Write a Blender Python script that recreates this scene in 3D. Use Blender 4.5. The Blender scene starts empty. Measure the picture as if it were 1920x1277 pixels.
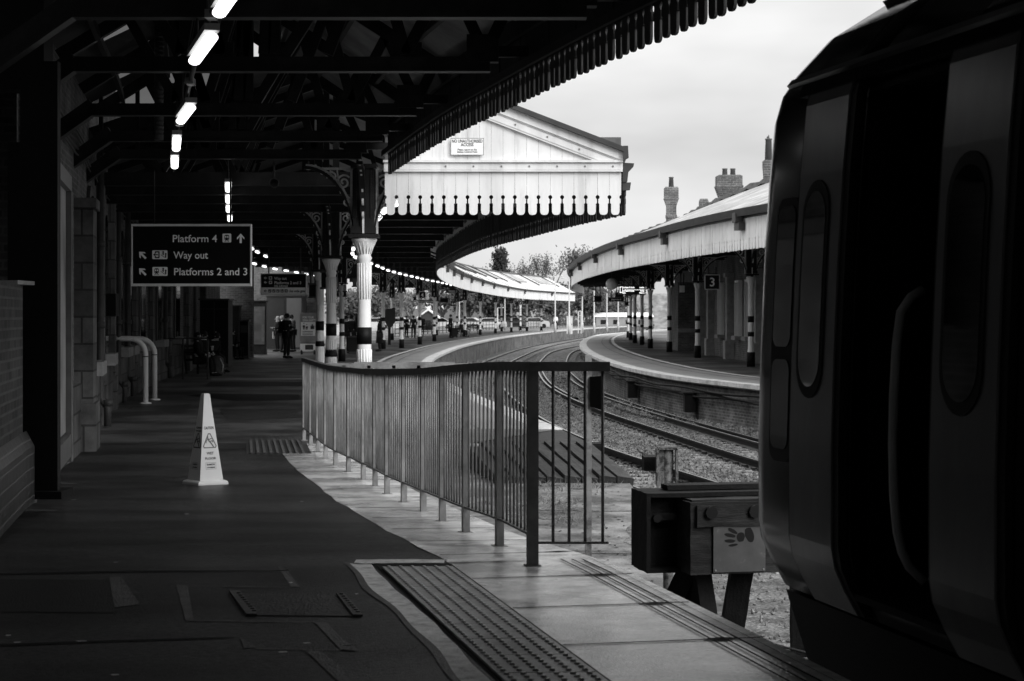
import bpy, bmesh, math, random
import numpy as np
from mathutils import Vector, Matrix, noise
random.seed(7)
R = math.radians
SC = bpy.context.scene
COL = SC.collection

# ------------------------------------------------------------------ camera, sky, sun, exposure
F, HZ, CZ = 3500.0, 590.0, 1.47           # focal length in photo pixels, horizon row, eye height (m)
cam_d = bpy.data.cameras.new('camera')
cam = bpy.data.objects.new('camera', cam_d); COL.objects.link(cam); SC.camera = cam
cam.location = (0, 0, CZ); cam.rotation_euler = (R(90), 0, 0)
cam_d.sensor_width = 36; cam_d.lens = F / 1920 * 36
cam_d.shift_y = -(638.5 - HZ) / 1920
cam_d.clip_start = .1; cam_d.clip_end = 3000
cam_d.dof.use_dof = True; cam_d.dof.focus_distance = 19; cam_d.dof.aperture_fstop = 7.1

SUN_EL, SUN_AZ = 28, 142                   # degrees; azimuth clockwise from +Y (veiled sun low behind the right shoulder)
w = bpy.data.worlds.new('World'); SC.world = w; w.use_nodes = True
nt = w.node_tree; N = nt.nodes; L = nt.links
bg = N['Background']; bg.inputs['Strength'].default_value = .1
sky = N.new('ShaderNodeTexSky'); sky.sky_type = 'NISHITA'; sky.sun_disc = False
sky.sun_elevation = R(SUN_EL); sky.sun_rotation = R(SUN_AZ); sky.dust_density = 4; sky.air_density = 1
bw = N.new('ShaderNodeRGBToBW'); L.new(sky.outputs[0], bw.inputs[0])
tc = N.new('ShaderNodeTexCoord'); mp = N.new('ShaderNodeMapping'); mp.inputs['Scale'].default_value = (1.6, 1.6, 5)
L.new(tc.outputs['Generated'], mp.inputs[0])
nz = N.new('ShaderNodeTexNoise'); nz.inputs['Scale'].default_value = 2.9; nz.inputs['Detail'].default_value = 4; nz.inputs['Roughness'].default_value = .5
L.new(mp.outputs[0], nz.inputs[0])
mr = N.new('ShaderNodeMapRange'); mr.inputs['From Min'].default_value = .3; mr.inputs['From Max'].default_value = .72
mr.inputs['To Min'].default_value = 5.9; mr.inputs['To Max'].default_value = 10.0
L.new(nz.outputs[0], mr.inputs['Value'])
mx = N.new('ShaderNodeMix'); mx.data_type = 'FLOAT'; mx.inputs[0].default_value = .85
L.new(bw.outputs[0], mx.inputs[2]); L.new(mr.outputs[0], mx.inputs[3])
# overcast skies are about three times brighter overhead than at the horizon
sx = N.new('ShaderNodeSeparateXYZ'); L.new(tc.outputs['Generated'], sx.inputs[0])
zr_ = N.new('ShaderNodeMapRange'); zr_.interpolation_type = 'SMOOTHSTEP'; zr_.inputs['From Min'].default_value = .17; zr_.inputs['From Max'].default_value = .75
zr_.inputs['To Min'].default_value = 1.0; zr_.inputs['To Max'].default_value = 2.9; L.new(sx.outputs['Z'], zr_.inputs['Value'])
ml = N.new('ShaderNodeMath'); ml.operation = 'MULTIPLY'; L.new(mx.outputs[0], ml.inputs[0]); L.new(zr_.outputs[0], ml.inputs[1])
L.new(ml.outputs[0], bg.inputs['Color'])

sd = bpy.data.lights.new('sun', 'SUN'); sd.energy = 2.1; sd.angle = R(35); sd.color = (1, 1, 1)
so = bpy.data.objects.new('sun', sd); COL.objects.link(so)
az = R(SUN_AZ); el = R(SUN_EL)
sdir = Vector((math.sin(az) * math.cos(el), math.cos(az) * math.cos(el), math.sin(el)))
so.rotation_euler = sdir.to_track_quat('Z', 'Y').to_euler(); so.location = (0, -20, 40)
SC.view_settings.view_transform = 'Standard'; SC.view_settings.look = 'None'
SC.view_settings.exposure = .08; SC.view_settings.gamma = 1

# ------------------------------------------------------------------ helpers
def tag(o, label=None, cat=None, group=None, kind=None):
    if label: o['label'] = label
    if cat: o['category'] = cat
    if group: o['group'] = group
    if kind: o['kind'] = kind
    return o
def empty(name, loc=(0, 0, 0), rz=0, label=None, cat=None, group=None):
    o = bpy.data.objects.new(name, None); COL.objects.link(o)
    o.location = loc; o.rotation_euler = (0, 0, rz); o.empty_display_size = .2
    return tag(o, label, cat, group)
def kids(o): return [c for c in list(bpy.data.objects) if c.parent == o]
def copy_tree(o, parent=None, cache=None):
    ks = list(o.children)
    c = o.copy(); COL.objects.link(c)
    if parent: c.parent = parent
    for k in ks: copy_tree(k, c)
    return c
def at(px, py, Y): return Vector(((px - 960) / F * Y, Y, CZ + (HZ - py) / F * Y))
def table(pts):
    xs = np.array([p[0] for p in pts], float); ys = np.array([p[1] for p in pts], float)
    m = np.gradient(ys, xs)
    def f(x):
        if x <= xs[0]: return float(ys[0] + m[0] * (x - xs[0]))
        if x >= xs[-1]: return float(ys[-1] + m[-1] * (x - xs[-1]))
        i = int(np.searchsorted(xs, x) - 1); i = max(0, min(i, len(xs) - 2))
        h = xs[i + 1] - xs[i]; t = (x - xs[i]) / h
        return float((2*t**3-3*t*t+1)*ys[i] + (t**3-2*t*t+t)*h*m[i] + (-2*t**3+3*t*t)*ys[i+1] + (t**3-t*t)*h*m[i+1])
    return f
def lin(pts):
    xs = [p[0] for p in pts]; ys = [p[1] for p in pts]
    return lambda x: float(np.interp(x, xs, ys))
def frange(a, b, s):
    n = max(1, int(math.ceil((b - a) / s))); return [a + (b - a) * i / n for i in range(n + 1)]
def gslope(f, y, e=.5): return (f(y + e) - f(y - e)) / (2 * e)

class MB:
    def __init__(s): s.bm = bmesh.new(); s.uv = s.bm.loops.layers.uv.new('UVMap')
    def face(s, pts, uv=None, smooth=False):
        vs = [s.bm.verts.new(p) for p in pts]
        f = s.bm.faces.new(vs); f.smooth = smooth
        if uv:
            for l, q in zip(f.loops, uv): l[s.uv].uv = q
        return f
    def box(s, c, size, rz=0, m=None, ax=None):
        hx, hy, hz = size[0] / 2, size[1] / 2, size[2] / 2
        M = Matrix.Translation(Vector(c)) @ (ax if ax is not None else Matrix.Rotation(rz, 4, 'Z'))
        v = [s.bm.verts.new(M @ Vector((x, y, z))) for x in (-hx, hx) for y in (-hy, hy) for z in (-hz, hz)]
        for f, d in (((0,1,3,2),(1,2)),((4,6,7,5),(1,2)),((0,4,5,1),(0,2)),((2,3,7,6),(0,2)),((0,2,6,4),(0,1)),((1,5,7,3),(0,1))):
            fc = s.bm.faces.new([v[i] for i in f])
            for l, i in zip(fc.loops, f):
                q = (hx * (1 if i & 4 else -1), hy * (1 if i & 2 else -1), hz * (1 if i & 1 else -1))
                l[s.uv].uv = (q[d[0]], q[d[1]] + c[2])
        return s
    def beam(s, a, b, wd, ht, up=(0, 0, 1)):
        a = Vector(a); b = Vector(b); d = b - a; ln = d.length; d.normalize()
        u = Vector(up)
        if abs(d.dot(u)) > .98: u = Vector((1, 0, 0))
        x = d.cross(u).normalized(); z = x.cross(d).normalized()
        M = Matrix((x, d, z)).transposed().to_4x4()
        return s.box((a + b) / 2, (wd, ln, ht), ax=M)
    def tube(s, pts, r, n=8, cap=True, smooth=True):
        pts = [Vector(p) for p in pts]; rs = r if isinstance(r, (list, tuple)) else [r] * len(pts)
        rings = []; px = None
        for i, p in enumerate(pts):
            d = (pts[min(i + 1, len(pts) - 1)] - pts[max(i - 1, 0)]).normalized()
            if px is None:
                px = d.orthogonal().normalized()
            else:
                px = (px - d * px.dot(d)); px = px.normalized() if px.length > 1e-6 else d.orthogonal().normalized()
            py = d.cross(px)
            rings.append([s.bm.verts.new(p + (px * math.cos(2*math.pi*k/n) + py * math.sin(2*math.pi*k/n)) * rs[i]) for k in range(n)])
        for a, b in zip(rings, rings[1:]):
            for k in range(n):
                f = s.bm.faces.new((a[k], a[(k + 1) % n], b[(k + 1) % n], b[k])); f.smooth = smooth
        if cap:
            s.bm.faces.new(rings[0][::-1]); s.bm.faces.new(rings[-1])
        return s
    def lathe(s, prof, c=(0, 0, 0), n=20, flute=None, smooth=True):
        rings = []; c = Vector(c)
        for (r, z) in prof:
            ring = []
            for k in range(n):
                a = 2 * math.pi * k / n; rr = r
                if flute and flute[0] <= z <= flute[1] and k % 2: rr = r * .9
                ring.append(s.bm.verts.new(c + Vector((rr * math.cos(a), rr * math.sin(a), z))))
            rings.append(ring)
        for a, b in zip(rings, rings[1:]):
            for k in range(n):
                f = s.bm.faces.new((a[k], a[(k + 1) % n], b[(k + 1) % n], b[k])); f.smooth = smooth
        s.bm.faces.new(rings[0][::-1]); s.bm.faces.new(rings[-1])
        return s
    def prism(s, pts, vec):
        pts = [Vector(p) for p in pts]; vec = Vector(vec)
        a = [s.bm.verts.new(p) for p in pts]; b = [s.bm.verts.new(p + vec) for p in pts]
        s.bm.faces.new(a); s.bm.faces.new(b[::-1]); n = len(pts)
        for i in range(n): s.bm.faces.new((a[i], b[i], b[(i + 1) % n], a[(i + 1) % n]))
        return s
    def sweep(s, secs, closed=True, caps=True, smooth=False, swap=False):
        n = len(secs[0]); rings = [[s.bm.verts.new(p) for p in sec] for sec in secs]
        ul = 0
        for i in range(len(secs) - 1):
            du = (Vector(secs[i + 1][0]) - Vector(secs[i][0])).length; vl = 0
            for k in range(n if closed else n - 1):
                k2 = (k + 1) % n
                dv = (Vector(secs[i][k2]) - Vector(secs[i][k])).length
                f = s.bm.faces.new((rings[i][k], rings[i][k2], rings[i + 1][k2], rings[i + 1][k])); f.smooth = smooth
                for l, q in zip(f.loops, ((ul, vl), (ul, vl + dv), (ul + du, vl + dv), (ul + du, vl))): l[s.uv].uv = q[::-1] if swap else q
                vl += dv
            ul += du
        if closed and caps and n > 2:
            s.bm.faces.new(rings[0][::-1]); s.bm.faces.new(rings[-1])
        return s
    def rough(s, amt=.006, cuts=5, sc=9):
        es = [e for e in s.bm.edges if e.calc_length() > .12]
        bmesh.ops.subdivide_edges(s.bm, edges=es, cuts=cuts, use_grid_fill=True)
        for v in s.bm.verts:
            n_ = noise.noise_vector(v.co * sc) + .6 * noise.noise_vector(v.co * sc * 3.1); v.co += n_ * amt
        return s
    def build(s, name, mat, parent=None, world=False, fix=True):
        if fix: bmesh.ops.recalc_face_normals(s.bm, faces=s.bm.faces)
        me = bpy.data.meshes.new(name)
        if world and parent is not None:
            bmesh.ops.translate(s.bm, verts=s.bm.verts, vec=-parent.location)
        s.bm.to_mesh(me); s.bm.free()
        o = bpy.data.objects.new(name, me); COL.objects.link(o)
        me.materials.append(mat)
        if parent is not None: o.parent = parent
        return o

# ------------------------------------------------------------------ materials (all grey: the photograph is monochrome)
def g(v): return (v, v, v, 1)
def mat(name, v, rough=.6, var=.25, scale=6, bump=0, bscale=40, metal=0, detail=6, coord='Object', rvar=0, stretch=None, spec=None, blotch=None, c=(.3, .7)):
    m = bpy.data.materials.new(name); m.use_nodes = True
    n = m.node_tree.nodes; l = m.node_tree.links; b = n['Principled BSDF']
    b.inputs['Roughness'].default_value = rough; b.inputs['Metallic'].default_value = metal
    b.inputs['Specular IOR Level'].default_value = .22 if spec is None else spec
    t = n.new('ShaderNodeTexCoord'); src = t.outputs['Object' if coord == 'World' else coord]
    if coord == 'World':
        gm = n.new('ShaderNodeNewGeometry'); src = gm.outputs['Position']
    if stretch:
        mpn = n.new('ShaderNodeMapping'); mpn.inputs['Scale'].default_value = stretch; l.new(src, mpn.inputs[0]); src = mpn.outputs[0]
    tx = n.new('ShaderNodeTexNoise'); tx.inputs['Scale'].default_value = scale; tx.inputs['Detail'].default_value = detail; tx.inputs['Roughness'].default_value = .62
    l.new(src, tx.inputs['Vector'])
    r = n.new('ShaderNodeMapRange'); r.inputs['From Min'].default_value = c[0]; r.inputs['From Max'].default_value = c[1]
    r.inputs['To Min'].default_value = v * (1 - var); r.inputs['To Max'].default_value = v * (1 + var)
    l.new(tx.outputs[0], r.inputs['Value']); out = r.outputs[0]
    if blotch:
        t2 = n.new('ShaderNodeTexNoise'); t2.inputs['Scale'].default_value = blotch[0]; t2.inputs['Detail'].default_value = 8; t2.inputs['Roughness'].default_value = .7
        l.new(src, t2.inputs['Vector'])
        r2 = n.new('ShaderNodeMapRange'); r2.inputs['From Min'].default_value = blotch[1]; r2.inputs['From Max'].default_value = blotch[2]
        r2.inputs['To Min'].default_value = 1; r2.inputs['To Max'].default_value = blotch[3]
        l.new(t2.outputs[0], r2.inputs['Value'])
        mm = n.new('ShaderNodeMath'); mm.operation = 'MULTIPLY'; l.new(out, mm.inputs[0]); l.new(r2.outputs[0], mm.inputs[1]); out = mm.outputs[0]
    l.new(out, b.inputs['Base Color'])
    if rvar:
        t3 = n.new('ShaderNodeTexNoise'); t3.inputs['Scale'].default_value = scale * .35; t3.inputs['Detail'].default_value = 5; l.new(src, t3.inputs['Vector'])
        r3 = n.new('ShaderNodeMapRange'); r3.inputs['From Min'].default_value = .35; r3.inputs['From Max'].default_value = .65
        r3.inputs['To Min'].default_value = max(.03, rough - rvar); r3.inputs['To Max'].default_value = min(1, rough + rvar)
        l.new(t3.outputs[0], r3.inputs['Value']); l.new(r3.outputs[0], b.inputs['Roughness'])
    if bump:
        t4 = n.new('ShaderNodeTexNoise'); t4.inputs['Scale'].default_value = bscale; t4.inputs['Detail'].default_value = 5; l.new(src, t4.inputs['Vector'])
        bp = n.new('ShaderNodeBump'); bp.inputs['Strength'].default_value = min(1, bump); bp.inputs['Distance'].default_value = .01 * max(1, bump)
        l.new(t4.outputs[0], bp.inputs['Height']); l.new(bp.outputs[0], b.inputs['Normal'])
    return m
def brick(name, v1, v2, mortar, w=.225, h=.075, rough=.8, ms=.012, stain=.5):
    m = bpy.data.materials.new(name); m.use_nodes = True
    n = m.node_tree.nodes; l = m.node_tree.links; b = n['Principled BSDF']; b.inputs['Roughness'].default_value = rough; b.inputs['Specular IOR Level'].default_value = .15
    t = n.new('ShaderNodeUVMap'); t.uv_map = 'UVMap'
    bt = n.new('ShaderNodeTexBrick'); bt.inputs['Scale'].default_value = 1; bt.inputs['Brick Width'].default_value = w; bt.inputs['Row Height'].default_value = h
    bt.inputs['Mortar Size'].default_value = ms; bt.inputs['Color1'].default_value = g(v1); bt.inputs['Color2'].default_value = g(v2); bt.inputs['Mortar'].default_value = g(mortar)
    bt.inputs['Bias'].default_value = 0; bt.inputs['Mortar Smooth'].default_value = .2
    l.new(t.outputs[0], bt.inputs['Vector'])
    tx = n.new('ShaderNodeTexNoise'); tx.inputs['Scale'].default_value = 1.3; tx.inputs['Detail'].default_value = 8; tx.inputs['Roughness'].default_value = .7
    gm = n.new('ShaderNodeNewGeometry'); l.new(gm.outputs['Position'], tx.inputs['Vector'])
    r = n.new('ShaderNodeMapRange'); r.inputs['From Min'].default_value = .35; r.inputs['From Max'].default_value = .68
    r.inputs['To Min'].default_value = 1 - stain; r.inputs['To Max'].default_value = 1 + stain; l.new(tx.outputs[0], r.inputs['Value'])
    vm = n.new('ShaderNodeVectorMath'); vm.operation = 'SCALE'; l.new(bt.outputs['Color'], vm.inputs[0]); l.new(r.outputs[0], vm.inputs['Scale'])
    l.new(vm.outputs[0], b.inputs['Base Color'])
    bp = n.new('ShaderNodeBump'); bp.inputs['Strength'].default_value = .6; bp.inputs['Distance'].default_value = .01; bp.invert = True
    l.new(bt.outputs['Fac'], bp.inputs['Height']); l.new(bp.outputs[0], b.inputs['Normal'])
    return m
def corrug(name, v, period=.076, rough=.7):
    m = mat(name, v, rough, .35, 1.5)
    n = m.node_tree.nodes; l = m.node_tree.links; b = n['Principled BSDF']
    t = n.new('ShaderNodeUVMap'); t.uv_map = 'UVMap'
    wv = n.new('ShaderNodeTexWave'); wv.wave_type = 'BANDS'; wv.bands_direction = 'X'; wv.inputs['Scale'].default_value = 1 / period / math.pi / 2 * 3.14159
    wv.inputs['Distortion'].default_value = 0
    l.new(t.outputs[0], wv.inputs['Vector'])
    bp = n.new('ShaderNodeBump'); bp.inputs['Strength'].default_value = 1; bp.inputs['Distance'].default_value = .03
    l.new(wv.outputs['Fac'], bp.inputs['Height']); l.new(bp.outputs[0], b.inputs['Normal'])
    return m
def emit(name, s, c=1.0):
    m = bpy.data.materials.new(name); m.use_nodes = True; b = m.node_tree.nodes['Principled BSDF']
    b.inputs['Base Color'].default_value = g(.8); b.inputs['Emission Color'].default_value = (c, c, c, 1); b.inputs['Emission Strength'].default_value = s
    return m
def dirty_glass():
    m = bpy.data.materials.new('dirty_roof_glass'); m.use_nodes = True; n = m.node_tree.nodes; l = m.node_tree.links
    tr_ = n.new('ShaderNodeBsdfTransparent'); tr_.inputs[0].default_value = (.22, .22, .22, 1); mix = n.new('ShaderNodeMixShader'); mix.inputs[0].default_value = .8
    l.new(n['Principled BSDF'].outputs[0], mix.inputs[1]); l.new(tr_.outputs[0], mix.inputs[2]); l.new(mix.outputs[0], n['Material Output'].inputs[0]); n['Principled BSDF'].inputs['Base Color'].default_value = (.05, .05, .05, 1)
    return m
M = dict(dglass=dirty_glass(),
 asphalt=mat('asphalt', .052, .50, .50, .55, .7, 120, coord='World', rvar=.16, detail=12, blotch=(34, .44, .58, .22), c=(.40, .60), stretch=(.7, 1.5, 1)),
 asphalt_far=mat('asphalt_far', .06, .5, .35, .5, .5, 60, coord='World', rvar=.15, blotch=(.5, .42, .62, 1.8), detail=10, c=(.4, .6)),
 tar=mat('tar_band', .10, .5, .35, 9, 1, 80, coord='World'),
 patch=mat('asphalt_patch', .055, .42, .3, 5, .8, 90, coord='World'),
 patch_dark=mat('damp_asphalt', .014, .5, .3, 5, .8, 90, coord='World'),
 slab=mat('paving_slab', .74, .19, .30, 2.2, .35, 70, coord='World', rvar=.12, detail=12, blotch=(1.3, .5, .60, .5), c=(.4, .6), spec=.6),
 slab_far=mat('paving_slab_far', .26, .5, .22, 1.2, .3, 30, coord='World', blotch=(.3, .45, .6, .8)),
 puddle=mat('wet_film', .32, .09, .3, 3, .15, 12, coord='World'),
 edge=mat('white_edge_stone', .62, .7, .22, 5, .8, 60, coord='World', blotch=(2.5, .5, .62, .6)),
 edge_near=mat('edge_stone', .75, .6, .25, 14, .8, 60, coord='World', blotch=(6, .5, .62, .7)),
 paint=mat('line_paint', .78, .65, .25, 12, .5, 90, coord='World', blotch=(9, .52, .66, .55), detail=9),
 tact=mat('tactile_paving', .46, .38, .22, 8, .3, 60, coord='World', blotch=(3, .48, .62, .75)),
 groove=mat('groove_dirt', .008, .9, .2),
 concrete=mat('concrete', .19, .85, .45, 2.5, .8, 40, coord='World', blotch=(1.5, .42, .58, .38), detail=12),
 dirt=mat('dirt', .075, .95, .6, 2.2, 1.5, 40, coord='World', detail=12, blotch=(28, .47, .60, 2.6)),
 ballast=mat('ballast_bed', .08, .95, .6, 16, 3, 18, coord='World', detail=8),
 stone=mat('ballast_stone', .17, .9, .55, 11, .5, 30, coord='World', blotch=(.8, .4, .62, .6)),
 black=mat('black_paint', .004, .6, .3, 5),
 truss=mat('truss_paint', .013, .45, .4, 4, blotch=(3, .5, .62, 1.6)),
 blackg=mat('black_gloss', .008, .25, .3, 5),
 signblk=mat('sign_black', .004, .4, .1, 3, spec=.2),
 signwht=mat('sign_white', .85, .5, .06, 3),
 signgry=mat('sign_frame', .6, .4, .1, 3),
 gablew=mat('gable_paint', .67, .55, .16, 1.6, .2, 25, coord='World', stretch=(1, 1, .16), blotch=(5, .5, .72, .72), detail=9),
 white=mat('white_paint', .78, .45, .05, 2.5, .15, 25, blotch=(1.5, .55, .72, .85)),
 whited=mat('white_paint_weathered', .78, .6, .12, 2, .2, 20, coord='World', stretch=(1, 1, .25), blotch=(1.6, .52, .7, .66)),
 board_shade=mat('board_inside_shade', .035, .7, .4, 3, coord='World'),
 seam=mat('seam', .10, .8, .2),
 gutter=mat('gutter_paint', .045, .5, .3, 3),
 slate=mat('slate_roof', .28, .7, .3, 2, .8, 15, coord='World', blotch=(1.1, .45, .62, 1.6), detail=10),
 glassroof=mat('glazed_roof', .62, .35, .15, 1.2, .3, 10, coord='World', blotch=(1.2, .5, .62, .7)),
 moss=mat('mossy_ridge', .07, .95, .7, 6, 2, 12, coord='World'),
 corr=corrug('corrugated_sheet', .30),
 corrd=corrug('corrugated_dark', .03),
 brickL=brick('station_brick', .14, .075, .16, stain=.5),
 brickP=brick('pier_brick', .07, .04, .09, stain=.35),
 glaze=brick('glazed_brick', .035, .022, .11, w=.24, h=.11, rough=.35, ms=.008, stain=.3),
 stonew=brick('ashlar_stone', .12, .07, .045, w=.7, h=.36, ms=.015, stain=.5),
 brick3=brick('platform_building_brick', .12, .07, .14, stain=.45),
 brickw=brick('platform_wall_brick', .15, .08, .20, stain=.6),
 brickc=brick('chimney_brick', .13, .08, .25, w=.3, h=.1, stain=.5),
 trim=mat('stone_trim', .27, .8, .25, 5, .6, 30, coord='World'),
 studtop=mat('stud_highlight', .62, .35, .1),casef=mat('case_frame', .12, .4, .2),
 pipe=mat('drain_pipe', .05, .5, .3, 4, coord='World'),
 rail=mat('rail_side', .018, .6, .35, 12, .5, 40, coord='World'),
 railtop=mat('rail_head', .30, .25, .2, 6, metal=1, coord='World'),
 sleeper=mat('sleeper', .27, .9, .35, 7, 1, 40, coord='World', blotch=(2, .45, .6, .6)),
 fence=mat('galvanised', .25, .42, .3, 5, .3, 40, metal=.15, coord='World', blotch=(2, .5, .62, .7)),
 fencetop=mat('handrail_paint', .10, .45, .3, 8, coord='World'),
 train=mat('train_paint', .006, .18, .2, 3, .06, 6, spec=.5),
 leaf=mat('door_leaf_paint', .17, .25, .2, 2, .08, 8, stretch=(1, 1, .4), spec=.4, detail=9),
 rubber=mat('rubber_seal', .006, .55, .2),
 glass=mat('dark_glass', .004, .04, .1, spec=.7),
 cavity=mat('train_interior', .008, .7, .3),
 panel=mat('train_panel', .016, .4, .3),
 grab=mat('grab_rail', .5, .35, .1),
 timber=mat('old_timber', .013, .75, .6, 3, .5, 16, stretch=(.5, 6, 9), coord='World', detail=9, blotch=(2, .4, .6, 2.2)),
 rust=mat('rusty_steel', .005, .8, .5, 9, .5, 60, coord='World'),
 plate=mat('painted_plate', .075, .55, .2, 6, blotch=(12, .6, .7, 1.6)),
 cone=mat('cone_plastic', .72, .4, .05, 3, blotch=(6, .6, .75, .8)),
 ink=mat('ink', .035, .5, .05), inkg=mat('ink_grey', .16, .5, .05),
 oldpost=mat('old_post_paint', .13, .7, .4, 14, .6, 40, coord='World', blotch=(18, .48, .58, .25)), oldpost2=mat('pale_post_paint', .42, .6, .3, 10, coord='World', blotch=(9, .5, .6, .5)),
 cord=mat('corduroy_paving', .13, .6, .3, 9, coord='World'),
 lid=mat('cover_lid', .035, .45, .6, 14, 1, 60, coord='World'),
 lamp=emit('lamp_lens', 2.5), lampd=mat('lamp_housing', .25, .4, .1),
 screen=emit('display_text', 1.2), lampfar=emit('lamp_lens_far', 2.2),
 skin=mat('skin', .45, .5, .12, 12), skind=mat('skin_dark', .14, .5, .12, 12),
 hair=mat('hair_dark', .012, .6, .4, 30), hairg=mat('hair_grey', .42, .6, .3, 30),
 cloth=mat('dark_cloth', .012, .9, .4, 8), cloth2=mat('charcoal_cloth', .016, .9, .4, 8), cloth3=mat('mid_cloth', .06, .9, .3, 8), clothw=mat('pale_cloth', .5, .8, .2, 8), hivis=mat('hi_vis_cloth', .85, .7, .1, 8),
 bark=mat('bark', .10, .9, .5, 3, 1, 10), foliage=mat('foliage', .075, .7, .5, .8, coord='World'), foliaged=mat('foliage_dark', .035, .7, .5, .8, coord='World'), foliagel=mat('foliage_light', .16, .7, .5, .8, coord='World'),
 carw=mat('car_paint_white', .45, .25, .05), carg=mat('car_paint_silver', .45, .3, .05), card=mat('car_paint_dark', .06, .25, .1),
 pole=mat('lamp_post_paint', .55, .5, .15, 2), bird=mat('feathers', .12, .8, .4, 20),
 kiosk=mat('grey_panel', .05, .55, .12, 1), kioskl=mat('light_panel', .17, .5, .15, 1), poster=mat('poster_paper', .24, .35, .5, 1.2, detail=2),
 ground=mat('ground_far', .30, .9, .3, .1, coord='World', detail=8), render=mat('pale_render', .28, .8, .1, 1),
 slat=mat('slat_steel', .014, .6, .5, 6, .8, 30, coord='World', blotch=(3, .5, .65, 2.2)),
 terra=mat('terracotta', .10, .8, .3, 4),
)
# ------------------------------------------------------------------ the plan of the station (plan curves: depth Y -> lateral X)
zg = lin([(-10, 0), (10.9, 0), (12.1, -.03), (13.1, -.07), (15.5, -.17), (17.7, -.24), (20.2, -.31), (23, -.35), (60, -.33), (120, -.30), (400, -.30)])
ZR, ZB = -1.20, -1.44                      # rail head, ballast
Eb = lambda Y: .487 - .215 * (Y - 11.43)   # edge of the bay platform
E4 = table([(29.6, .74), (37, -.20), (46, -1.35), (60, -2.6), (76, -3.22), (90, -3.15), (105, -2.85), (122, -2.1), (143, -.9), (166, .95), (190, 3.4), (216, 6.5), (244, 10.4), (282, 17.5)])
E3 = table([(26, 11.6), (34, 8.5), (44.8, 5.83), (51, 4.55), (57, 3.92), (66.5, 3.50), (78.9, 3.36), (92.4, 3.5), (115.5, 4.3), (137.5, 5.6), (159.5, 7.6), (180, 11.1), (230, 21)])
Wl = table([(-30, 5.0), (0, -1.0), (14.5, -3.9), (18.7, -4.85), (25, -5.85), (40, -8.4), (50, -9.6), (63, -10.8), (78, -12.2)])
Xf = table([(10.9, .125), (12.1, -.086), (13.1, -.303), (15.5, -.735), (17.7, -1.17), (20.2, -1.62), (21.9, -2.01), (26.7, -2.95)])
V4 = table([(28, 1.58), (31, 1.02), (35.4, .34), (41.5, -.59), (52, -1.66), (61, -2.43), (75, -2.95), (90, -3.08), (108, -2.85), (127, -2.15), (153, -.79), (183, 2.04), (208, 7.0)])
V3 = table([(36, 8.6), (45.7, 6.2), (52, 5.25), (59.2, 4.6), (68.7, 3.9), (80, 3.5), (91.3, 3.36), (101, 3.38), (115, 3.65), (130, 4.35), (152, 5.9)])
Z3 = -.22
edge_near = lin([(-6, 0), (11.43, 0)])
def Rn(Y):
    if Y <= 11.43: return Eb(Y)
    if Y <= 12.4: return .487 + (Xf(12.4) + .33 - .487) * (Y - 11.43) / .97
    return Xf(Y) + .33
def sheet(name, ys, fl, fr, fz, m, kind='structure', n=1):
    b = MB(); ul = 0
    for a, c in zip(ys, ys[1:]):
        for i in range(n):
            t0, t1 = i / n, (i + 1) / n
            p = [(fl(a) * (1 - t0) + fr(a) * t0, a, fz(a)), (fl(a) * (1 - t1) + fr(a) * t1, a, fz(a)), (fl(c) * (1 - t1) + fr(c) * t1, c, fz(c)), (fl(c) * (1 - t0) + fr(c) * t0, c, fz(c))]
            b.face(p)
    o = b.build(name, m)
    if kind: tag(o, kind=kind)
    return o
def wallstrip(name, ys, fx, z0, z1, m, parent=None, off=0):
    b = MB(); b.sweep([[(fx(y) + off, y, z0(y) if callable(z0) else z0), (fx(y) + off, y, z1(y) if callable(z1) else z1)] for y in ys], closed=False)
    return b.build(name, m, parent, fix=False)

# ground to the horizon
b = MB(); b.face([(-1500, -60, -1.7), (1500, -60, -1.7), (1500, 2600, -1.7), (-1500, 2600, -1.7)]); tag(b.build('ground', M['ground']), kind='structure')
# near platform (asphalt on top, solid edge below)
ysn = frange(-32, 10.9, 1.5) + [11.43] + frange(12.4, 26.4, .5)
b = MB()
for a, c in zip(ysn, ysn[1:]):
    la, lc = Wl(a) - 3, Wl(c) - 3
    b.face([(la, a, zg(a)), (Rn(a), a, zg(a)), (Rn(c), c, zg(c)), (lc, c, zg(c))])
tag(b.build('near_platform', M['asphalt']), kind='structure')
b = MB(); b.sweep([[(Rn(y) - .002, y, ZB - .2), (Rn(y) - .002, y, zg(y) - .002)] for y in ysn], closed=False); tag(b.build('near_platform_face', M['brickw'], fix=False), kind='structure')
b = MB(); ys4 = frange(26.4, 30, .9) + frange(30, 90, 2.5)[1:] + frange(90, 300, 6)[1:]
def R4(Y): return E4(Y) if Y >= 29.6 else (-.62 + (E4(29.6) + .62) * (Y - 26.4) / 3.2)
for a, c in zip(ys4, ys4[1:]):
    la = min(Wl(min(a, 78)) - 3, E4(a) - 14); lc = min(Wl(min(c, 78)) - 3, E4(c) - 14)
    b.face([(la, a, zg(a)), (R4(a), a, zg(a)), (R4(c), c, zg(c)), (lc, c, zg(c))])
tag(b.build('far_platform', M['asphalt_far']), kind='structure')
b = MB(); b.sweep([[(Rn(26.4), 26.4, ZB - .2), (Rn(26.4), 26.4, zg(26.4))], [(-.5, 26.41, ZB - .2), (-.5, 26.41, zg(26.4))]] + [[(R4(y), y, ZB - .2), (R4(y), y, zg(y) - .09)] for y in ys4[1:]], closed=False)
tag(b.build('far_platform_face', M['brickw'], fix=False), kind='structure')
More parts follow.
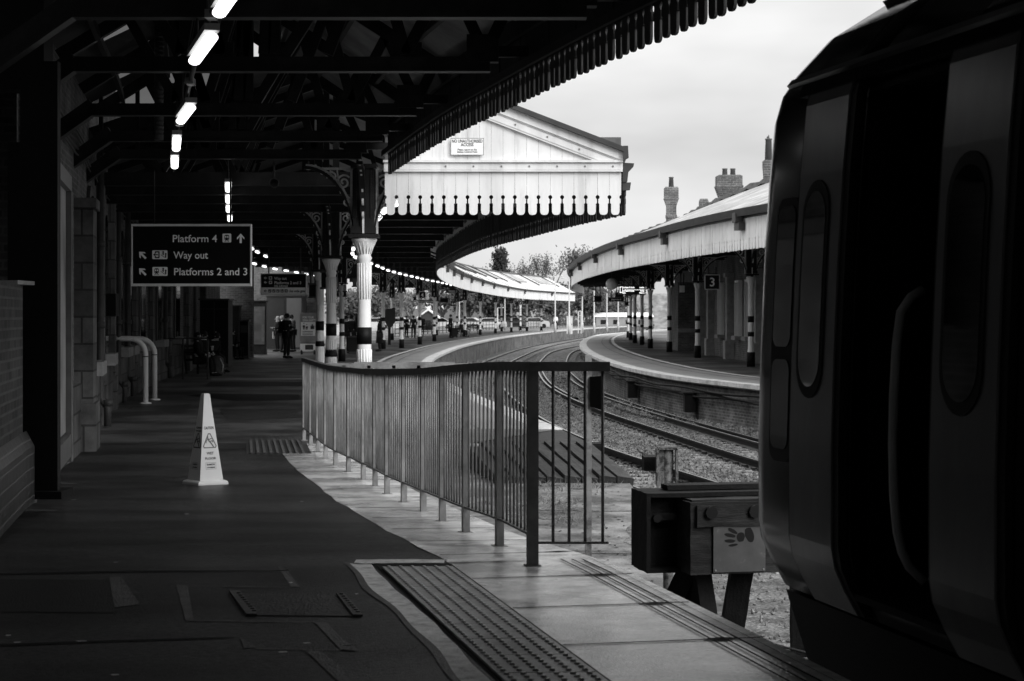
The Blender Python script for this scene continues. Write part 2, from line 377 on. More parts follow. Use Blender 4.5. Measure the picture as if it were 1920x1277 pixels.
# right island platform
ys3 = frange(26, 60, 1.5) + frange(60, 230, 4)[1:]
b = MB()
for a, c in zip(ys3, ys3[1:]): b.face([(E3(a), a, Z3), (E3(a) + 26, a, Z3), (E3(c) + 26, c, Z3), (E3(c), c, Z3)])
tag(b.build('right_platform', M['asphalt_far']), kind='structure')
b = MB(); b.sweep([[(E3(y) + .1, y, ZB - .2), (E3(y) + .1, y, Z3 - .1)] for y in ys3], closed=False); tag(b.build('right_platform_face', M['brickw'], fix=False), kind='structure')

def edging(E, ys, sgn, z, prefix):
    # coping with a projecting nosing, slabs, tactile strip, painted line
    b = MB()
    b.sweep([[(E(y) + sgn * o, y, (z(y) if callable(z) else z) + h) for o, h in ((-.06, .004), (-.06, -.10), (.02, -.14), (.34, -.14), (.34, .004))] for y in ys])
    tag(b.build(prefix + '_coping', M['edge']), kind='structure')
    zz = (lambda y: (z(y) if callable(z) else z))
    sheet(prefix + '_edge_slabs', ys, lambda y: E(y) + sgn * .34, lambda y: E(y) + sgn * 1.25, lambda y: zz(y) + .004, M['slab_far'])
    sheet(prefix + '_tactile_strip', ys, lambda y: E(y) + sgn * 1.25, lambda y: E(y) + sgn * 1.7, lambda y: zz(y) + .006, M['slab_far'])
    sheet(prefix + '_joint', ys, lambda y: E(y) + sgn * 1.24, lambda y: E(y) + sgn * 1.28, lambda y: zz(y) + .010, M['tar'])
    sheet(prefix + '_painted_line', ys, lambda y: E(y) + sgn * 1.85, lambda y: E(y) + sgn * 2.03, lambda y: zz(y) + .008, M['edge'])
edging(E4, [y for y in frange(29.6, 90, 2)] + frange(90, 290, 6)[1:], -1, zg, 'far_platform')
edging(E3, ys3, 1, Z3, 'right_platform')
# courses under the right platform's nosing and cable run on its wall
def wall_cable(z, r, ph):
    b = MB(); b.tube([(E3(y) - .06 + .02 * math.sin(y * 1.3 + ph), y, z + .03 * math.sin(y * .9 + ph)) for y in frange(34, 95, 1)], r, 5)
    return b
for i, (z, r) in enumerate(((-.50, .035), (-.60, .025), (-.66, .03))):
    tag(wall_cable(z, r, i * 2).build('wall_cable', M['rust']), ['topmost dark cable slung along the right platform wall', 'middle dark cable slung along the right platform wall', 'lowest dark cable slung along the right platform wall'][i], 'cable', 'cables along the right platform wall')
for i, y in enumerate((43.5, 49.5, 58)):
    b = MB(); b.box((E3(y) - .1, y, -.86), (.3, .45, .5)); b.box((E3(y) - .12, y, -.60), (.36, .52, .04))
    tag(b.build('junction_box', M['rust']), ['largest-looking dark box on the right platform wall beside the track', 'dark box on the right platform wall, second from the train', 'dark box on the right platform wall farthest from the train'][i], 'junction box', 'boxes on the right platform wall')

# ------------------------------------------------------------------ near platform surfacing
q2x = lambda q: (lambda y: Eb(y) - q / .978)
ysb = frange(-30, -1, 6)[:-1] + frange(-1, 11.2, .6)
# slabs to the fence line
sheet('edge_slabs', ysb, q2x(.92), q2x(.0), lambda y: zg(y) + .004, M['slab'])
def gpx(px, py):
    Y = 12.0
    for _ in range(20): Y = F * (CZ - zg(Y)) / (py - HZ)
    return ((px - 960) / F * Y, Y)
Lb = lin(sorted([(gpx(a, c)[1], gpx(a, c)[0]) for a, c in ((515, 833), (560, 884.7), (592, 907), (624, 936), (666, 960), (704.5, 984), (752.6, 1010), (801, 1034), (829.7, 1048.5))] + [(11.15, Eb(11.15) - .94)]))
ysf = [11.2, 11.43] + frange(12.0, 26.35, .7)
sheet('fence_slabs', ysf, lambda y: Lb(y) + .008 * math.sin(y * 5.1) + .006 * math.sin(y * 13), lambda y: Rn(y) - .005, lambda y: zg(y) + .004, M['slab'])
def lateral(y, q, dy=0): return Vector((Eb(y) - q * .978, y - q * .21 + dy, 0))
# joints between slabs
b = MB()
for k, y in enumerate([11.36, 10.35, 9.31, 8.27, 7.23, 6.2, 5.2]):
    p0 = lateral(y + .19, .92); p1 = lateral(y + .19, .0); d = Vector((0, .011, 0))
    z = .0085
    n = 10
    for i in range(n):
        a = p0.lerp(p1, i / n); c = p0.lerp(p1, (i + 1) / n)
        wa = .012 + .006 * noise.noise(a * 5); wb = .012 + .006 * noise.noise(c * 5)
        if i == 7: wb += .03
        if i == 8: wa += .03
        b.face([(a.x, a.y - wa, z), (c.x, c.y - wb, z), (c.x, c.y + wb, z), (a.x, a.y + wa, z)])
for y in (12.4, 13.5, 14.7, 15.9, 17.2, 18.5, 19.9, 21.3, 22.9, 24.6):
    z = zg(y) + .009
    b.face([(Lb(y) + .05, y - .012, z), (Rn(y) - .02, y + .06, z), (Rn(y) - .02, y + .085, z), (Lb(y) + .05, y + .014, z)])
tag(b.build('slab_joints', M['groove']), kind='structure')
# white edge stones, grooves
sheet('edge_stones', ysb, q2x(.105), q2x(-.01), lambda y: zg(y) + .008, M['edge_near'])
for q, wd in ((.24, .007), (.175, .007), (.115, .007), (.055, .002)):
    sheet('edge_groove', ysb, q2x(q + wd), q2x(q - wd), lambda y: zg(y) + .0125, M['groove'])
# tactile strip: mitred tiles with domed studs
yst = frange(-1, 10.95, .4)
sheet('tactile_bed', [-1, 10.98], q2x(1.365), q2x(.92), lambda y: .0045, M['groove'])
b = MB(); s = 10.80; k = 0
while s > 4.6:
    y0, y1 = s - .397 + (.004 if k % 2 else 0), s - .003
    ps = [lateral(y1 + .26, 1.345), lateral(y1 + .2, .945), lateral(y0 + .2, .945), lateral(y0 + .26, 1.345)]
    b.prism([(p.x, p.y, .004) for p in ps], (0, 0, .012))
    for r in range(6):
        yy = y1 - .033 - r * .0655
        for c in range(6):
            q = .98 + c * .0665
            p = lateral(yy + .2 + (q - .92) * .15, q)
            rr = .0145; ring0 = []; ring1 = []
            for a in range(8):
                ca, sa = math.cos(a * math.pi / 4), math.sin(a * math.pi / 4)
                ring0.append(b.bm.verts.new((p.x + rr * ca, p.y + rr * sa, .016))); ring1.append(b.bm.verts.new((p.x + rr * .6 * ca, p.y + rr * .6 * sa, .0240)))
            for a in range(8): b.bm.faces.new((ring0[a], ring0[(a + 1) % 8], ring1[(a + 1) % 8], ring1[a]))
            b.bm.faces.new(ring1).material_index = 1  # paler top: the highlight on each stud is put into its colour
    s -= .4; k += 1
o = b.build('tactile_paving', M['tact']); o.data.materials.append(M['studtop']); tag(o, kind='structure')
# painted line left of the tactile strip with a wandering edge, and its cross bar
def wl(y): return Eb(y) - (1.495 + .014 * math.sin(y * 1.9 + 1) + .010 * math.sin(y * 5.2)) / .978
def wr(y): return Eb(y) - (1.385 - .010 * math.sin(y * 2.3) + .004 * math.sin(y * 9)) / .978
sheet('painted_line', frange(-1, 11.0, .15), wl, wr, lambda y: .0048, M['paint'])
sheet('painted_line_margin', frange(-1, 11.05, .15), lambda y: wl(y) - .035 - .008 * math.sin(y * 3.3), wl, lambda y: .0042, M['tar'])
b = MB(); xs = frange(-.93, -.40, .06)
for a, c in zip(xs, xs[1:]):
    b.face([(a, 10.98 + .012 * math.sin(a * 9), .0092), (c, 10.98 + .012 * math.sin(c * 9), .0092), (c, 11.14 + .01 * math.sin(c * 7), .0092), (a, 11.14 + .01 * math.sin(a * 7), .0092)])
b.face([(-.385, 11.02, .0092), (.10, 11.12, .0092), (.10, 11.25, .0092), (-.385, 11.15, .0092)])
tag(b.build('painted_bar', M['paint']), kind='structure')
# wet film over the slabs by the fence
b = MB()
def blob(b, cx, cy, rx, ry, seed, z, n=26):
    random.seed(seed); pts = []
    for i in range(n):
        a = 2 * math.pi * i / n; k = 1 + .28 * noise.noise(Vector((math.cos(a) * 1.6 + seed, math.sin(a) * 1.6, seed))) + .1 * noise.noise(Vector((math.cos(a) * 6, math.sin(a) * 6 + seed, 0)))
        pts.append((cx + rx * k * math.cos(a), cy + ry * k * math.sin(a)))
    b.face([(x, y, zg(y) + z) for x, y in pts])
b.bm.free()
# asphalt repairs, tar bands, damp patches
def poly(name, pts, m, z=.004):
    b = MB(); b.face([(x, y, zg(y) + z) for x, y in pts]); return tag(b.build(name, m), kind='structure')
def gpx(px, py):
    Y = 12.0
    for _ in range(20): Y = F * (CZ - zg(Y)) / (py - HZ)
    return ((px - 960) / F * Y, Y)
P = lambda *a: [gpx(x, y) for x, y in a]
poly('tar_band', P((205,1083),(228,1083),(262,1134),(215,1140)), M['tar'])
poly('tar_band', P((330,1098),(352,1099),(363,1163),(348,1164)), M['tar'])
poly('tar_band', P((518,1058),(540,1072),(562,1102),(545,1102)), M['tar'])
poly('tar_band', P((590,1168),(612,1168),(640,1198),(672,1220),(640,1221)), M['tar'])
poly('tar_band', P((450,1197),(468,1206),(480,1215),(458,1217)), M['tar'])
poly('tar_band', P((574,1222),(600,1222),(640,1252),(662,1285),(640,1285)), M['tar'])
poly('asphalt_crack', P((0,1076),(240,1071),(518,1071),(540,1069),(540,1071.5),(240,1073.5),(0,1079)), M['groove'])
poly('asphalt_crack', P((0,1209),(200,1202),(420,1196),(450,1197),(420,1198),(200,1205),(0,1213)), M['groove'])
poly('asphalt_crack', P((350,1164),(590,1167),(590,1168.5),(350,1165.6)), M['tar'])
poly('asphalt_crack', P((480,1217),(668,1220),(668,1221.5),(480,1218.6)), M['tar'])
poly('asphalt_crack', P((352,1099),(540,1102),(540,1103.2),(352,1100.2)), M['tar'])
poly('damp_patch', P((0,1087),(205,1088),(215,1150),(0,1148)), M['patch_dark'], .003)
poly('worn_patch', P((410,767),(560,766),(556,783),(430,790)), M['patch'])
poly('worn_patch', P((350,742),(390,738),(560,740),(565,750),(440,752)), M['patch_dark'])
poly('worn_patch', P((300,765),(360,757),(345,772),(300,773)), M['patch'])
poly('worn_patch', P((20,955),(108,957),(100,960),(25,960)), M['tar'])
poly('worn_patch', P((112,905),(146,907),(140,909),(115,909)), M['tar'])
poly('damp_patch', P((395,716),(575,716),(575,724),(380,725)), M['patch_dark'])
poly('worn_patch', P((395,710),(575,709),(575,712),(395,713)), M['slab_far'])
b = MB()
for (a, c) in (((250,762),(326,762)), ((236,768),(316,768)),): pass
for pts in (((250,762),(256,762),(243,768),(236,768)), ((320,762),(330,762),(318,768),(308,768)), ((243,767),(312,767),(312,768.5),(240,768.5)), ((252,761.8),(326,761.8),(326,762.8),(252,762.8))):
    b.face([(x, y, zg(y) + .005) for x, y in P(*pts)])
tag(b.build('cover_frame', M['tar']), kind='structure')
random.seed(3); FL_ = MB()
for i in range(46):
    px = random.uniform(0, 900); py = random.uniform(800, 1270)
    if px > 560 + (py - 850) * .6: continue
    x, y = gpx(px, py); wd = random.uniform(.006, .02)
    if i < 30: FL_.face([(x, y, zg(y) + .004), (x + wd * 2, y + .01, zg(y) + .004), (x + wd * 1.5, y + .025, zg(y) + .004), (x - wd, y + .02, zg(y) + .004)])
tag(FL_.build('litter_flecks', M['paint']), 'small pale flecks of litter and chewing gum on the asphalt', 'litter', kind='stuff')
# inspection cover
t = empty('inspection_cover', (*gpx(555, 1140), 0), label='rectangular metal inspection cover set in the asphalt left of the tactile strip', cat='cover')
b = MB(); b.face([(x, y, .005) for x, y in P((445,1114),(640,1116),(676,1157),(478,1155))]); b.build('lid', M['lid'], t, world=True)
b = MB()
for pts in (((430,1112),(450,1112),(482,1156),(462,1156)), ((630,1116),(645,1116),(680,1157.5),(662,1157.5))):
    q = P(*pts); b.prism([(x, y, .004) for x, y in q], (0, 0, .010))

for k in range(9):
    x, y = gpx(448 + k * 3.6, 1117 + k * 4.2); b.box((x, y, .016), (.02, .02, .006))
    x, y = gpx(640 + k * 3.9, 1119 + k * 4.2); b.box((x, y, .016), (.02, .02, .006))
b.build('frame', M['tar'], t, world=True)
# corduroy hazard mat beside the fence's far end
b = MB(); y0, y1 = 24.4, 26.9
xs0 = -3.42; 
for k in range(9):
    xa = xs0 + k * .085
    b.prism([(xa - (y0 - 24.4) * 0, y0, zg(y0) + .006), (xa + .035, y0, zg(y0) + .006), (xa - .33, y1, zg(y1) + .006), (xa - .365, y1, zg(y1) + .006)], (0, 0, .012))
tag(b.build('corduroy_ribs', M['cord']), kind='structure')
poly('corduroy_bed', [(xs0 - .05, y0), (xs0 + .8, y0), (xs0 + .44, y1), (xs0 - .41, y1)], M['patch'], .0045)

# ------------------------------------------------------------------ low ground, track bed, ballast
ysl = frange(11, 60, 2)
tag(sheet('track_bed', [2, 20, 60], lambda y: Eb(y) - .3 if y < 12 else -4, lambda y: 34, lambda y: ZB, M['dirt']), kind='structure')
sheet('ballast_bed', frange(23, 62, 3) + frange(62, 300, 6)[1:], lambda y: max(E4(y) - .3, 3.1 - .165 * (y - 30)) if y < 40 else E4(y) - .3, lambda y: E3(y) + .3, lambda y: ZB + .03, M['ballast'])
wz = lin([(13, ZB + .02), (24.3, -.745), (26.8, -.70)])
b = MB()
wlx = lin([(13, -.1), (20, -1.5), (26.8, -3.2)]); wrx = lin([(13, 1.4), (16, 2.0), (24.3, 1.55), (26.8, 1.5)])
b.sweep([[(wlx(y), y, wz(y) - 1), (wlx(y), y, wz(y)), (wrx(y), y, wz(y)), (wrx(y) + .15, y, wz(y) - 1)] for y in frange(13, 26.6, .8)], closed=False)
tag(b.build('concrete_walkway', M['concrete']), kind='structure')
b = MB()
for (a, c, w2) in (((-.8, 17.6), (1.9, 17.4), .02), ((-1.2, 19.6), (1.8, 19.5), .015), ((-1.5, 22.3), (1.65, 22.2), .02)):
    a = Vector((*a, wz(a[1]) + .008)); c = Vector((*c, wz(c[1]) + .008)); d = (c - a).normalized(); nn = Vector((-d.y, d.x, 0)) * w2
    b.face([a - nn, c - nn, c + nn, a + nn])
tag(b.build('walkway_joints', M['dirt']), kind='structure')
b = MB()
for (cx, cy, rx, ry, sd_) in ((.55, 18.2, .35, 1.1, 11), (.3, 22.6, .5, .9, 12), (1.5, 20.4, .25, .8, 13), (.9, 24.4, .4, .5, 14), (2.1, 23, .2, .6, 15)):
    pts = []
    for i in range(30):
        a = 2 * math.pi * i / 30; k = 1 + .6 * noise.noise(Vector((math.cos(a) * 2 + sd_, math.sin(a) * 2, sd_)))
        pts.append((cx + rx * k * math.cos(a), cy + ry * k * math.sin(a), wz(cy + ry * k * math.sin(a)) + .004))
    b.face(pts)
tag(b.build('dirt_patch', M['dirt']), kind='structure')
# rails as swept sections
RA = table([(20, 3.7), (26, 2.45), (29, 1.92), (36, .85), (43, -.02), (56, -1.1), (72, -1.95), (90, -2.12), (105, -1.62), (122, -.78), (143, .45), (166, 2.3), (190, 4.8), (216, 7.9), (244, 11.8)])
RB = table([(14, 6.3), (20, 5.15), (29.2, 3.39), (34, 2.52), (36, 2.17), (42.7, 1.30), (56, .25), (72, -.42), (90, -.62), (105, -.12), (122, .72), (143, 1.95), (166, 3.8), (190, 6.3), (216, 9.4), (244, 13.3)])
RCt = [(22, 6.4), (28, 5.45), (34.6, 4.47), (43.2, 3.48), (50, 2.72), (59.1, 1.95), (69.2, 1.42), (81.3, 1.24), (95.4, 1.33), (113, 1.84), (139.5, 3.25), (164, 6.1), (195, 10.2)]
RC = table(RCt); RD = table([(22, 8.0), (28, 7.0), (34.6, 6.02), (41.2, 5.22), (50, 4.27), (59.1, 3.48), (69.2, 2.93), (81.3, 2.74), (95.4, 2.83), (113, 3.34), (139.5, 4.75), (164, 7.6), (195, 11.8)])
def rail_obj(f, ya, yb, parent, off=0, h=.18):
    ys = frange(ya, 60, 1.2) + frange(60, yb, 3)[1:]
    prof = [(-.085, -h), (.085, -h), (.085, -h + .02), (.018, -h + .045), (.018, -.055), (.042, -.042), (.042, -.002), (-.042, -.002), (-.042, -.042), (-.018, -.055), (-.018, -h + .045), (-.085, -h + .02)]
    b = MB(); b.sweep([[(f(y) + off + u, y, ZR + v) for u, v in prof] for y in ys]); r = b.build('rail', M['rail'], parent, world=True)
    b = MB(); b.sweep([[(f(y) + off + u, y, ZR + v) for u, v in ((-.034, -.004), (.034, -.004), (.028, .003), (-.028, .003))] for y in ys], smooth=True); b.build('rail_head', M['railtop'], r).location = (0, 0, 0)
    # child of a child: geometry is in world space, so undo the parent's offset
    for c in r.children: c.matrix_parent_inverse = Matrix.Translation(-parent.location)
    return r
def track(fa, fb, ya, yb, label, pads=True, checks=()):
    t = empty('railway_track', (fa(ya), ya, ZR), label=label, cat='railway track', group='curving railway tracks')
    for f in (fa, fb): rail_obj(f, ya, yb, t)
    for f, off, a, c in checks: rail_obj(f, a, c, t, off)
    sm = None; y = ya + .3; n = 0
    while n < 92 and y < yb:
        c = Vector(((fa(y) + fb(y)) / 2, y, ZR - .345)); sl = (gslope(fa, y) + gslope(fb, y)) / 2
        if sm is None:
            b = MB(); b.prism([(-1.25, -.13, 0), (-1.25, .13, 0), (-1.25, .10, .17), (-1.25, -.10, .17)], (2.5, 0, 0))
            sm = b.build('sleeper', M['sleeper'], t)
            so_ = sm
            # chairs / fastenings as one sub-part
            fms = []
            for x in (-.76, .76):
                b = MB(); b.box((x, 0, .185), (.34, .15, .03)); b.box((x - .13, 0, .20), (.09, .14, .05)); b.box((x + .13, 0, .20), (.09, .14, .05)); fms.append(b.build('fastening', M['rail'], sm))
        else:
            so_ = sm.copy(); COL.objects.link(so_); so_.parent = t
            if n < 60:
                
                for fm in fms: f2 = fm.copy(); COL.objects.link(f2); f2.parent = so_
        so_.location = c - t.location; so_.rotation_euler = (0, 0, -math.atan(sl))
        y += .66; n += 1
    b = MB()
    while y < yb - .5:
        b.box(((fa(y) + fb(y)) / 2, y, ZR - .16), (2.5, .22, .14), rz=-math.atan(gslope(fa, y))); y += .7
    tag(b.build('far_sleepers', M['sleeper'], t, world=True), kind='stuff')
    return t
track(RA, RB, 21, 250, 'railway track curving close along the left far platform')
track(RC, RD, 24, 195, 'railway track curving close along the right platform with a check rail beside it', checks=((RD, -.32, 30, 80), (RC, .2, 62, 100)))
# ballast stones: nobody could count them
rng = np.random.default_rng(5); V = []; FC = []
base = np.array([(1,0,0),(-1,0,0),(0,1,0),(0,-1,0),(0,0,1),(0,0,-1)], float)
fcs = [(0,2,4),(2,1,4),(1,3,4),(3,0,4),(2,0,5),(1,2,5),(3,1,5),(0,3,5)]
def stones(n, ya, yb, fl, fr, z, s0, s1, skip=()):
    for i in range(n):
        y = ya + (yb - ya) * rng.random() ** 1.25; x = fl(y) + (fr(y) - fl(y)) * rng.random()
        if any(abs(x - f(y)) < .09 for f in skip): continue
        s = rng.uniform(s0, s1) * (1 + max(0, y - 40) * .012)
        v = base * (s * rng.uniform(.6, 1.3, 3)) + rng.normal(0, s * .18, (6, 3))
        a = rng.random() * 6.28; ca, sa = math.cos(a), math.sin(a); b_ = rng.normal(0, .5); cb, sb = math.cos(b_), math.sin(b_)
        v = v @ np.array([[ca, sa, 0], [-sa, ca, 0], [0, 0, 1]]) @ np.array([[1, 0, 0], [0, cb, sb], [0, -sb, cb]])
        k = len(V) * 6; V.append(v + np.array([x, y, z + s * .3])); FC.extend([(a1 + k, b1 + k, c1 + k) for a1, b1, c1 in fcs])
rl = (RA, RB, RC, RD)
stones(30000, 24, 66, lambda y: max(E4(y) + .1, RA(y) - .6), lambda y: E3(y) - .02, ZB + .04, .024, .052, rl)
stones(5000, 60, 110, lambda y: E4(y) + .1, lambda y: E3(y), ZB + .05, .05, .08, rl)
stones(2600, 27, 60, lambda y: E3(y) - .9, lambda y: E3(y) - .05, ZB + .12, .04, .07)
stones(9000, 9, 15.5, lambda y: Eb(y) + .05, lambda y: Eb(y) + 3.6, ZB + .01, .008, .032)
stones(1500, 14, 26, lambda y: -.2, lambda y: 4, ZB + .01, .012, .03)
me = bpy.data.meshes.new('ballast_stones'); me.from_pydata(np.concatenate(V).tolist(), [], FC); me.materials.append(M['stone'])
o = bpy.data.objects.new('ballast_stones', me); COL.objects.link(o); tag(o, 'loose grey ballast stones between and beside the curving rails', 'ballast', kind='stuff')
V.clear(); FC.clear()
# fallen leaves and grit on the low ground
b = MB(); random.seed(12)
for i in range(900):
    y = random.uniform(11.8, 25.5); x = random.uniform(-.9, 3.3); s = random.uniform(.008, .035); a = random.random() * 6.28
    c = Vector((x, y, (wz(y) + .008) if wlx(y) < x < wrx(y) and y > 13 else ZB + .02)); u = Vector((math.cos(a), math.sin(a), random.uniform(-.2, .3))) * s; v = Vector((-math.sin(a), math.cos(a), random.uniform(0, .5))) * s * .6
    b.face([c - u, c - v, c + u, c + v])
tag(b.build('fallen_leaves', M['timber'], fix=False), 'dead leaves and grit scattered over the low concrete walkway', 'leaves', kind='stuff')
b = MB()
for i in range(260):
    cx = random.choice([(.35, 24.2), (.55, 24.1), (.2, 24.25), (1.1, 24.2), (.7, 21.5), (.5, 22.8)]); x = cx[0] + random.gauss(0, .14); y = cx[1] + random.gauss(0, .3)
    h = random.uniform(.03, .12); dx = random.gauss(0, .06); b.face([(x - .006, y, wz(y)), (x + .006, y, wz(y)), (x + dx, y + random.gauss(0, .05), wz(y) + h)])
tag(b.build('weeds', M['foliagel'], fix=False), 'weeds growing along the foot of the slatted ramp', 'weeds', kind='stuff')
# distant car park behind the far platform
sheet('car_park', [150, 200, 260, 340], lambda y: -160, lambda y: E4(y) - 14 if y < 200 else E4(min(y, 280)) - 9, lambda y: -.34, M['render'])
# ------------------------------------------------------------------ sawn valance boards
BOARD = None
def board_outline(w2, h, lo=False):
    half = [(w2 - .070, 0), (w2 - .042, .012), (w2 - .030, .036), (w2 - .026, .06), (w2 - .026, .165), (w2 - .011, .172), (w2 - .011, .232),
            (w2 - .026, .244), (w2 - .031, .262), (w2 - .026, .279), (w2 - .012, .289), (w2 - .0015, .292), (w2 - .0015, h)]
    if lo: half = [(w2 - .05, 0), (w2 - .028, .03), (w2 - .022, .25), (w2 - .003, .29), (w2 - .001, h)]
    return half + [(-x, z) for x, z in reversed(half)]
def valance(fx, y0, y1, fzb, h, name, m, parent, step=.183, th=.024, lo=False, stop=None, inner=None):
    b = MB(); y = y0; k = 0
    while y < y1:
        sl = gslope(fx, y); d = Vector((sl, 1, 0)).normalized(); nn = Vector((d.y, -d.x, 0)); c = Vector((fx(y), y, fzb(y)))
        st = step if stop is None else step * (1 + max(0, y - stop) * .012)
        jig = .004 * math.sin(k * 2.3) + .003 * math.sin(k * 5.1)
        b.prism([c + d * x + Vector((0, 0, z + (.006 * math.sin(k * 3.7) if z < .3 else 0))) + nn * jig for x, z in board_outline(st / 2, h, lo)], nn * th)
        y += st / math.hypot(1, sl); k += 1
    o = b.build(name, m, parent, world=True)
    if inner:  # shade on the platform side and cut edges, put into the colour
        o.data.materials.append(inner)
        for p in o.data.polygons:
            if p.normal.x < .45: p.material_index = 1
    return o

# ------------------------------------------------------------------ near canopy
VB = CZ + 2.04
Vn = table([(-30, 11.0), (0, 4.35), (9, 2.35), (10.6, 1.95), (12.35, 1.52), (15.06, .78), (16.9, .33), (19, -.16), (21.06, -.64), (24, -1.22), (28, -1.95)])
near = empty('near_platform_canopy', (-1.6, 18, 0), label='dark corrugated canopy over the near platform, its sawn valance hanging against the sky', cat='canopy')
valance(Vn, 6.5, 27.35, lambda y: VB, .66, 'valance', M['whited'], near, inner=M['board_shade'])
b = MB(); b.sweep([[(Vn(y) + u, y, VB + z) for u, z in ((0, .05), (.03, .05), (.03, .66), (0, .66))] for y in frange(-30, 6.3, 3)]); b.build('rear_valance', M['board_shade'], near, world=True)
b = MB()
for (o0, z0, z1, t) in ((-.05, .60, .78, .05), (.03, .66, .76, .09), (-.04, .28, .36, .04)):
    b.sweep([[(Vn(y) + o0, y, VB + z0), (Vn(y) + o0 - t, y, VB + z0), (Vn(y) + o0 - t, y, VB + z1), (Vn(y) + o0, y, VB + z1)] for y in [-30, -20, -10, 0] + frange(5, 27.4, .8)])
b.build('valance_rail', M['truss'], near, world=True)
b = MB(); b.sweep([[(Vn(y) + u, y, VB + z) for u, z in ((-.02, .76), (.14, .78), (.16, .88), (.10, .88), (.08, .82), (-.02, .82))] for y in [-30, -20, -10, 0] + frange(5, 27.4, .8)])
b.build('gutter', M['gutter'], near, world=True)
ridx = lambda y: (Vn(y) + Wl(y)) / 2 + .2
RZ = CZ + 4.35
def roof_sheet(name, f0, z0, f1, z1, ys, m, parent, th=.03):
    b = MB()
    b.sweep([[(f0(y), y, z0), (f1(y), y, z1)] for y in ys], closed=False)
    b.sweep([[(f0(y), y, z0 + th), (f1(y), y, z1 + th)] for y in ys], closed=False)
    return b.build(name, m, parent, world=True, fix=False)
ysr = frange(-30, 28.2, 1.3)
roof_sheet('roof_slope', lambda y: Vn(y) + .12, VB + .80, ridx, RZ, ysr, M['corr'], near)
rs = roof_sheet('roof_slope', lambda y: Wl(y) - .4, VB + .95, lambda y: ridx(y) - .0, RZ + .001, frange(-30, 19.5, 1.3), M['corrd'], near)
# left slope over the middle keeps a glazed strip: sheets with gaps
def gap_roof(f0, f1, z0, z1, ya, yb, gaps):
    b = MB(); ys = frange(ya, yb, .55)
    for a, c in zip(ys, ys[1:]):
        for t0, t1 in ((0, .30), (.30, .46), (.46, .62), (.62, 1)):
            ym = (a + c) / 2
            if any(g0 < ym < g1 and t0 >= s0 - 1e-6 and t1 <= s1 + 1e-6 for g0, g1, s0, s1 in gaps): continue
            Pf = lambda y, t: (f0(y) * (1 - t) + f1(y) * t, y, z0 * (1 - t) + z1 * t)
            b.face([Pf(a, t0), Pf(a, t1), Pf(c, t1), Pf(c, t0)])
    return b
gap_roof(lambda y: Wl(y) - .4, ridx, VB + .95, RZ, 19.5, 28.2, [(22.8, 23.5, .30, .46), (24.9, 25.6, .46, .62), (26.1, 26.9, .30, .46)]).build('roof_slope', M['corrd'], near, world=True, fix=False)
for y, t0, t1 in ((23.1, .28, .48), (25.3, .44, .64), (26.5, .28, .48)):
    b = MB(); Pf = lambda y, t: ((Wl(y) - .4) * (1 - t) + ridx(y) * t, y, (VB + .95) * (1 - t) + RZ * t + .03)
    b.face([Pf(y - 1.1, t0), Pf(y - 1.1, t1), Pf(y + 1.1, t1), Pf(y + 1.1, t0)]); b.build('skylight', M['dglass'], near, world=True)
CH = CZ + 2.32
def truss_y(y, fr, fl, zc, zr, pitch=True, bot=.09):
    b = MB(); xr, xl = fr(y), fl(y); xm = (xr + xl) / 2
    b.beam((xl + .5, y, zc + .06), (xr - .35, y, zc + .06), .11, .12)
    b.beam((xl + .5, y, zc - .01), (xr - .35, y, zc - .01), .16, .022)
    b.beam((xl + .5, y, zc + .10), (xl - .12, y, zc - .34), .10, .17); b.beam((xl + .51, y, zc), (xl - .12, y, zc - .44), .15, .022)
    b.beam((xr - .05, y, VB + .80), (xm, y, zr - .06), .09, .15); b.beam((xl + .1, y, VB + .95), (xm, y, zr - .06), .09, .15)
    Lx = [xl + .8, xl + .8 + (xr - xl) * .22, xm, xr - (xr - xl) * .24, xr - .35]
    tz = lambda x: (VB + .80 + (zr - VB - .80) * (xr - x) / (xr - xm)) if x > xm else (VB + .95 + (zr - VB - .95) * (x - xl) / (xm - xl))
    for a, c in ((Lx[1] - .35, Lx[0] + .1), (Lx[1] - .35, Lx[1] - .1), (Lx[2] - .5, Lx[2] - .9), (Lx[2] + .5, Lx[2] + .95), (Lx[3] + .75, Lx[3] + .95), (Lx[1], Lx[1] - .5), (Lx[1], Lx[1] + .55), (Lx[2] - .1, Lx[1] + .55), (Lx[2], Lx[2]), (Lx[2] + .1, Lx[3] - .35), (Lx[3], Lx[3] - .35), (Lx[3], Lx[3] + .4), (Lx[3] + .75, Lx[3] + .4)):
        b.beam((a, y, zc + .15), (c, y, tz(c) - .08), .07, .11)
    for x in (Lx[1], Lx[2], Lx[3]): b.box((x, y, zc + .17), (.30, .05, .18))
    b.box((xr - .42, y, zc + .20), (.30, .14, .26)); b.box((xr - .05, y, zc + .17), (.5, .10, .10))
    return b
for y in (-12, -2, 4, 8, 11.6, 14.5, 17.7, 21.6, 24.8, 27.6): truss_y(y, Vn, Wl, CH, RZ).build('roof_truss', M['truss'], near, world=True)
b = MB(); b.face([(Wl(28.2) - .5, 28.18, VB + .4), (ridx(28.2), 28.18, VB + .4), (ridx(28.2), 28.18, RZ + .02), (Wl(28.2) - .5, 28.18, VB + .99)]); b.build('glazed_screen', M['dglass'], near, world=True)
for k in range(4):
    x = Wl(28.2) + .2 + k * .55; b = MB(); b.box((x, 28.14, VB + .9), (.06, .05, 1.1)); b.build('screen_bar', M['truss'], near, world=True)
b = MB()
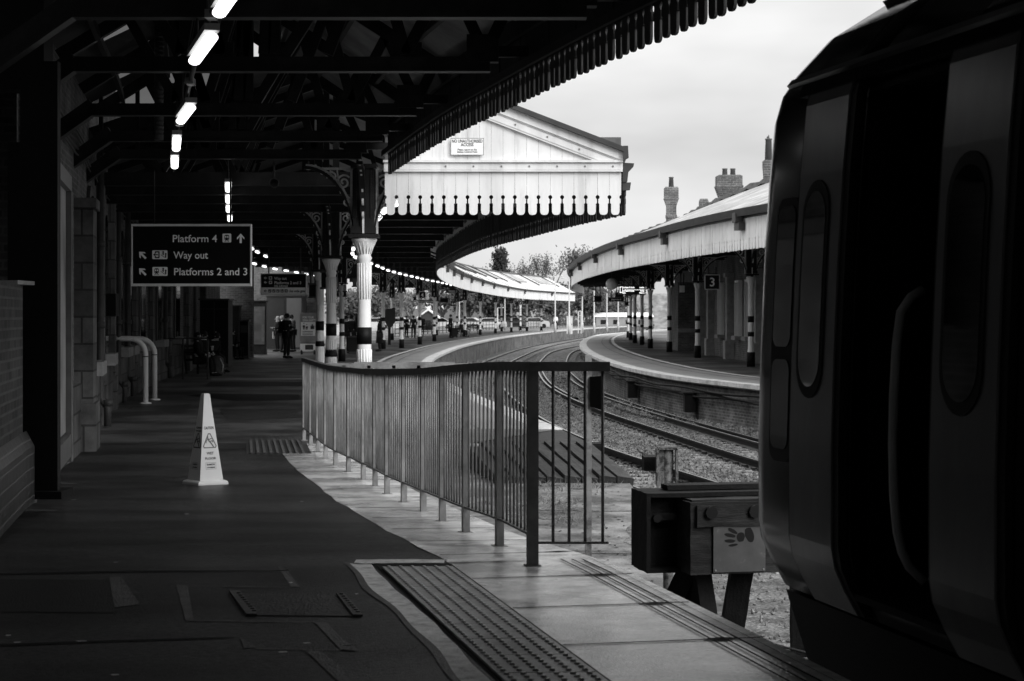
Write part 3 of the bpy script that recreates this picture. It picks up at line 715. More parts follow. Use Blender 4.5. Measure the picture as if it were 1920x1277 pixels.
for t in (.22, .5, .78):
    b.sweep([[(Vn(y) * (1 - t) + ridx(y) * t + u, y, VB + .80 + (RZ - VB - .80) * t + z) for u, z in ((-.03, -.02), (.03, -.02), (.03, -.12), (-.03, -.12))] for y in frange(5, 28, 2)])
    b.sweep([[(Wl(y) * (1 - t) + ridx(y) * t + u, y, VB + .95 + (RZ - VB - .95) * t + z) for u, z in ((-.03, -.02), (.03, -.02), (.03, -.12), (-.03, -.12))] for y in frange(5, 28, 2)])
b.build('purlins', M['truss'], near, world=True)

# ------------------------------------------------------------------ far canopy with white gable
farc = empty('far_platform_canopy', (-1, 28, 0), label='long white-valanced canopy curving away over the left far platform, its boarded gable facing the camera', cat='canopy')
GY = 27.5; gx0, gx1 = -1.875, 1.61; VBF = CZ + 1.47
b = MB()
nb = 20; bw_ = (gx1 - gx0) / nb
b2 = MB()
for i in range(nb):
    cx = gx0 + bw_ * (i + .5); off = .003 * math.sin(i * 2.7)
    b.prism([(cx + x * bw_ / .183, GY + off, VBF + z) for x, z in board_outline(.0915, .66)], (0, .024, 0))
b.build('gable_valance', M['gablew'], farc, world=True)
rzr = CZ + 2.40                              # roof height at the gutter
slope = .385
zroof = lambda x: rzr + (gx1 - x) * slope
b = MB()
for i in range(1, nb):
    xa, xb = gx0 + bw_ * i + .0015, gx0 + bw_ * (i + 1) - .0015
    b.prism([(xa, GY + .02, VBF + .66), (xb, GY + .02, VBF + .66), (xb, GY + .02, zroof(xb) - .02), (xa, GY + .02, zroof(xa) - .02)], (0, .022, 0))
b.build('gable_boarding', M['gablew'], farc, world=True)
b = MB(); b.box(((gx0 + gx1) / 2, GY + .07, VBF + .9), (gx1 - gx0, .02, .5)); b.build('backing', M['seam'], farc, world=True)
b = MB()
b.box(((gx0 + gx1) / 2, GY - .02, VBF + .71), (gx1 - gx0 + .02, .06, .10)); b.box(((gx0 + gx1) / 2, GY - .035, VBF + .785), (gx1 - gx0 + .04, .10, .035)); b.box(((gx0 + gx1) / 2, GY - .022, VBF + .645), (gx1 - gx0 + .02, .065, .022))
b.build('gable_rail', M['gablew'], farc, world=True)
b = MB()
def raked(o, w_, d, hh):  # board parallel to the roof slope, o below it
    xa, xb = gx0 - 1.0, gx1 + .02
    b.prism([(xa, GY - d, zroof(xa) - o - hh), (xb, GY - d, zroof(xb) - o - hh), (xb, GY - d, zroof(xb) - o), (xa, GY - d, zroof(xa) - o)], (0, w_, 0))
raked(.0, .10, .08, .13); raked(.13, .08, .06, .02); raked(.15, .07, .045, .11); raked(.26, .06, .035, .03)
b.build('bargeboard', M['gablew'], farc, world=True)
b = MB(); raked(-.075, .5, .16, .075); b.prism([(gx1 + .02, GY - .16, zroof(gx1) - .14), (gx1 + .10, GY - .16, zroof(gx1) - .10), (gx1 + .09, GY - .16, zroof(gx1) + .075), (gx1 + .02, GY - .16, zroof(gx1) + .075)], (0, .12, 0))
b.build('verge_capping', M['gutter'], farc, world=True)
b = MB()
for i in range(7):
    x = gx0 + .9 + i * .41; b.lathe([(.014, 0), (.014, .006), (.008, .012)], (0, 0, 0), 8) if False else b.box((x, GY - .055, VBF + .712), (.022, .014, .022))
for i in range(5):
    x = gx1 - .15 - i * .47; b.box((x, GY - .05, zroof(x) - .205), (.022, .014, .022))
b.build('bolt_heads', M['inkg'], farc, world=True)
b = MB(); X0 = gx1 + .02
b.prism([(X0, GY, CZ + 1.95), (X0 + .07, GY, CZ + 1.96), (X0 + .085, GY, CZ + 2.1), (X0 + .16, GY, CZ + 2.18), (X0 + .17, GY, CZ + 2.23), (X0, GY, CZ + 2.24)], (0, .14, 0))
b.prism([(X0, GY + .02, CZ + 1.83), (X0 + .11, GY + .02, CZ + 1.84), (X0 + .125, GY + .02, CZ + 1.95), (X0, GY + .02, CZ + 1.95)], (0, .1, 0))
b.build('gutter_bracket', M['gutter'], farc, world=True)
V4i = lambda y: V4(y)
valance(V4, 27.65, 70, lambda y: VBF, .72, 'track_valance', M['whited'], farc, stop=38, inner=M['board_shade'])
b = MB(); b.sweep([[(V4(y) + u, y, VBF + z) for u, z in ((0, .02), (.03, .02), (.03, .9), (0, .9))] for y in frange(70, 208, 3)]); b.build('far_valance', M['whited'], farc, world=True)
b = MB(); b.sweep([[(V4(y) + u, y, VBF + z) for u, z in ((.0, .68), (.05, .68), (.05, .86), (.0, .86))] for y in frange(28.1, 208, 1.5)]); b.build('valance_cornice', M['whited'], farc, world=True)
b = MB(); b.sweep([[(V4(y) + u, y, VBF + z) for u, z in ((.0, .82), (.15, .79), (.2, .93), (.14, .95), (0, .90))] for y in frange(28.2, 208, 1.5)])
b.build('gutter', M['gutter'], farc, world=True)
bm_ = None
for y in (62, 70, 78, 86.5, 95.5, 105, 116, 128, 142, 158, 176, 194):
    if bm_ is None:
        b = MB(); b.box((.14, 0, .0), (.2, .3, .26)); b.box((.10, 0, -.2), (.14, .42, .18)); bm_ = b.build('gutter_bracket', M['gutter'], farc); o = bm_
    else: o = bm_.copy(); COL.objects.link(o); o.parent = farc
    o.location = Vector((V4(y), y, VBF + .78)) - farc.location; o.rotation_euler = (0, 0, -math.atan(gslope(V4, y)))
Rg4 = lambda y: V4(y) - lin([(28, 4.0), (60, 4.0), (150, 3.6), (208, 3.2)])(y)
zr4 = CZ + 4.15
roof_sheet('roof_slope', lambda y: V4(y) + .08, VBF + .92, Rg4, zr4, frange(28.4, 208, 3), M['glassroof'], farc)
lf4 = lambda y: (Wl(y) - .3) if y < 70 else (Wl(70) - .3 + (V4(y) - 8.2 - Wl(70) + .3) * min(1, (y - 70) / 20))
gaps4 = [(29.2 + k * 3.3, 29.9 + k * 3.3, (.30, .46)[k % 2], (.46, .62)[k % 2]) for k in range(14)]
gap_roof(lf4, Rg4, VBF + 1.25, zr4, 28.2, 78, gaps4).build('roof_slope', M['corrd'], farc, world=True, fix=False)
roof_sheet('roof_slope', Rg4, zr4, lf4, VBF + 1.25, frange(78, 208, 3), M['corrd'], farc)
for g0, g1, s0, s1 in gaps4[:14]:
    b = MB(); Pf = lambda y, t: (lf4(y) * (1 - t) + Rg4(y) * t, y, (VBF + 1.25) * (1 - t) + zr4 * t + .03)
    b.face([Pf(g0 - .6, s0 - .02), Pf(g0 - .6, s1 + .02), Pf(g1 + .6, s1 + .02), Pf(g1 + .6, s0 - .02)]); b.build('skylight', M['dglass'], farc, world=True)
for y in frange(84, 204, 11):
    b = MB(); a = Vector((V4(y) - 1.0, y, VBF + 1.03 + 1.0 * .46 + .09)); c = Vector((Rg4(y), y, zr4 + .09)); b.beam(a, c, .22, .10); b.build('roof_rib', M['gutter'], farc, world=True)
for y in frange(90, 196, 17): # darker roof lights on the upper half of the slope
    b = MB()
    f = lambda yy, t: (V4(yy) * (1 - t) + Rg4(yy) * t, yy, (VBF + 1.03) * (1 - t) + zr4 * t + .045)
    b.face([f(y, .45), f(y + 8.5, .45), f(y + 8.5, .95), f(y, .95)]); b.build('roof_light', M['slate'], farc, world=True)
b = MB(); b.sweep([[(Rg4(y) + u, y, zr4 + z) for u, z in ((-.2, -.02), (0, .12), (.2, -.02))] for y in frange(28.2, 208, 3)]); b.build('ridge', M['gutter'], farc, world=True)
# trusses under the far canopy
def ftruss(y):
    b = MB(); xr, xl = V4(y) - .1, lf4(y) + .2; zc = VBF + 1.02 - .28
    b.beam((xl, y, zc), (xr - .1, y, zc), .12, .20); b.beam((xl, y, zc - .11), (xr - .1, y, zc - .11), .17, .022)
    xm = Rg4(y); b.beam((xr, y, VBF + 1.0), (xm, y, zr4 - .08), .08, .13); b.beam((xl, y, VBF + 1.18), (xm, y, zr4 - .08), .08, .13)
    b.beam((xm, y, zc), (xm, y, zr4 - .1), .08, .1)
    for t in (.3, .62):
        x = xr + (xm - xr) * t; zt = VBF + 1.0 + (zr4 - VBF - 1.08) * t
        b.beam((x, y, zc + .1), (x - .35, y, zt + .05), .06, .09); b.beam((x, y, zc + .1), (x + .3, y, zt - .1), .06, .09)
        x = xl + (xm - xl) * t; zt = VBF + 1.18 + (zr4 - VBF - 1.26) * t
        b.beam((x, y, zc + .1), (x + .5, y, zt + .1), .06, .09); b.beam((x, y, zc + .1), (x - .5, y, zt - .1), .06, .09)
    return b
for y in (30.3, 32.6, 35.2, 38, 41.2, 44.6, 48.4, 52.6, 57.4, 62.6, 68.4, 75, 82, 90, 99, 109, 120, 132, 146, 162, 180, 198): ftruss(y).build('roof_truss', M['truss'], farc, world=True)

# notice on the gable
def text_mesh(txt, size, bold=0.0, ax='LEFT', sp=1.0):
    c = bpy.data.curves.new('t', 'FONT'); c.body = txt; c.size = size; c.align_x = ax; c.offset = bold; c.resolution_u = 3; c.space_character = sp
    o = bpy.data.objects.new('t', c); COL.objects.link(o); bpy.context.view_layer.update()
    dg = bpy.context.evaluated_depsgraph_get(); me = bpy.data.meshes.new_from_object(o.evaluated_get(dg))
    bpy.data.objects.remove(o); bpy.data.curves.remove(c); return me
def letter(txt, loc, size, m, parent, bold=0.0, ax='LEFT', basis=None, sp=1.0, name='lettering', fitw=None):
    # loc is local to parent, text plane facing -Y unless a basis is given
    me = text_mesh(txt, size, bold, ax, sp); me.materials.clear(); me.materials.append(m)
    o = bpy.data.objects.new(name, me); COL.objects.link(o); o.parent = parent
    Mx = basis if basis is not None else Matrix.Rotation(R(90), 4, 'X')
    sx = 1
    if fitw:
        xs = [v.co.x for v in me.vertices]; sx = fitw / max(1e-6, max(xs) - min(xs))
    o.matrix_local = Matrix.Translation(Vector(loc)) @ Mx @ Matrix.Diagonal((sx, 1, 1, 1))
    return o
S = GY / F
t = empty('access_notice', (at(876, 275, GY - .03)), label='small white notice screwed to the gable boarding, reading no unauthorised access', cat='notice')
b = MB(); b.box((0, 0, 0), (61 * S, .008, 31 * S)); b.build('plate', M['white'], t)
b = MB(); wv, hv = 61 * S / 2, 31 * S / 2
for (cx, cz, sx, sz) in ((0, hv, 2 * wv + .012, .006), (0, -hv, 2 * wv + .012, .006), (wv, 0, .006, 2 * hv), (-wv, 0, .006, 2 * hv)): b.box((cx, -.002, cz), (sx, .010, sz))
b.build('border', M['seam'], t)
letter('NO UNAUTHORISED', (0, -.006, 7.6 * S), 8 * S, M['ink'], t, .0015, 'CENTER', fitw=57 * S)
letter('ACCESS', (0, -.006, .9 * S), 8 * S, M['ink'], t, .0015, 'CENTER', fitw=24 * S)
letter('Please report to the', (0, -.006, -7.2 * S), 5 * S, M['ink'], t, .0008, 'CENTER', fitw=36 * S)
letter('Station Control Point', (0, -.006, -11.5 * S), 5 * S, M['ink'], t, .0008, 'CENTER', fitw=38 * S)

# ------------------------------------------------------------------ columns
def spiral(cx, cz, r, a0, turns, n=22, sgn=1):
    return [(cx + r * (1 - i / n * .85) * math.cos(a0 + sgn * turns * 6.283 * i / n), cz + r * (1 - i / n * .85) * math.sin(a0 + sgn * turns * 6.283 * i / n)) for i in range(n + 1)]
def bracket_meshes(W_, H_, lo=False):
    """spandrel in the local XZ plane, corner at (0,0) top, reaching -X and -Z; light scrollwork and dark rib"""
    b = MB(); rib = MB()
    arc = [(-W_ + W_ * 0 + W_ * (1 - math.cos(R(90) * t)) , -H_ * (1 - math.sin(R(90) * (1 - t)) )) for t in np.linspace(0, 1, 14)]
    arc = [(-W_ * math.cos(a) ** 1, -H_ + H_ * (math.sin(a))) for a in np.linspace(0, R(90), 14)]
    arc = [(-W_ + W_ * math.sin(a), -H_ + H_ * math.cos(a)) for a in np.linspace(0, R(90), 14)]
    r0 = .022
    rib.sweep([[(x - .0, -.045, z - .035), (x, .045, z - .035), (x + .012, .045, z + .012), (x + .012, -.045, z + .012)] for x, z in arc])
    def ln(pts, w_=.020, d=.014):
        pts = [Vector((x, 0, z)) for x, z in pts]; secs = []
        for i, p in enumerate(pts):
            dd = (pts[min(i + 1, len(pts) - 1)] - pts[max(i - 1, 0)]).normalized(); nn = Vector((-dd.z, 0, dd.x)) * w_ / 2
            secs.append([p - nn + Vector((0, -d, 0)), p + nn + Vector((0, -d, 0)), p + nn + Vector((0, d, 0)), p - nn + Vector((0, d, 0))])
        b.sweep(secs)
    ln([(-W_ * .95, -.03), (-.02, -.03)], .035); ln([(-.03, -.02), (-.03, -H_ * .95)], .035)
    ln([(x + .03, z + .025) for x, z in arc], .030)
    m_ = min(W_, H_)
    ln(spiral(-.20 * W_, -.22 * H_, .155 * m_, R(40), 1.6), .030 * m_ + .004); ln(spiral(-.43 * W_, -.14 * H_, .105 * m_, R(200), 1.4, sgn=-1), .026 * m_ + .004)
    ln(spiral(-.13 * W_, -.50 * H_, .105 * m_, R(80), 1.4, sgn=-1), .026 * m_ + .004); 
    if not lo:
        ln(spiral(-.62 * W_, -.085 * H_, .06 * m_, R(0), 1.2), .02); ln(spiral(-.085 * W_, -.70 * H_, .06 * m_, R(100), 1.2), .02)
        ln([(-.33 * W_, -.05 * H_), (-.30 * W_, -.2 * H_), (-.26 * W_, -.38 * H_)], .02)
    return b, rib
def column(name, HC, fl, brW, brH, mt, block=.9, dirs=(0, 90, 180, 270)):
    """cast iron column of height HC to the capital, banded; brackets above"""
    t = empty(name)
    s = HC / 2.92
    b = MB()
    rad = .105 if fl else .095
    if fl:
        b.lathe([(rad * 1.05, .01), (rad * 1.05, .95), (rad * .98, 1.0), (rad, 1.30), (rad, 1.62), (rad * .96, 1.64), (rad * .92, 2.62), (rad * 1.1, 2.66), (rad * .92, 2.70), (rad * 1.05, 2.78), (rad * 1.7, 2.90), (rad * 1.8, 2.92), (rad * 1.8, 2.95), (rad * 1.2, 2.96)], n=32, flute=None)
        sh = b.build('shaft', M[mt], t)
        b = MB()
        for k in range(16):   # raised reeds leave the fluted stretches their shadow lines
            a = 2 * math.pi * k / 16; ca, sa = math.cos(a), math.sin(a)
            for z0, z1, rr in ((.05, .92, rad * 1.05), (1.03, 1.30, rad * .99), (2.05, 2.58, rad * .94)):
                b.tube([(ca * rr, sa * rr, z0), (ca * rr, sa * rr, z1)], .012, 5)
            b.tube([(ca * rad * .95, sa * rad * .95, 2.72), (ca * rad * 1.25, sa * rad * 1.25, 2.82), (ca * rad * 1.62, sa * rad * 1.62, 2.90)], .010, 4)
        b.build('fluting', M[mt], t)
        b = MB(); b.lathe([(rad * 1.06, 1.38), (rad * 1.06, 1.63)], n=24); b.build('band', M['black'], t)
        b = MB(); b.lathe([(rad * 1.1, .95), (rad * 1.22, .97), (rad * 1.25, 1.0), (rad * 1.12, 1.04), (rad * 1.08, 1.10)], n=24); b.build('collar', M['black'], t)
        b = MB(); b.lathe([(rad * 1.5, -.02), (rad * 1.5, .06), (rad * 1.2, .09)], n=24); b.build('foot', M['black'], t)
    else:
        b.lathe([(rad * 1.15, .40), (rad * 1.25, .47), (rad * 1.0, .60), (rad * .98, 2.55), (rad * 1.08, 2.57), (rad * 1.08, 2.60), (rad * .95, 2.62), (rad * 1.1, 2.72), (rad * 1.55, 2.86), (rad * 1.6, 2.92), (rad * 1.2, 2.94)], n=20); b.build('shaft', M[mt], t)
        b = MB(); b.lathe([(rad * 1.45, -.02), (rad * 1.42, .46), (rad * 1.3, .48)], n=20); b.build('base', M['black'], t)
        b = MB(); b.lathe([(rad * 1.08, 1.44), (rad * 1.08, 1.64)], n=20); b.build('band', M['black'], t)
        b = MB(); b.lathe([(rad * 1.08, .98), (rad * 1.08, 1.13)], n=20); b.build('band', M['black'], t)
    b = MB(); b.box((0, 0, 2.985), (.44, .44, .05)); b.box((0, 0, 3.03 + block / 2), (.30, .30, block)); b.box((0, 0, 3.07), (.36, .36, .10)); b.box((0, 0, 3.0 + block), (.38, .38, .06))
    for sx, sy in ((0, -1), (0, 1), (1, 0), (-1, 0)):
        for d in (-.11, .11):
            b.box((sx * .155 + (d if sx == 0 else 0), sy * .155 + (d if sy == 0 else 0), 3.1 + block / 2), (.02 if sx == 0 else .02, .02, block * .7))
    b.build('head_block', M['truss'], t)
    for i, dg_ in enumerate(dirs):
        bb, rib = bracket_meshes(brW, brH, lo=not fl)
        for q, (mbb, mm_) in enumerate(((bb, 'whited'), (rib, 'truss'))):
            if q == 0: br = mbb.build('bracket', M[mm_ if not fl else 'pipe'], t); holder = br
            else: ob = mbb.build('rib', M['truss'], br); continue
            br.location = (-.16 * math.cos(R(dg_)), -.16 * math.sin(R(dg_)), 3.0 + block); br.rotation_euler = (0, 0, R(dg_))
    return t
ORD = ['first', 'second', 'third', 'fourth', 'fifth', 'sixth', 'seventh', 'eighth', 'ninth', 'tenth', 'eleventh', 'twelfth', 'thirteenth', 'fourteenth', 'fifteenth', 'sixteenth', 'seventeenth', 'eighteenth', 'nineteenth', 'twentieth', 'twenty-first', 'twenty-second', 'twenty-third', 'twenty-fourth', 'twenty-fifth', 'twenty-sixth', 'twenty-seventh', 'twenty-eighth', 'twenty-ninth', 'thirtieth']
M['brk'] = mat('bracket_paint', .6, .6, .3, 5)
protoA = column('fluted_column', 2.92, True, .74, 1.05, 'white', block=1.02)
for c in protoA.children:
    if c.name.startswith('bracket'): c.data.materials[0] = M['brk']
gA = 'fluted columns beside the metal fence'
spotsA = [(683, 27.8, 'nearest tall white fluted column with black bands, behind the long metal fence'), (621, 38.2, 'second white fluted column with black bands, left of the nearest one'), (600, 50.3, 'third white fluted column, beside the safety poster board')]
for i, (px, Y, lb) in enumerate(spotsA):
    o = protoA if i == 0 else copy_tree(protoA)
    o.location = ((px - 960) / F * Y, Y, zg(Y)); tag(o, lb, 'column', gA)
protoB = column('banded_column', 2.92, False, 1.0, 1.0, 'white', block=.95)
gB = 'banded columns receding along the far platform'
rowB = [(641, 71.5), (718.5, 97), (735, 130), (753, 99), (787, 111), (814.4, 124), (818.5, 160), (857, 168), (871.4, 150), (900.4, 163), (929, 176), (940.5, 198), (958.7, 191), (976, 214), (988, 200), (1015, 206)]
rowB.sort(key=lambda p: p[0])
for i, (px, Y) in enumerate(rowB):
    o = protoB if i == 0 else copy_tree(protoB)
    o.location = ((px - 960) / F * Y, Y, zg(Y)); o.rotation_euler = (0, 0, -math.atan(gslope(V4, Y)))
    tag(o, f'slim black-banded column on the left far platform, {ORD[i]} from the left of its row', 'column', gB)
gC = 'banded columns along the right platform'
rowC = [(1408, 60.5), (1308, 73), (1255, 84.5), (1219.4, 93.9), (1203.8, 105), (1190.4, 111.5), (1182.5, 124), (1178, 137)]
protoC = None
for i, (px, Y) in enumerate(rowC):
    if i == 0:
        o = protoC = copy_tree(protoB)
        for c in protoC.children:
            if c.name.startswith('bracket'):
                nm = c.data.copy(); nm.materials[0] = M['whited']; c.data = nm
    else: o = copy_tree(protoC)
    o.location = ((px - 960) / F * Y, Y, Z3); o.rotation_euler = (0, 0, -math.atan(gslope(V3, Y)))
    tag(o, f'white black-banded column on the right platform, {ORD[i]} from the train', 'column', gC)

# ------------------------------------------------------------------ right platform canopy and building
rc = empty('right_platform_canopy', (6, 70, 0), label='slate-roofed canopy with white boarded valance curving along the right platform', cat='canopy')
VB3 = CZ + 1.645
valance(V3, 37, 84, lambda y: VB3, .80, 'track_valance', M['whited'], rc, step=.26)
b = MB(); b.sweep([[(V3(y) + u, y, VB3 + z) for u, z in ((0, .02), (.03, .02), (.03, .8), (0, .8))] for y in frange(84, 150, 3)]); b.build('far_valance', M['whited'], rc, world=True)
b = MB(); b.sweep([[(V3(y) + u, y, VB3 + z) for u, z in ((-.03, .86), (-.22, .84), (-.28, 1.02), (-.20, 1.04), (.06, .98), (.06, .8), (-.03, .8))] for y in frange(30, 150, 1.5)])
b.build('gutter', M['gutter'], rc, world=True)
for i, y in enumerate((38, 47.5, 57.2, 67, 77.5, 90, 104)):
    if i == 0:
        b = MB(); b.box((-.15, 0, .0), (.2, .3, .3)); b.box((-.10, 0, -.24), (.16, .42, .2)); gb = b.build('gutter_bracket', M['gutter'], rc); o = gb
    else: o = gb.copy(); COL.objects.link(o); o.parent = rc
    o.location = Vector((V3(y), y, VB3 + .84)) - rc.location; o.rotation_euler = (0, 0, -math.atan(gslope(V3, y)))
ro = lin([(30, 5.2), (92, 5.2), (112, 3.6), (134, 1.6), (150, 1.2)])
R3 = lambda y: V3(y) + ro(y)
zr3 = lambda y: CZ + lin([(30, 4.75), (92, 4.75), (112, 4.6), (134, 4.5), (150, 4.0)])(y)
b = MB()
b.sweep([[(V3(y) - .1, y, VB3 + 1.0), (V3(y) * .5 + R3(y) * .5, y, (VB3 + 1.0 + zr3(y)) / 2 + .03 * math.sin(y)), (R3(y), y, zr3(y))] for y in frange(30, 150, 2)], closed=False); b.build('roof_slope', M['slate'], rc, world=True, fix=False)
b = MB(); b.sweep([[(R3(y) + u, y, zr3(y) + z + .05 * math.sin(y * 2.1)) for u, z in ((-.35, -.12), (-.2, .10), (.1, .14), (.3, -.1))] for y in frange(30, 150, .9)]); b.build('ridge', M['moss'], rc, world=True)
b = MB(); b.sweep([[(V3(y) + .1, y, VB3 + .78), (V3(y) + 6.2, y, VB3 + 1.0)] for y in frange(30, 150, 3)], closed=False); b.build('soffit', M['corrd'], rc, world=True, fix=False)
b = MB()
for y in frange(44, 146, 6.1): b = MB(); b.beam((V3(y) + .1, y, VB3 + .62), (V3(y) + 5.6, y, VB3 + .62), .12, .2); b.build('soffit_beam', M['truss'], rc, world=True)
W3 = table([(34, 11.6), (45, 9.9), (60, 8.9), (72, 8.45), (80, 8.4), (92, 8.7), (108, 9.5), (135, 11.8)])
bd = empty('platform_building', (11, 70, 0), label='brick station building with stone pilasters behind the right platform columns', cat='building')
wallstrip('wall', frange(40, 125, 2), W3, Z3, CZ + 3.0, M['brick3'], bd).location = -bd.location
b = MB(); ys = frange(40, 125, 4)
b.sweep([[(W3(y) + 1.2, y, CZ + 2.9), (W3(y) + 5.5, y, CZ + 7.35)] for y in ys], closed=False); b.build('roof', M['slate'], bd, world=True, fix=False)
b = MB(); b.sweep([[(W3(y) + 5.3, y, CZ + 7.30), (W3(y) + 5.5, y, CZ + 7.47), (W3(y) + 5.7, y, CZ + 7.3)] for y in ys]); b.build('roof_ridge', M['moss'], bd, world=True)
b = MB()
for y in (52, 55.2, 61.5, 64.8, 71.5, 77.8, 81.4): b = MB(); b.box((W3(y) - .12, y, Z3 + 1.65), (.28, .55, 3.3)); b.box((W3(y) - .16, y, Z3 + .35), (.36, .75, .7)); b.box((W3(y) - .16, y, Z3 + 3.2), (.36, .7, .16)); b.build('pilaster', M['trim'], bd, world=True)
for i, y in enumerate((57, 59.6, 67.2, 69.6, 74.6)):
    b = MB(); b.box((W3(y) - .03, y, Z3 + 1.9), (.10, 1.0, 2.0)); wn = b.build('window', M['glass'], bd, world=True)
    b = MB()
    for d in (-.52, .52): b.box((W3(y) - .07, y + d, Z3 + 1.9), (.16, .07, 2.1))
    b.box((W3(y) - .07, y, Z3 + 2.93), (.16, 1.1, .07)); b.box((W3(y) - .07, y, Z3 + 1.9), (.13, .05, 2.0)); b.bm.transform(Matrix.Translation(-bd.location)); b.build('frame', M['white'], wn)
    b = MB(); b.box((W3(y) - .12, y, Z3 + .82), (.3, 1.25, .14)); b.bm.transform(Matrix.Translation(-bd.location)); b.build('sill', M['trim'], wn)
b = MB(); b.box((W3(89) - .1, 88.9, Z3 + 1.6), (1.5, 3.6, 3.2)); b.build('projecting_bay', M['brick3'], bd, world=True)
b = MB(); b.box((W3(89) - .1, 87.07, Z3 + .95), (1.5, .05, .18)); b.build('stone_band', M['trim'], bd, world=True)
def chimney(px, ptop, pbase, Y, wpx, pots, label, shape):
    S_ = Y / F; x = (px - 960) * S_; zt = CZ + (HZ - ptop) * S_; zb = CZ + (HZ - pbase) * S_ - 1.2; w_ = wpx * S_
    t = empty('chimney_stack', (x, Y, zb), label=label, cat='chimney', group='chimneys above the right platform building')
    H_ = zt - zb; b = MB()
    def ring(z, k, kx=1): return [(-w_ / 2 * k * kx, -w_ / 2 * k * .8, z), (w_ / 2 * k * kx, -w_ / 2 * k * .8, z), (w_ / 2 * k * kx, w_ / 2 * k * .8, z), (-w_ / 2 * k * kx, w_ / 2 * k * .8, z)]
    b.sweep([ring(z * H_, k) for z, k in shape], swap=True)
    b.build('stack', M['brickc'], t)
    for dx, pw, p0 in pots:
        b = MB(); b.lathe([(pw * S_ * .62, p0 * H_), (pw * S_ * .5, H_ - .06), (pw * S_ * .58, H_ - .05), (pw * S_ * .58, H_)], (dx * S_, 0, 0), 12); b.build('pot', M['terra'], t)
    return t
chimney(1258.5, 332, 415, 100, 26, [(0, 8, .84)], 'tall slender brick chimney with a single pot, leftmost on the right roofs', [(0, .7), (.38, .7), (.385, .78), (.43, .78), (.435, .7), (.56, .7), (.66, 1.0), (.67, 1.08), (.69, 1.0), (.83, 1.0), (.85, .85)])
chimney(1319.5, 373, 392, 96, 17, [], 'short stubby brick chimney without pots between two taller ones', [(0, .85), (.62, .85), (.66, 1.0), (.93, 1.0), (1.0, .8)])
chimney(1366.5, 316, 374, 88, 49, [(-7.5, 9, .8), (7.5, 9, .8)], 'broad double brick chimney with two pots', [(0, .78), (.50, .78), (.62, .95), (.68, 1.04), (.70, .96), (.86, .96), (.88, .8)])
cm4 = chimney(1441, 260, 338, 76, 20, [(0, 11.5, .69)], 'brick chimney with one tall pot beside the train, a bird standing on it', [(0, .85), (.30, .85), (.31, .95), (.36, .95), (.37, .85), (.5, .95), (.60, 1.05), (.68, 1.05), (.70, .8)])
# the bird
bx = at(1440, 260, 76); t = empty('bird', bx, label='small bird perched on the rightmost chimney pot', cat='bird')
S_ = 76 / F
def skinmesh(name, verts, edges, radii, m, parent, sub=1, root=0):
    me = bpy.data.meshes.new(name); me.from_pydata([tuple(v) for v in verts], edges, [])
    o = bpy.data.objects.new(name, me); COL.objects.link(o); o.modifiers.new('s', 'SKIN')
    if not me.skin_vertices: me.attributes
    sv = me.skin_vertices[0].data
    for i, r in enumerate(radii): sv[i].radius = (r, r) if not isinstance(r, tuple) else r
    for i in range(len(verts)): sv[i].use_root = (i == root)
    ms = o.modifiers.new('u', 'SUBSURF'); ms.levels = sub; ms.render_levels = sub
    dg = bpy.context.evaluated_depsgraph_get(); dg.update()
    m2 = bpy.data.meshes.new_from_object(o.evaluated_get(dg)); m2.name = name
    for p in m2.polygons: p.use_smooth = True
    o.modifiers.clear(); o.data = m2; bpy.data.meshes.remove(me); m2.materials.clear(); m2.materials.append(m); o.parent = parent
    return o
skinmesh('body', [(-3*S_,0,1.6*S_),(-1*S_,0,3*S_),(1.2*S_,0,4.2*S_),(1.6*S_,0,6.6*S_),(.3*S_,0,7.2*S_),(3.4*S_,0,.9*S_)], [(0,1),(1,2),(2,3),(3,4),(1,5)], [1.0*S_,2.0*S_,1.8*S_,.9*S_,.25*S_,.5*S_], M['bird'], t, 1, 1)
b = MB(); b.tube([(-.3*S_,0,-.2*S_), (-.2*S_,0,1.6*S_)], .25*S_, 4); b.tube([(.6*S_,0,-.2*S_), (.5*S_,0,1.6*S_)], .25*S_, 4); b.build('legs', M['terra'], t)

# ------------------------------------------------------------------ left station building
sb = empty('station_building', (-8, 35, 0), label='soot-dark brick station building with arched recesses along the left of the platform', cat='building')
def hz(f, y): return f(y)
ysw = frange(16, 78, 1.0)
wallstrip('wall', ysw, Wl, lambda y: zg(y) + .95, CZ + 4.6, M['brickL'], sb, ).location = -sb.location
b = MB(); b.sweep([[(Wl(y) - .02, y, zg(y) - .05), (Wl(y) + .10, y, zg(y) - .05), (Wl(y) + .10, y, zg(y) + .90), (Wl(y) - .02, y, zg(y) + .96)] for y in ysw]); b.build('stone_plinth', M['stonew'], sb, world=True)
def pilaster(y, w_, h_, proud):
    b = MB(); sl = -math.atan(gslope(Wl, y)); c = Vector((Wl(y), y, zg(y)))
    b.box(c + Vector((proud / 2, 0, h_ / 2)), (proud + .1, w_, h_), rz=sl); b.box(c + Vector((proud / 2 + .03, 0, .32)), (proud + .12, w_ + .16, .64), rz=sl); b.box(c + Vector((proud / 2 + .03, 0, h_)), (proud + .12, w_ + .1, .14), rz=sl)
    return b
for y, w_, h_, pr in ((25.2, .8, 3.3, .20), (31, .6, 4.2, .08), (36.0, .6, 4.2, .08), (43.5, .6, 4.4, .08), (48.5, .6, 4.4, .08), (54, .6, 4.4, .1), (60, .7, 4.4, .12), (67, .7, 4.4, .15)): pilaster(y, w_, h_, pr).build('pilaster', M['stonew'], sb, world=True)
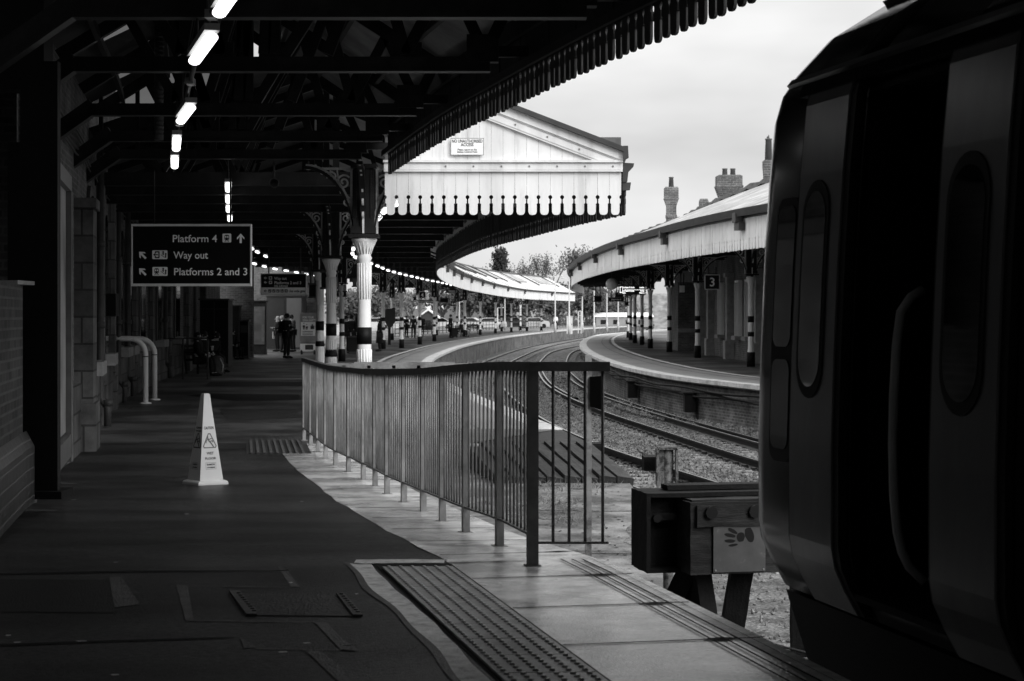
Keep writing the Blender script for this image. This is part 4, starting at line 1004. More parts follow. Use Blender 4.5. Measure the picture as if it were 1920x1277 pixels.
for y in (28.0, 33.5, 39.8, 41.9, 46, 51.3, 57):
    sl = gslope(Wl, y); d = Vector((sl, 1, 0)).normalized(); nn = Vector((d.y, -d.x, 0)); c = Vector((Wl(y), y, zg(y)))
    hw = .62
    def arch(hw_, z0, zs, zt): # pointed lancet outline
        pts = [(-hw_, z0), (hw_, z0), (hw_, zs)] + [(hw_ * math.cos(a) ** .8, zs + (zt - zs) * math.sin(a)) for a in np.linspace(.25, 1.45, 6)] + [(0, zt)] + [(-hw_ * math.cos(a) ** .8, zs + (zt - zs) * math.sin(a)) for a in np.linspace(1.45, .25, 6)] + [(-hw_, zs)]
        return pts
    b = MB(); b.prism([c + d * x + Vector((0, 0, z)) + nn * .004 for x, z in arch(hw + .16, 1.1, 2.7, 3.75)], nn * .05); wn = b.build('window', M['trim' if False else 'pipe'], sb, world=True)
    b = MB(); b.prism([c + d * x + Vector((0, 0, z)) + nn * .058 - sb.location for x, z in arch(hw, 1.14, 2.7, 3.6)], nn * .02); b.build('pane', M['glass'], wn)
    b = MB(); b.box(c + Vector((.10, 0, 1.02)) - sb.location, (.3, 1.5, .20), rz=-math.atan(sl)); b.build('sill', M['trim'], wn)
for y, r in ((30.0, .06), (38.0, .05), (41.0, .06), (52.6, .06), (63, .05)):
    b = MB(); x = Wl(y) + .22; z0 = zg(y)
    b.tube([(x, y, z0 + .02), (x, y, z0 + .32), (x - .12, y, z0 + .48), (x - .12, y, z0 + 4.8)], r, 10)
    for z in (.35, 1.6, 2.9, 4.1): b.tube([(x - (.12 if z > .4 else 0), y, z0 + z), (x - (.12 if z > .4 else 0), y, z0 + z + .1)], r * 1.35, 10)
    b.build('drain_pipe', M['pipe'], sb, world=True)
b = MB(); b.box((Wl(35.2) + .12, 35.2, zg(35) + 2.0), (.16, .28, .42)); b.build('alarm_box', M['black'], sb, world=True)
# cable runs and conduits high on the wall
b = MB(); random.seed(4)
for k in range(5): b.tube([(Wl(y) + .06, y, zg(y) + 3.95 + k * .07 + .03 * math.sin(y * 2 + k)) for y in frange(17, 60, 1.5)], .014, 4)
b.build('cable_run', M['pipe'], sb, world=True)
b = MB(); b.sweep([[(Wl(y) - .9, y, -.1), (Wl(y) - .9, y, 7)] for y in frange(-30, 17, 2)], closed=False); b.build('near_wall', M['brickL'], sb, world=True, fix=False)
b = MB(); b.box((-5.85, 16.6, 3), (3.2, .2, 7)); b.build('return_wall', M['brickL'], sb, world=True)
b = MB(); b.box(((518 - 960) / F * 100, 100, CZ + 1.3), (4.6, .4, 6.2)); b.build('concourse_wall', M['brickL'], sb, world=True)
# walls beyond: end block across the far end of the building
b = MB(); b.box((Wl(78) - 3, 79, CZ + 1.2), (8.5, .4, 6)); b.build('end_wall', M['brickL'], sb, world=True)

# brick pier, black stanchion, poster case at the left edge
t = empty('brick_pier', (-3.7, 13.3, 0), label='low brick pier with a glazed brick plinth at the left edge of the picture', cat='wall')
b = MB(); fx = lin([(10, -3.05), (14.5, -3.80)])
ysq = frange(10, 14.5, .5)
b.sweep([[(fx(y), y, .54), (fx(y), y, 1.70)] for y in ysq] + [[(fx(14.5) - .9, 14.55, .54), (fx(14.5) - .9, 14.55, 1.70)]], closed=False); b.sweep([[(fx(y), y, 1.70), (fx(y) - .5, y, 1.70)] for y in ysq], closed=False)
b.build('brickwork', M['brickP'], t, world=True, fix=False)
b = MB(); b.sweep([[(fx(y) + .01, y, 0), (fx(y) + .06, y, 0), (fx(y) + .06, y, .44), (fx(y) - .003, y, .56)] for y in frange(10, 14.62, .5)]); b.build('glazed_plinth', M['glaze'], t, world=True)
b = MB(); b.box((fx(14.4) - .05, 14.35, 1.715), (.2, .5, .03)); b.build('cap', M['trim'], t, world=True)
t = empty('black_stanchion', (-3.78, 14.98, 0), label='broad black steel stanchion between the brick pier and the poster case', cat='post')
b = MB(); b.box((-3.79, 15.0, 1.75), (.30, .10, 3.5)); b.box((-3.89, 15.12, 1.5), (.06, .3, 3.0)); b.box((-3.72, 15.12, 1.5), (.05, .3, 3.0)); b.build('post', M['black'], t, world=True)
b = MB(); b.box((-3.765, 15.05, .03), (.36, .4, .06)); b.build('foot_plate', M['rust'], t, world=True)
b = MB(); b.box((-5.0, 15.3, 4.6), (2.4, .3, 2.6)); tag(b.build('dark_hoarding', M['black']), 'black boarded panel above the stanchion at the upper left', 'panel')
t = empty('poster_case', (-4.1, 17.2, .1), label='tall framed poster case seen edge-on beside the black stanchion', cat='poster case')
A = Vector((-3.93, 15.5, 0)); B = Vector((-4.50, 18.7, 0)); d = (B - A).normalized(); nn = Vector((d.y, -d.x, 0)); ln_ = (B - A).length; rz = math.atan2(d.y, d.x)
C = (A + B) / 2
def pcb(b, s0, s1, z0, z1, o0, o1):
    p = [A + d * s0 + nn * o0, A + d * s1 + nn * o0, A + d * s1 + nn * o1, A + d * s0 + nn * o1]
    b.prism([q + Vector((0, 0, z0)) for q in p], (0, 0, z1 - z0))
b = MB(); pcb(b, .10, ln_ - .10, .30, 2.70, .02, .035); b.build('poster', M['poster'], t, world=True)
b = MB()
for s0, s1, z0, z1 in ((0, .09, .06, 2.85), (ln_ - .09, ln_, .0, 2.85), (0, ln_, .06, .28), (0, ln_, 2.70, 2.85)): pcb(b, s0, s1, z0, z1, .0, .09)
b.build('frame', M['casef'], t, world=True)
b = MB(); pcb(b, ln_, ln_ + .02, .0, 2.7, -.02, .10); b.build('edge_trim', M['trim'], t, world=True)
b = MB(); pcb(b, 0, ln_, .0, 2.9, -.25, -.01); b.build('back_box', M['black'], t, world=True)
b = MB(); pcb(b, .9, 1.7, .95, 1.02, .036, .040); pcb(b, 1.0, 1.6, .85, .90, .036, .040); pcb(b, 1.0, 1.3, .78, .81, .036, .040); b.build('poster_print', M['signwht'], t, world=True)
b = MB(); pcb(b, .5, .85, .08, .24, .091, .094); b.build('label_plate', M['ink'], t, world=True)
# ------------------------------------------------------------------ metal fence
fz = zg
fn = empty('metal_fence', (.125, 10.9, 0), label='long picketed metal fence with a dark handrail, standing on the slabs left of the drop', cat='fence')
FH = 1.15
posts = []; y = 10.93
while y < 27: 
    posts.append(y); y += 1.147
nbal = 0; pm = None; qm = None
def fpt(y): return Vector((Xf(y), y, fz(y)))
for i, y in enumerate(posts):
    if i == 0:
        b = MB(); b.box((0, 0, FH / 2), (.062, .062, FH)); b.box((0, 0, .004), (.09, .09, .008)); o = b.build('post', M['fencetop'], fn)
    elif pm is None:
        b = MB(); b.box((0, 0, FH / 2), (.048, .075, FH)); b.box((0, 0, .004), (.09, .11, .008)); o = pm = b.build('post', M['fence'], fn)
    else: o = pm.copy(); COL.objects.link(o); o.parent = fn
    o.location = fpt(y) - fn.location; o.rotation_euler = (0, 0, -math.atan(gslope(Xf, y)))
b = MB()
b.sweep([[(Xf(y) + u, y, fz(y) + z) for u, z in ((-.035, FH - .01), (.035, FH - .01), (.035, FH + .045), (-.035, FH + .045))] for y in frange(10.86, posts[-1] + .05, .5)]); b.build('handrail', M['fencetop'], fn, world=True)
b = MB()
b.sweep([[(Xf(y) + u, y, fz(y) + z) for u, z in ((-.02, .175), (.02, .175), (.02, .188), (-.02, .188))] for y in frange(10.9, posts[-1], .5)]); b.build('bottom_rail', M['fencetop'], fn, world=True)
balp = []
for i in range(len(posts) - 1):
    for k in range(1, 9): balp.append(posts[i] + (posts[i + 1] - posts[i]) * k / 9)
for i, y in enumerate(balp[:96]):
    if qm is None:
        b = MB(); b.tube([(0, 0, .18), (0, 0, FH)], .0085, 6); o = qm = b.build('baluster', M['fence'], fn)
    else: o = qm.copy(); COL.objects.link(o); o.parent = fn
    o.location = fpt(y) - fn.location
b = MB()
for y in balp[96:]: p = fpt(y); b.tube([p + Vector((0, 0, .18)), p + Vector((0, 0, FH))], .0085, 5)
tag(b.build('far_balusters', M['fence'], fn, world=True), kind='stuff')
# short return piece cantilevered over the platform edge
b = MB(); x1 = (1137 - 960) / F * 10.93
b.box(((.125 + x1) / 2 + .02, 10.93, FH + .017), (x1 - .125, .05, .055)); b.build('end_handrail', M['fencetop'], fn, world=True)
b = MB(); b.box(((.125 + x1) / 2, 10.93, .135), (x1 - .10, .03, .014)); b.build('end_bottom_rail', M['fencetop'], fn, world=True)
for k, px in enumerate((1037, 1067, 1097, 1130)):
    b = MB(); b.tube([((px - 960) / F * 10.93, 10.93, .135), ((px - 960) / F * 10.93, 10.93, FH)], .0095, 6); b.build('end_baluster', M['fencetop'], fn, world=True)
b = MB(); b.tube([(.135, 10.89, FH + .02), (.135, 10.87, FH + .02)], .014, 8); b.build('bolt', M['rust'], fn, world=True)
# return fence at the far end
fr = empty('return_fence', (-2.95, 26.9, -.35), label='low pale-topped return fence across the drop at the far end of the long fence', cat='fence')
xa, xb = (592 - 960) / F * 26.9, (885 - 960) / F * 26.9; zt = CZ - 92 * 26.9 / F
b = MB(); b.box(((xa + xb) / 2, 26.9, zt - .03), (xb - xa, .05, .075)); b.box(((xa + xb) / 2 + .15, 26.99, zt + .012), (1.45, .03, .02)); b.build('handrail', M['fence'], fr, world=True)
for k in range(7):
    x = xa + .05 + (xb - xa - .1) * k / 6; b = MB(); b.box((x, 26.9, zt - .5), (.05, .05, .95)); b.build('post', M['fence'], fr, world=True)
for k in range(4):
    xx = xa + .05 + (xb - xa - .1) * (k + .5) / 4.8; b = MB(); b.box((xx, 26.93, zt - .46), ((xb - xa) / 5 - .02, .012, .74)); b.build('infill_panel', M['fence'], fr, world=True)
# sign post with a black box seen through the fence
t = empty('sign_post', (.52, 12.9, -1.3), label='slim whitish post carrying a small black box, seen through the open end of the fence', cat='post')
x = (1103 - 960) / F * 12.9
b = MB(); b.box((x, 12.9, -.11), (.045, .045, 2.6)); b.build('post', M['oldpost2'], t, world=True)
b = MB(); b.prism([(x + .01, 12.86, CZ - 116 * 12.9 / F), (x + .085, 12.82, CZ - 114 * 12.9 / F), (x + .085, 12.82, CZ - 178 * 12.9 / F), (x + .01, 12.86, CZ - 172 * 12.9 / F)], (0, .06, 0)); b.build('box', M['black'], t, world=True)
# signal box on a stub post behind the buffers
t = empty('marker_post', (1.31, 16.0, -1.3), label='weathered stub post with a small rounded sign box, just above the buffer stop', cat='post')
s = 16.0 / F; cx = (1253 - 960) * s
b = MB(); b.tube([(cx, 16.0, -1.45), (cx, 16.0, CZ - 250 * s)], .045, 12); b.build('post', M['oldpost'], t, world=True)
b = MB(); z1, z0 = CZ - 250 * s, CZ - 320 * s; xl, xr = (1232 - 960) * s, (1268 - 960) * s
for (a_, b_) in (((xl, z1), (xr, z1)), ((xl, z0), (xl, z1)), ((xr, z0), (xr, z1))): b.beam((a_[0], 15.97, a_[1]), (b_[0], 15.97, b_[1]), .10, .022)
b.box(((xl + xr) / 2 - .03, 15.99, (z0 + z1) / 2), ((xr - xl) * .55, .03, z1 - z0)); b.build('sign_box', M['oldpost'], t, world=True)
b = MB(); b.box((xl - .03, 16.3, z1 - .15), (.14, .3, .12)); b.build('side_box', M['rust'], t, world=True)
# slatted ramp end
t = empty('slatted_ramp', (1.1, 27.5, -.35), label='dark sloping trespass-deterrent slats falling from the end of the far platform', cat='ramp')
for i in range(8):
    p0 = Vector((-.70 + i * .23, 26.75, -.37)); q0 = p0 + Vector((.47, -2.25, -.30 - .01 * (i % 2)))
    b = MB(); w_ = Vector((.23, 0, 0)); hi = Vector((.01, .01, .03))
    b.sweep([[p0, p0 + hi, p0 + w_ * .96, p0 + w_ * .9 - Vector((0, 0, .12)), p0 - Vector((0, 0, .12))], [q0, q0 + hi, q0 + w_ * .96, q0 + w_ * .9 - Vector((0, 0, .12)), q0 - Vector((0, 0, .12))]])
    b.rough(.008, 4, 5); b.build('slat', M['slat'], t, world=True)
b = MB(); b.prism([(-.66, 26.72, -.372), (1.12, 26.72, -.372), (.79, 29.5, -.352), (-.5, 29.5, -.352)], (0, 0, -.95)); b.build('ramp_top', M['slat'], t, world=True)
b = MB(); b.prism([(-.6, 26.7, -.50), (1.1, 26.7, -.50), (1.1, 26.7, -1.35), (-.6, 26.7, -1.35)], (0, .02, 0)); b.prism([(-.66, 26.7, -.5), (-.66, 26.7, -1.35), (-.2, 24.55, -1.35), (-.2, 24.55, -.8)], (1.78, 0, 0)); b.build('ramp_core', M['black'], t, world=True)
b = MB(); b.box((1.0, 24.4, -1.22), (1.9, .14, .16)); b.build('foot_timber', M['timber'], t, world=True)
t = empty('flat_plate', (1.2, 33, -1.2), label='small dark plate lying on the ballast behind the slatted ramp', cat='plate')
b = MB(); b.box((1.35, 35.6, -1.0), (.75, .5, .05)); b.box((1.35, 35.6, -1.12), (.4, .3, .2)); b.build('plate', M['rust'], t, world=True)

# ------------------------------------------------------------------ train
F0 = Vector((1.197, 9.11, 0)); DV = Vector((.21, -.978, 0)); NV = Vector((.978, .21, 0))
def T(s, u, z): return F0 + DV * s + NV * u + Vector((0, 0, z))
PR = [(.40, .12), (.135, .15), (.06, .28), (.015, .38), (0, .47), (0, .9), (.012, 1.3), (.03, 1.7), (.055, 2.1), (.085, 2.42), (.12, 2.54), (.19, 2.64), (.36, 2.82), (.65, 3.00), (1.0, 3.13), (1.36, 3.18)]
PR += [(2.72 - u, z) for u, z in reversed(PR[:-1])]
zsl = [p[1] for p in PR[1:10]]; usl = [p[0] for p in PR[1:10]]
pu = lambda z: float(np.interp(z, zsl + [2.54, 2.63], usl + [.12, .19]))
tr = empty('train', F0, label='dark passenger train filling the right side, seen along its flank with its doors open', cat='train')
def secs(ss, sub=None):
    out = []
    for s in ss:
        k = 0 if s > .1 else min(1, (.1 - s) / .24)
        out.append([T(s + .0, u + (.06 * k * k if u < 1.36 else -.06 * k * k), z - (.05 * k * k if z > 2.4 else 0)) for u, z in (PR if sub is None else sub)])
    return out
DO0, DO1, DZ0, DZ1 = 1.17, 2.05, .28, 2.42
b = MB(); ss1 = [-.14, -.11, -.05, .02, .1, .5, .8, DO0]; ss2 = [DO1, 2.6, 3.2]; ss3 = [3.2, 5, 8, 12, 23]
b.sweep(secs(ss1), smooth=True); b.sweep(secs(ss2 + ss3[1:]), smooth=True)
i0 = [i for i, p in enumerate(PR) if abs(p[1] - DZ0) < 1e-6][0]; i1 = [i for i, p in enumerate(PR) if abs(p[1] - DZ1) < 1e-6][0]
b.sweep(secs([DO0, DO1], PR[i1:] + []), closed=False, smooth=True); b.sweep(secs([DO0, DO1], PR[:i0 + 1]), closed=False, smooth=True)
body = b.build('body', M['train'], tr, world=True)
b = MB()
for z0_, z1_ in ((DZ0 - .02, DZ0 + .0),): b.prism([T(DO0, .02, DZ0), T(DO1, .02, DZ0), T(DO1, 1.3, DZ0), T(DO0, 1.3, DZ0)], (0, 0, -.03))
b.prism([T(DO0, 1.28, DZ0), T(DO1, 1.28, DZ0), T(DO1, 1.31, DZ0), T(DO0, 1.31, DZ0)], (0, 0, DZ1 - DZ0))
for s in (DO0 - .004, DO1 - .02): b.prism([T(s, pu(DZ0) + .02, DZ0), T(s + .024, pu(DZ0) + .02, DZ0), T(s + .024, 1.3, DZ0), T(s, 1.3, DZ0)], (0, 0, DZ1 - DZ0 - .02))
b.prism([T(DO0, .1, DZ1), T(DO1, .1, DZ1), T(DO1, 1.3, DZ1), T(DO0, 1.3, DZ1)], (0, 0, .02)); b.build('vestibule', M['cavity'], tr, world=True)
b = MB(); b.prism([T(DO1 - .34, .55, DZ0), T(DO1 - .03, .55, DZ0), T(DO1 - .03, .58, DZ0), T(DO1 - .34, .58, DZ0)], (0, 0, 2.0)); b.prism([T(DO0 + .12, .9, DZ0), T(DO0 + .26, .9, DZ0), T(DO0 + .26, .93, DZ0), T(DO0 + .12, .93, DZ0)], (0, 0, 2.0))
b.build('vestibule_panel', M['panel'], tr, world=True)
def shell(name, rows, off, m, parent, th=.03):
    """rows: (z, s0, s1) from bottom to top; slab following the body profile, `off` proud"""
    b = MB(); secs_ = [[T(s0, pu(z) - off, z), T(s1, pu(z) - off, z), T(s1, pu(z) - off + th, z), T(s0, pu(z) - off + th, z)] for z, s0, s1 in rows]
    b.sweep(secs_, smooth=False); b.bm.transform(Matrix.Translation(-tr.location)); return b.build(name, m, parent)
def rrows(sc, hw, z0, z1, r, n=6):
    rows = []
    for k in range(n + 1):
        a = R(90) * k / n; rows.append((z0 + r * (1 - math.cos(a)), sc - hw + r * (1 - math.sin(a)), sc + hw - r * (1 - math.sin(a))))
    for z in np.linspace(z0 + r, z1 - r, 6)[1:-1]: rows.append((z, sc - hw, sc + hw))
    for k in range(n + 1):
        a = R(90) * k / n; rows.append((z1 - r * (1 - math.sin(a)), sc - hw + r * (1 - math.cos(a)), sc + hw - r * (1 - math.cos(a))))
    return [(z, s0, max(s1, s0 + .001)) for z, s0, s1 in rows]
zz_ = [.17, .28, .38, .47, .9, 1.3, 1.7, 2.1, 2.42, 2.47]
def leaf(s0, s1, wc, ws):
    lf = shell('door_leaf', [(z, s0, s1) for z in zz_], .060, M['leaf'], tr, .05)
    sl = shell('seal', rrows(wc, ws + .03, 1.10, 2.07, ws + .029), .067, M['rubber'], lf, .012); sl2 = shell('window', rrows(wc, ws, 1.15, 2.02, ws - .002), .070, M['glass'], lf, .012)
    shell('edge_seal', [(z, s1 - .0, s1 + .06) for z in zz_], .050, M['rubber'], lf, .04); shell('edge_seal', [(z, s0 - .03, s0) for z in zz_], .052, M['rubber'], lf, .04)
    return lf
leaf(.60, 1.10, .83, .125); leaf(2.09, 2.62, 2.34, .145)
shell('door_frame', [(z, .52, .56) for z in zz_], .022, M['rubber'], tr, .03); shell('door_frame', [(z, 2.70, 2.74) for z in zz_], .022, M['rubber'], tr, .03)
shell('door_header', [(2.47, .5, 2.8), (2.53, .5, 2.8)], .075, M['train'], tr, .06)
cw = shell('cab_window_seal', rrows(.33, .145, .78, 2.02, .08), .008, M['rubber'], tr, .02)
shell('cab_window', rrows(.33, .115, 1.32, 1.98, .06), .014, M['glass'], cw, .02); shell('cab_window_sash', rrows(.33, .115, .84, 1.26, .06), .014, M['train'], cw, .02)
b = MB(); sr = 1.70
zz2 = [.40, .46, .52, .60, .75, .95, 1.15, 1.35, 1.48, 1.54, 1.57]; uu2 = [.10, .045, .015, -.005, -.02, -.025, -.02, -.008, .01, .04, .09]
b.tube([T(sr - (.03 if .45 < z < 1.5 else 0), u, z) for z, u in zip(zz2, uu2)], .019, 12); b.build('grab_rail', M['grab'], tr, world=True)
b = MB(); b.sweep([[T(s, u, z) for u, z in ((.13, 2.56), (.115, 2.575), (.14, 2.605), (.17, 2.60))] for s in (.10, .4, 2, 5, 12, 23)]); b.build('gutter_strip', M['leaf'], tr, world=True)
b = MB(); b.sweep([[T(s, u, z) for u, z in ((.62, 2.975), (.60, 3.0), (.66, 3.01), (.68, 3.0))] for s in (.12, 2, 12, 23)]); b.build('roof_seam', M['panel'], tr, world=True)
b = MB()
for s in (4.6, 8.2):
    b = MB(); b.prism([T(s, .9, 3.08), T(s + .9, .9, 3.08), T(s + .9, 1.9, 3.08), T(s, 1.9, 3.08)], (0, 0, .16)); b.build('roof_vent', M['black'], tr, world=True)
# underframe, coupler end, bogie
b = MB(); 
b.sweep([[T(s, u, z) for u, z in ((.16, .12), (.28, -.25), (.42, -.62), (2.3, -.62), (2.42, -.25), (2.5, .12))] for s in (-.03, 2.3)])
b.sweep([[T(s, u, z) for u, z in ((.30, .05), (.34, -.25), (2.4, -.25), (2.42, .05))] for s in (2.3, 22.5)]); b.build('underframe', M['black'], tr, world=True)
for s in (1.9, 4.5, 17, 19.6):
    for u in (.62, 2.1):
        b = MB(); c = T(s, u, -.53); b.tube([c - NV * .07, c + NV * .07], .42, 24); b.tube([c - NV * .10, c + NV * .10], .12, 12); b.build('wheel', M['rust'], tr, world=True)
b = MB(); b.prism([T(1.2, .42, -.30), T(5.2, .42, -.30), T(5.2, .5, -.30), T(1.2, .5, -.30)], (0, 0, -.28)); b.build('bogie_frame', M['rust'], tr, world=True)
b = MB(); b.prism([T(-.25, .95, .2), T(0, .95, .2), T(0, 1.77, .2), T(-.25, 1.77, .2)], (0, 0, 1.95)); b.build('gangway', M['rubber'], tr, world=True)
b = MB(); b.tube([T(-.6, 1.36, -.10), T(.1, 1.36, -.10)], .13, 12); b.box(T(-.65, 1.36, -.10), (.35, .3, .35)); b.build('coupler', M['rust'], tr, world=True)
for u in (.45, 2.27):
    b = MB(); b.tube([T(-.03, u, .75), T(.03, u, .75)], .11, 16); b.build('headlight', M['glass'], tr, world=True)
b = MB(); c0 = T(-.004, .55, 1.5)
for ua, ub in ((.28, .88), (1.84, 2.44)): b.prism([T(.0, ua, 1.45), T(.0, ub, 1.45), T(.03, ub - .02, 2.2), T(.03, ua + .04, 2.2)], DV * -.02)
b.build('windscreen', M['glass'], tr, world=True)

# bay track below the train, buffer stop
cB = lambda y: .487 - .215 * (y - 11.43) + .21 + 1.36
RLa = lambda y: cB(y) - .735; RLb = lambda y: cB(y) + .735
t = empty('bay_track', (cB(3), 3, ZR), label='bay track under the train ending at the buffer stop', cat='railway track')
for f in (RLa, RLb):
    b = MB(); b.sweep([[(f(y) + u, y, -.96 + v) for u, v in ((-.07, -.16), (.07, -.16), (.012, -.12), (.036, -.03), (.036, 0), (-.036, 0), (-.036, -.03), (-.012, -.12))] for y in (-12, 0, 8, 13.6)]); b.build('rail', M['rail'], t, world=True)
for k in range(22):
    y = 13.2 - k * .68
    if k == 0: b = MB(); b.box((0, 0, -.14), (2.5, .24, .14)); o = sl0 = b.build('sleeper', M['timber'], t)
    else: o = sl0.copy(); COL.objects.link(o); o.parent = t
    o.location = Vector((cB(y), y, -.99)) - t.location; o.rotation_euler = (0, 0, .212)
t = empty('buffer_stop', (1.64, 13.55, -1.2), label='heavy buffer stop of dark timber and rusty steel at the head of the train', cat='buffer stop')
BS = Vector((1.62, 13.5, 0))
def Q(a, c, z): return BS + NV * a - DV * c + Vector((0, 0, z))
def qbox(b, a0, a1, c0, c1, z0, z1): b.prism([Q(a0, c0, z0), Q(a1, c0, z0), Q(a1, c1, z0), Q(a0, c1, z0)], (0, 0, z1 - z0))
b = MB(); qbox(b, -.44, 1.0, -.30, .02, -.36, .15); b.rough(.006, 7, 7); b.build('timber_beam', M['timber'], t, world=True)
b = MB(); qbox(b, -.40, 1.0, -.33, -.30, -.02, .13); qbox(b, -.42, .98, -.27, 0, .15, .165); b.rough(.006, 7, 7); b.build('worn_top', M['timber'], t, world=True)
b = MB(); 
qbox(b, -.69, 1.1, .02, .05, -.36, .20); qbox(b, -.69, 1.1, -.10, .30, .17, .20); qbox(b, -.69, 1.1, -.08, .28, -.37, -.34); qbox(b, -.70, -.67, -.10, .30, -.36, .20); qbox(b, -.67, -.46, -.06, -.03, .0, .05)
qbox(b, -.5, 1.1, .05, .22, .205, .24)
b.rough(.004, 6, 12); b.build('steel_crossbeam', M['rust'], t, world=True)
for a in (-.62, -.30, .02):
    b = MB(); b.tube([Q(a, -.36, .08) if a > -.5 else Q(a, -.10, .02), Q(a, -.30, .08) if a > -.5 else Q(a, 0, .02)], .045 if a > -.5 else .03, 8); b.build('bolt', M['black'], t, world=True)
b = MB()
for a, a2, c0, c1 in ((-.30, -.62, .05, .45), (.05, -.08, .0, .1), (-.28, -.22, .05, -.2), (.62, .95, .05, .45), (.5, .55, 0, .1)):
    b.beam(Q(a, c0, -.34), Q(a2, c1, -1.28), .13, .16)
b.rough(.006, 5, 8); b.build('raking_legs', M['rust'], t, world=True)
s = 13.1 / F
b = MB(); qbox(b, -.275, .11, -.318, -.302, -.345, .055); b.build('number_plate', M['plate'], t, world=True)
for a in (-.26, .095):
    for z in (-.33, .04):
        b = MB(); b.tube([Q(a, -.324, z), Q(a, -.315, z)], .007, 6); b.build('screw', M['trim'], t, world=True)
b = MB()
def smudge(b, a, z, ra, rz_, th, n=14):
    pts = []
    for k in range(n):
        an = 2 * math.pi * k / n; kk = 1 + .18 * noise.noise(Vector((math.cos(an) * 2 + a * 40, math.sin(an) * 2, z * 30)))
        x_, z_ = ra * kk * math.cos(an), rz_ * kk * math.sin(an); pts.append(Q(a + x_ * math.cos(th) - z_ * math.sin(th), -.3195, z + x_ * math.sin(th) + z_ * math.cos(th)))
    b.face(pts)
for a, z, ra, rz_, th in ((-.01, -.085, .033, .052, .3), (-.075, -.10, .030, .034, 0), (-.135, -.055, .040, .014, -.5), (-.155, -.085, .045, .013, -.22), (-.155, -.125, .042, .012, -.05), (-.13, -.155, .034, .010, .12), (-.045, .015, .014, .034, .5)): smudge(b, a, z, ra, rz_, th)
b.build('hand_print', M['black'], t, world=True)
# concrete troughs and loose cables at the foot of the bay
for i, (y0, y1, a0) in enumerate(((11.55, 11.9, 0), (12.6, 12.85, 0))):
    b = MB(); b.box((2.6, y0 + .15 + i * .0, -.98), (2.9, .22, .18)); b.box((2.6, y0 - .02, -1.06), (2.9, .06, .14))
    tag(b.build('concrete_trough', M['concrete']), ['nearer concrete trough lid lying across the bay beneath the train nose', 'farther concrete trough lid lying across the bay by the buffer legs'][i], 'trough', 'trough lids in the bay')
b = MB()
for k in range(3): b.tube([(1.55 + .13 * math.cos(a) * (1 + .12 * k), 12.9 + .22 * math.sin(a), -1.1 + .02 * k + .02 * math.sin(a * 3)) for a in np.linspace(0, 6.2, 20)], .008, 5)
b.tube([(1.5, 12.9, -1.1), (1.7, 12.4, -1.05), (1.85, 11.9, -1.1), (1.9, 11.5, -1.12)], .008, 5); b.tube([(1.5, 13.4, -.8), (2.2, 13.2, -.95), (3.0, 13, -1.0)], .010, 5)
tag(b.build('loose_cable', M['pipe']), 'coiled loose cable on the ground between the buffer stop and the train', 'cable')

# ------------------------------------------------------------------ wet floor cone
YC = 19.35; t = empty('wet_floor_cone', ((385 - 960) / F * YC, YC, zg(YC)), R(38), label='white four-sided wet floor cone standing alone on the asphalt', cat='cone'); t.scale = (1.05, 1.05, 1.05)
hb, ht, H_ = .128, .030, .895
b = MB(); sec = lambda h, z: [(-h, -h, z), (h, -h, z), (h, h, z), (-h, h, z)]
b.sweep([sec(hb, .045), sec(hb - (hb - ht) * (.82), .045 + (H_ - .045) * .82), sec(ht + .003, H_ - .01), sec(ht - .004, H_)]); b.build('body', M['cone'], t)
b = MB(); b.sweep([sec(.165, 0), sec(.165, .022), sec(.158, .034), sec(.135, .046)]); b.build('base', M['cone'], t)
b = MB(); b.prism([(-hb * .0 - .010, -ht - .006, .82), (.010, -ht - .006, .82), (.004, -ht - .012, .70), (-.004, -ht - .012, .70)], (0, .003, 0)); 
hole = b.build('hand_slot', M['ink'], t); hole.rotation_euler = (0, 0, R(-90)); 
sl = (hb - ht) / (H_ - .045); tilt = math.atan(sl)
def face_basis(side):  # side 0: facing -Y ; 1: facing -X
    return Matrix.Rotation(R(-90) * side, 4, 'Z') @ Matrix.Rotation(R(90) - tilt, 4, 'X')
def face_pt(side, u, z, o=.0015):
    d = hb - sl * (z - .045) + o; p = Vector((u, -d, z)); return Matrix.Rotation(R(-90) * side, 3, 'Z') @ p
def cl(txt, side, z, sz, w_): letter(txt, face_pt(side, 0, z), sz, M['ink'], t, .001, 'CENTER', face_basis(side), fitw=w_)
cl('CAUTION', 0, .545, .038, .105); cl('WET', 0, .298, .036, .078); cl('FLOOR', 0, .250, .030, .122); cl('RAMON', 0, .192, .024, .085); cl('HYGIENE', 0, .165, .018, .085)
cl('CLEANING', 1, .550, .026, .10); cl('IN PROGRESS', 1, .520, .022, .11); cl('RAMON', 1, .192, .024, .085); cl('HYGIENE', 1, .165, .018, .085)
def on_face(side, polys, m, name):
    b = MB()
    for pts in polys: b.face([face_pt(side, u, z, .0018) for u, z in pts])
    return b.build(name, m, t, fix=False)
def strokes(pts, w_):
    out = []
    for (a, c) in zip(pts, pts[1:]):
        a = Vector(a); c = Vector(c); d = (c - a).normalized(); n_ = Vector((-d.y, d.x)) * w_ / 2; a2 = a - d * w_ * .4; c2 = c + d * w_ * .4
        out.append([tuple(a2 - n_), tuple(c2 - n_), tuple(c2 + n_), tuple(a2 + n_)])
    return out
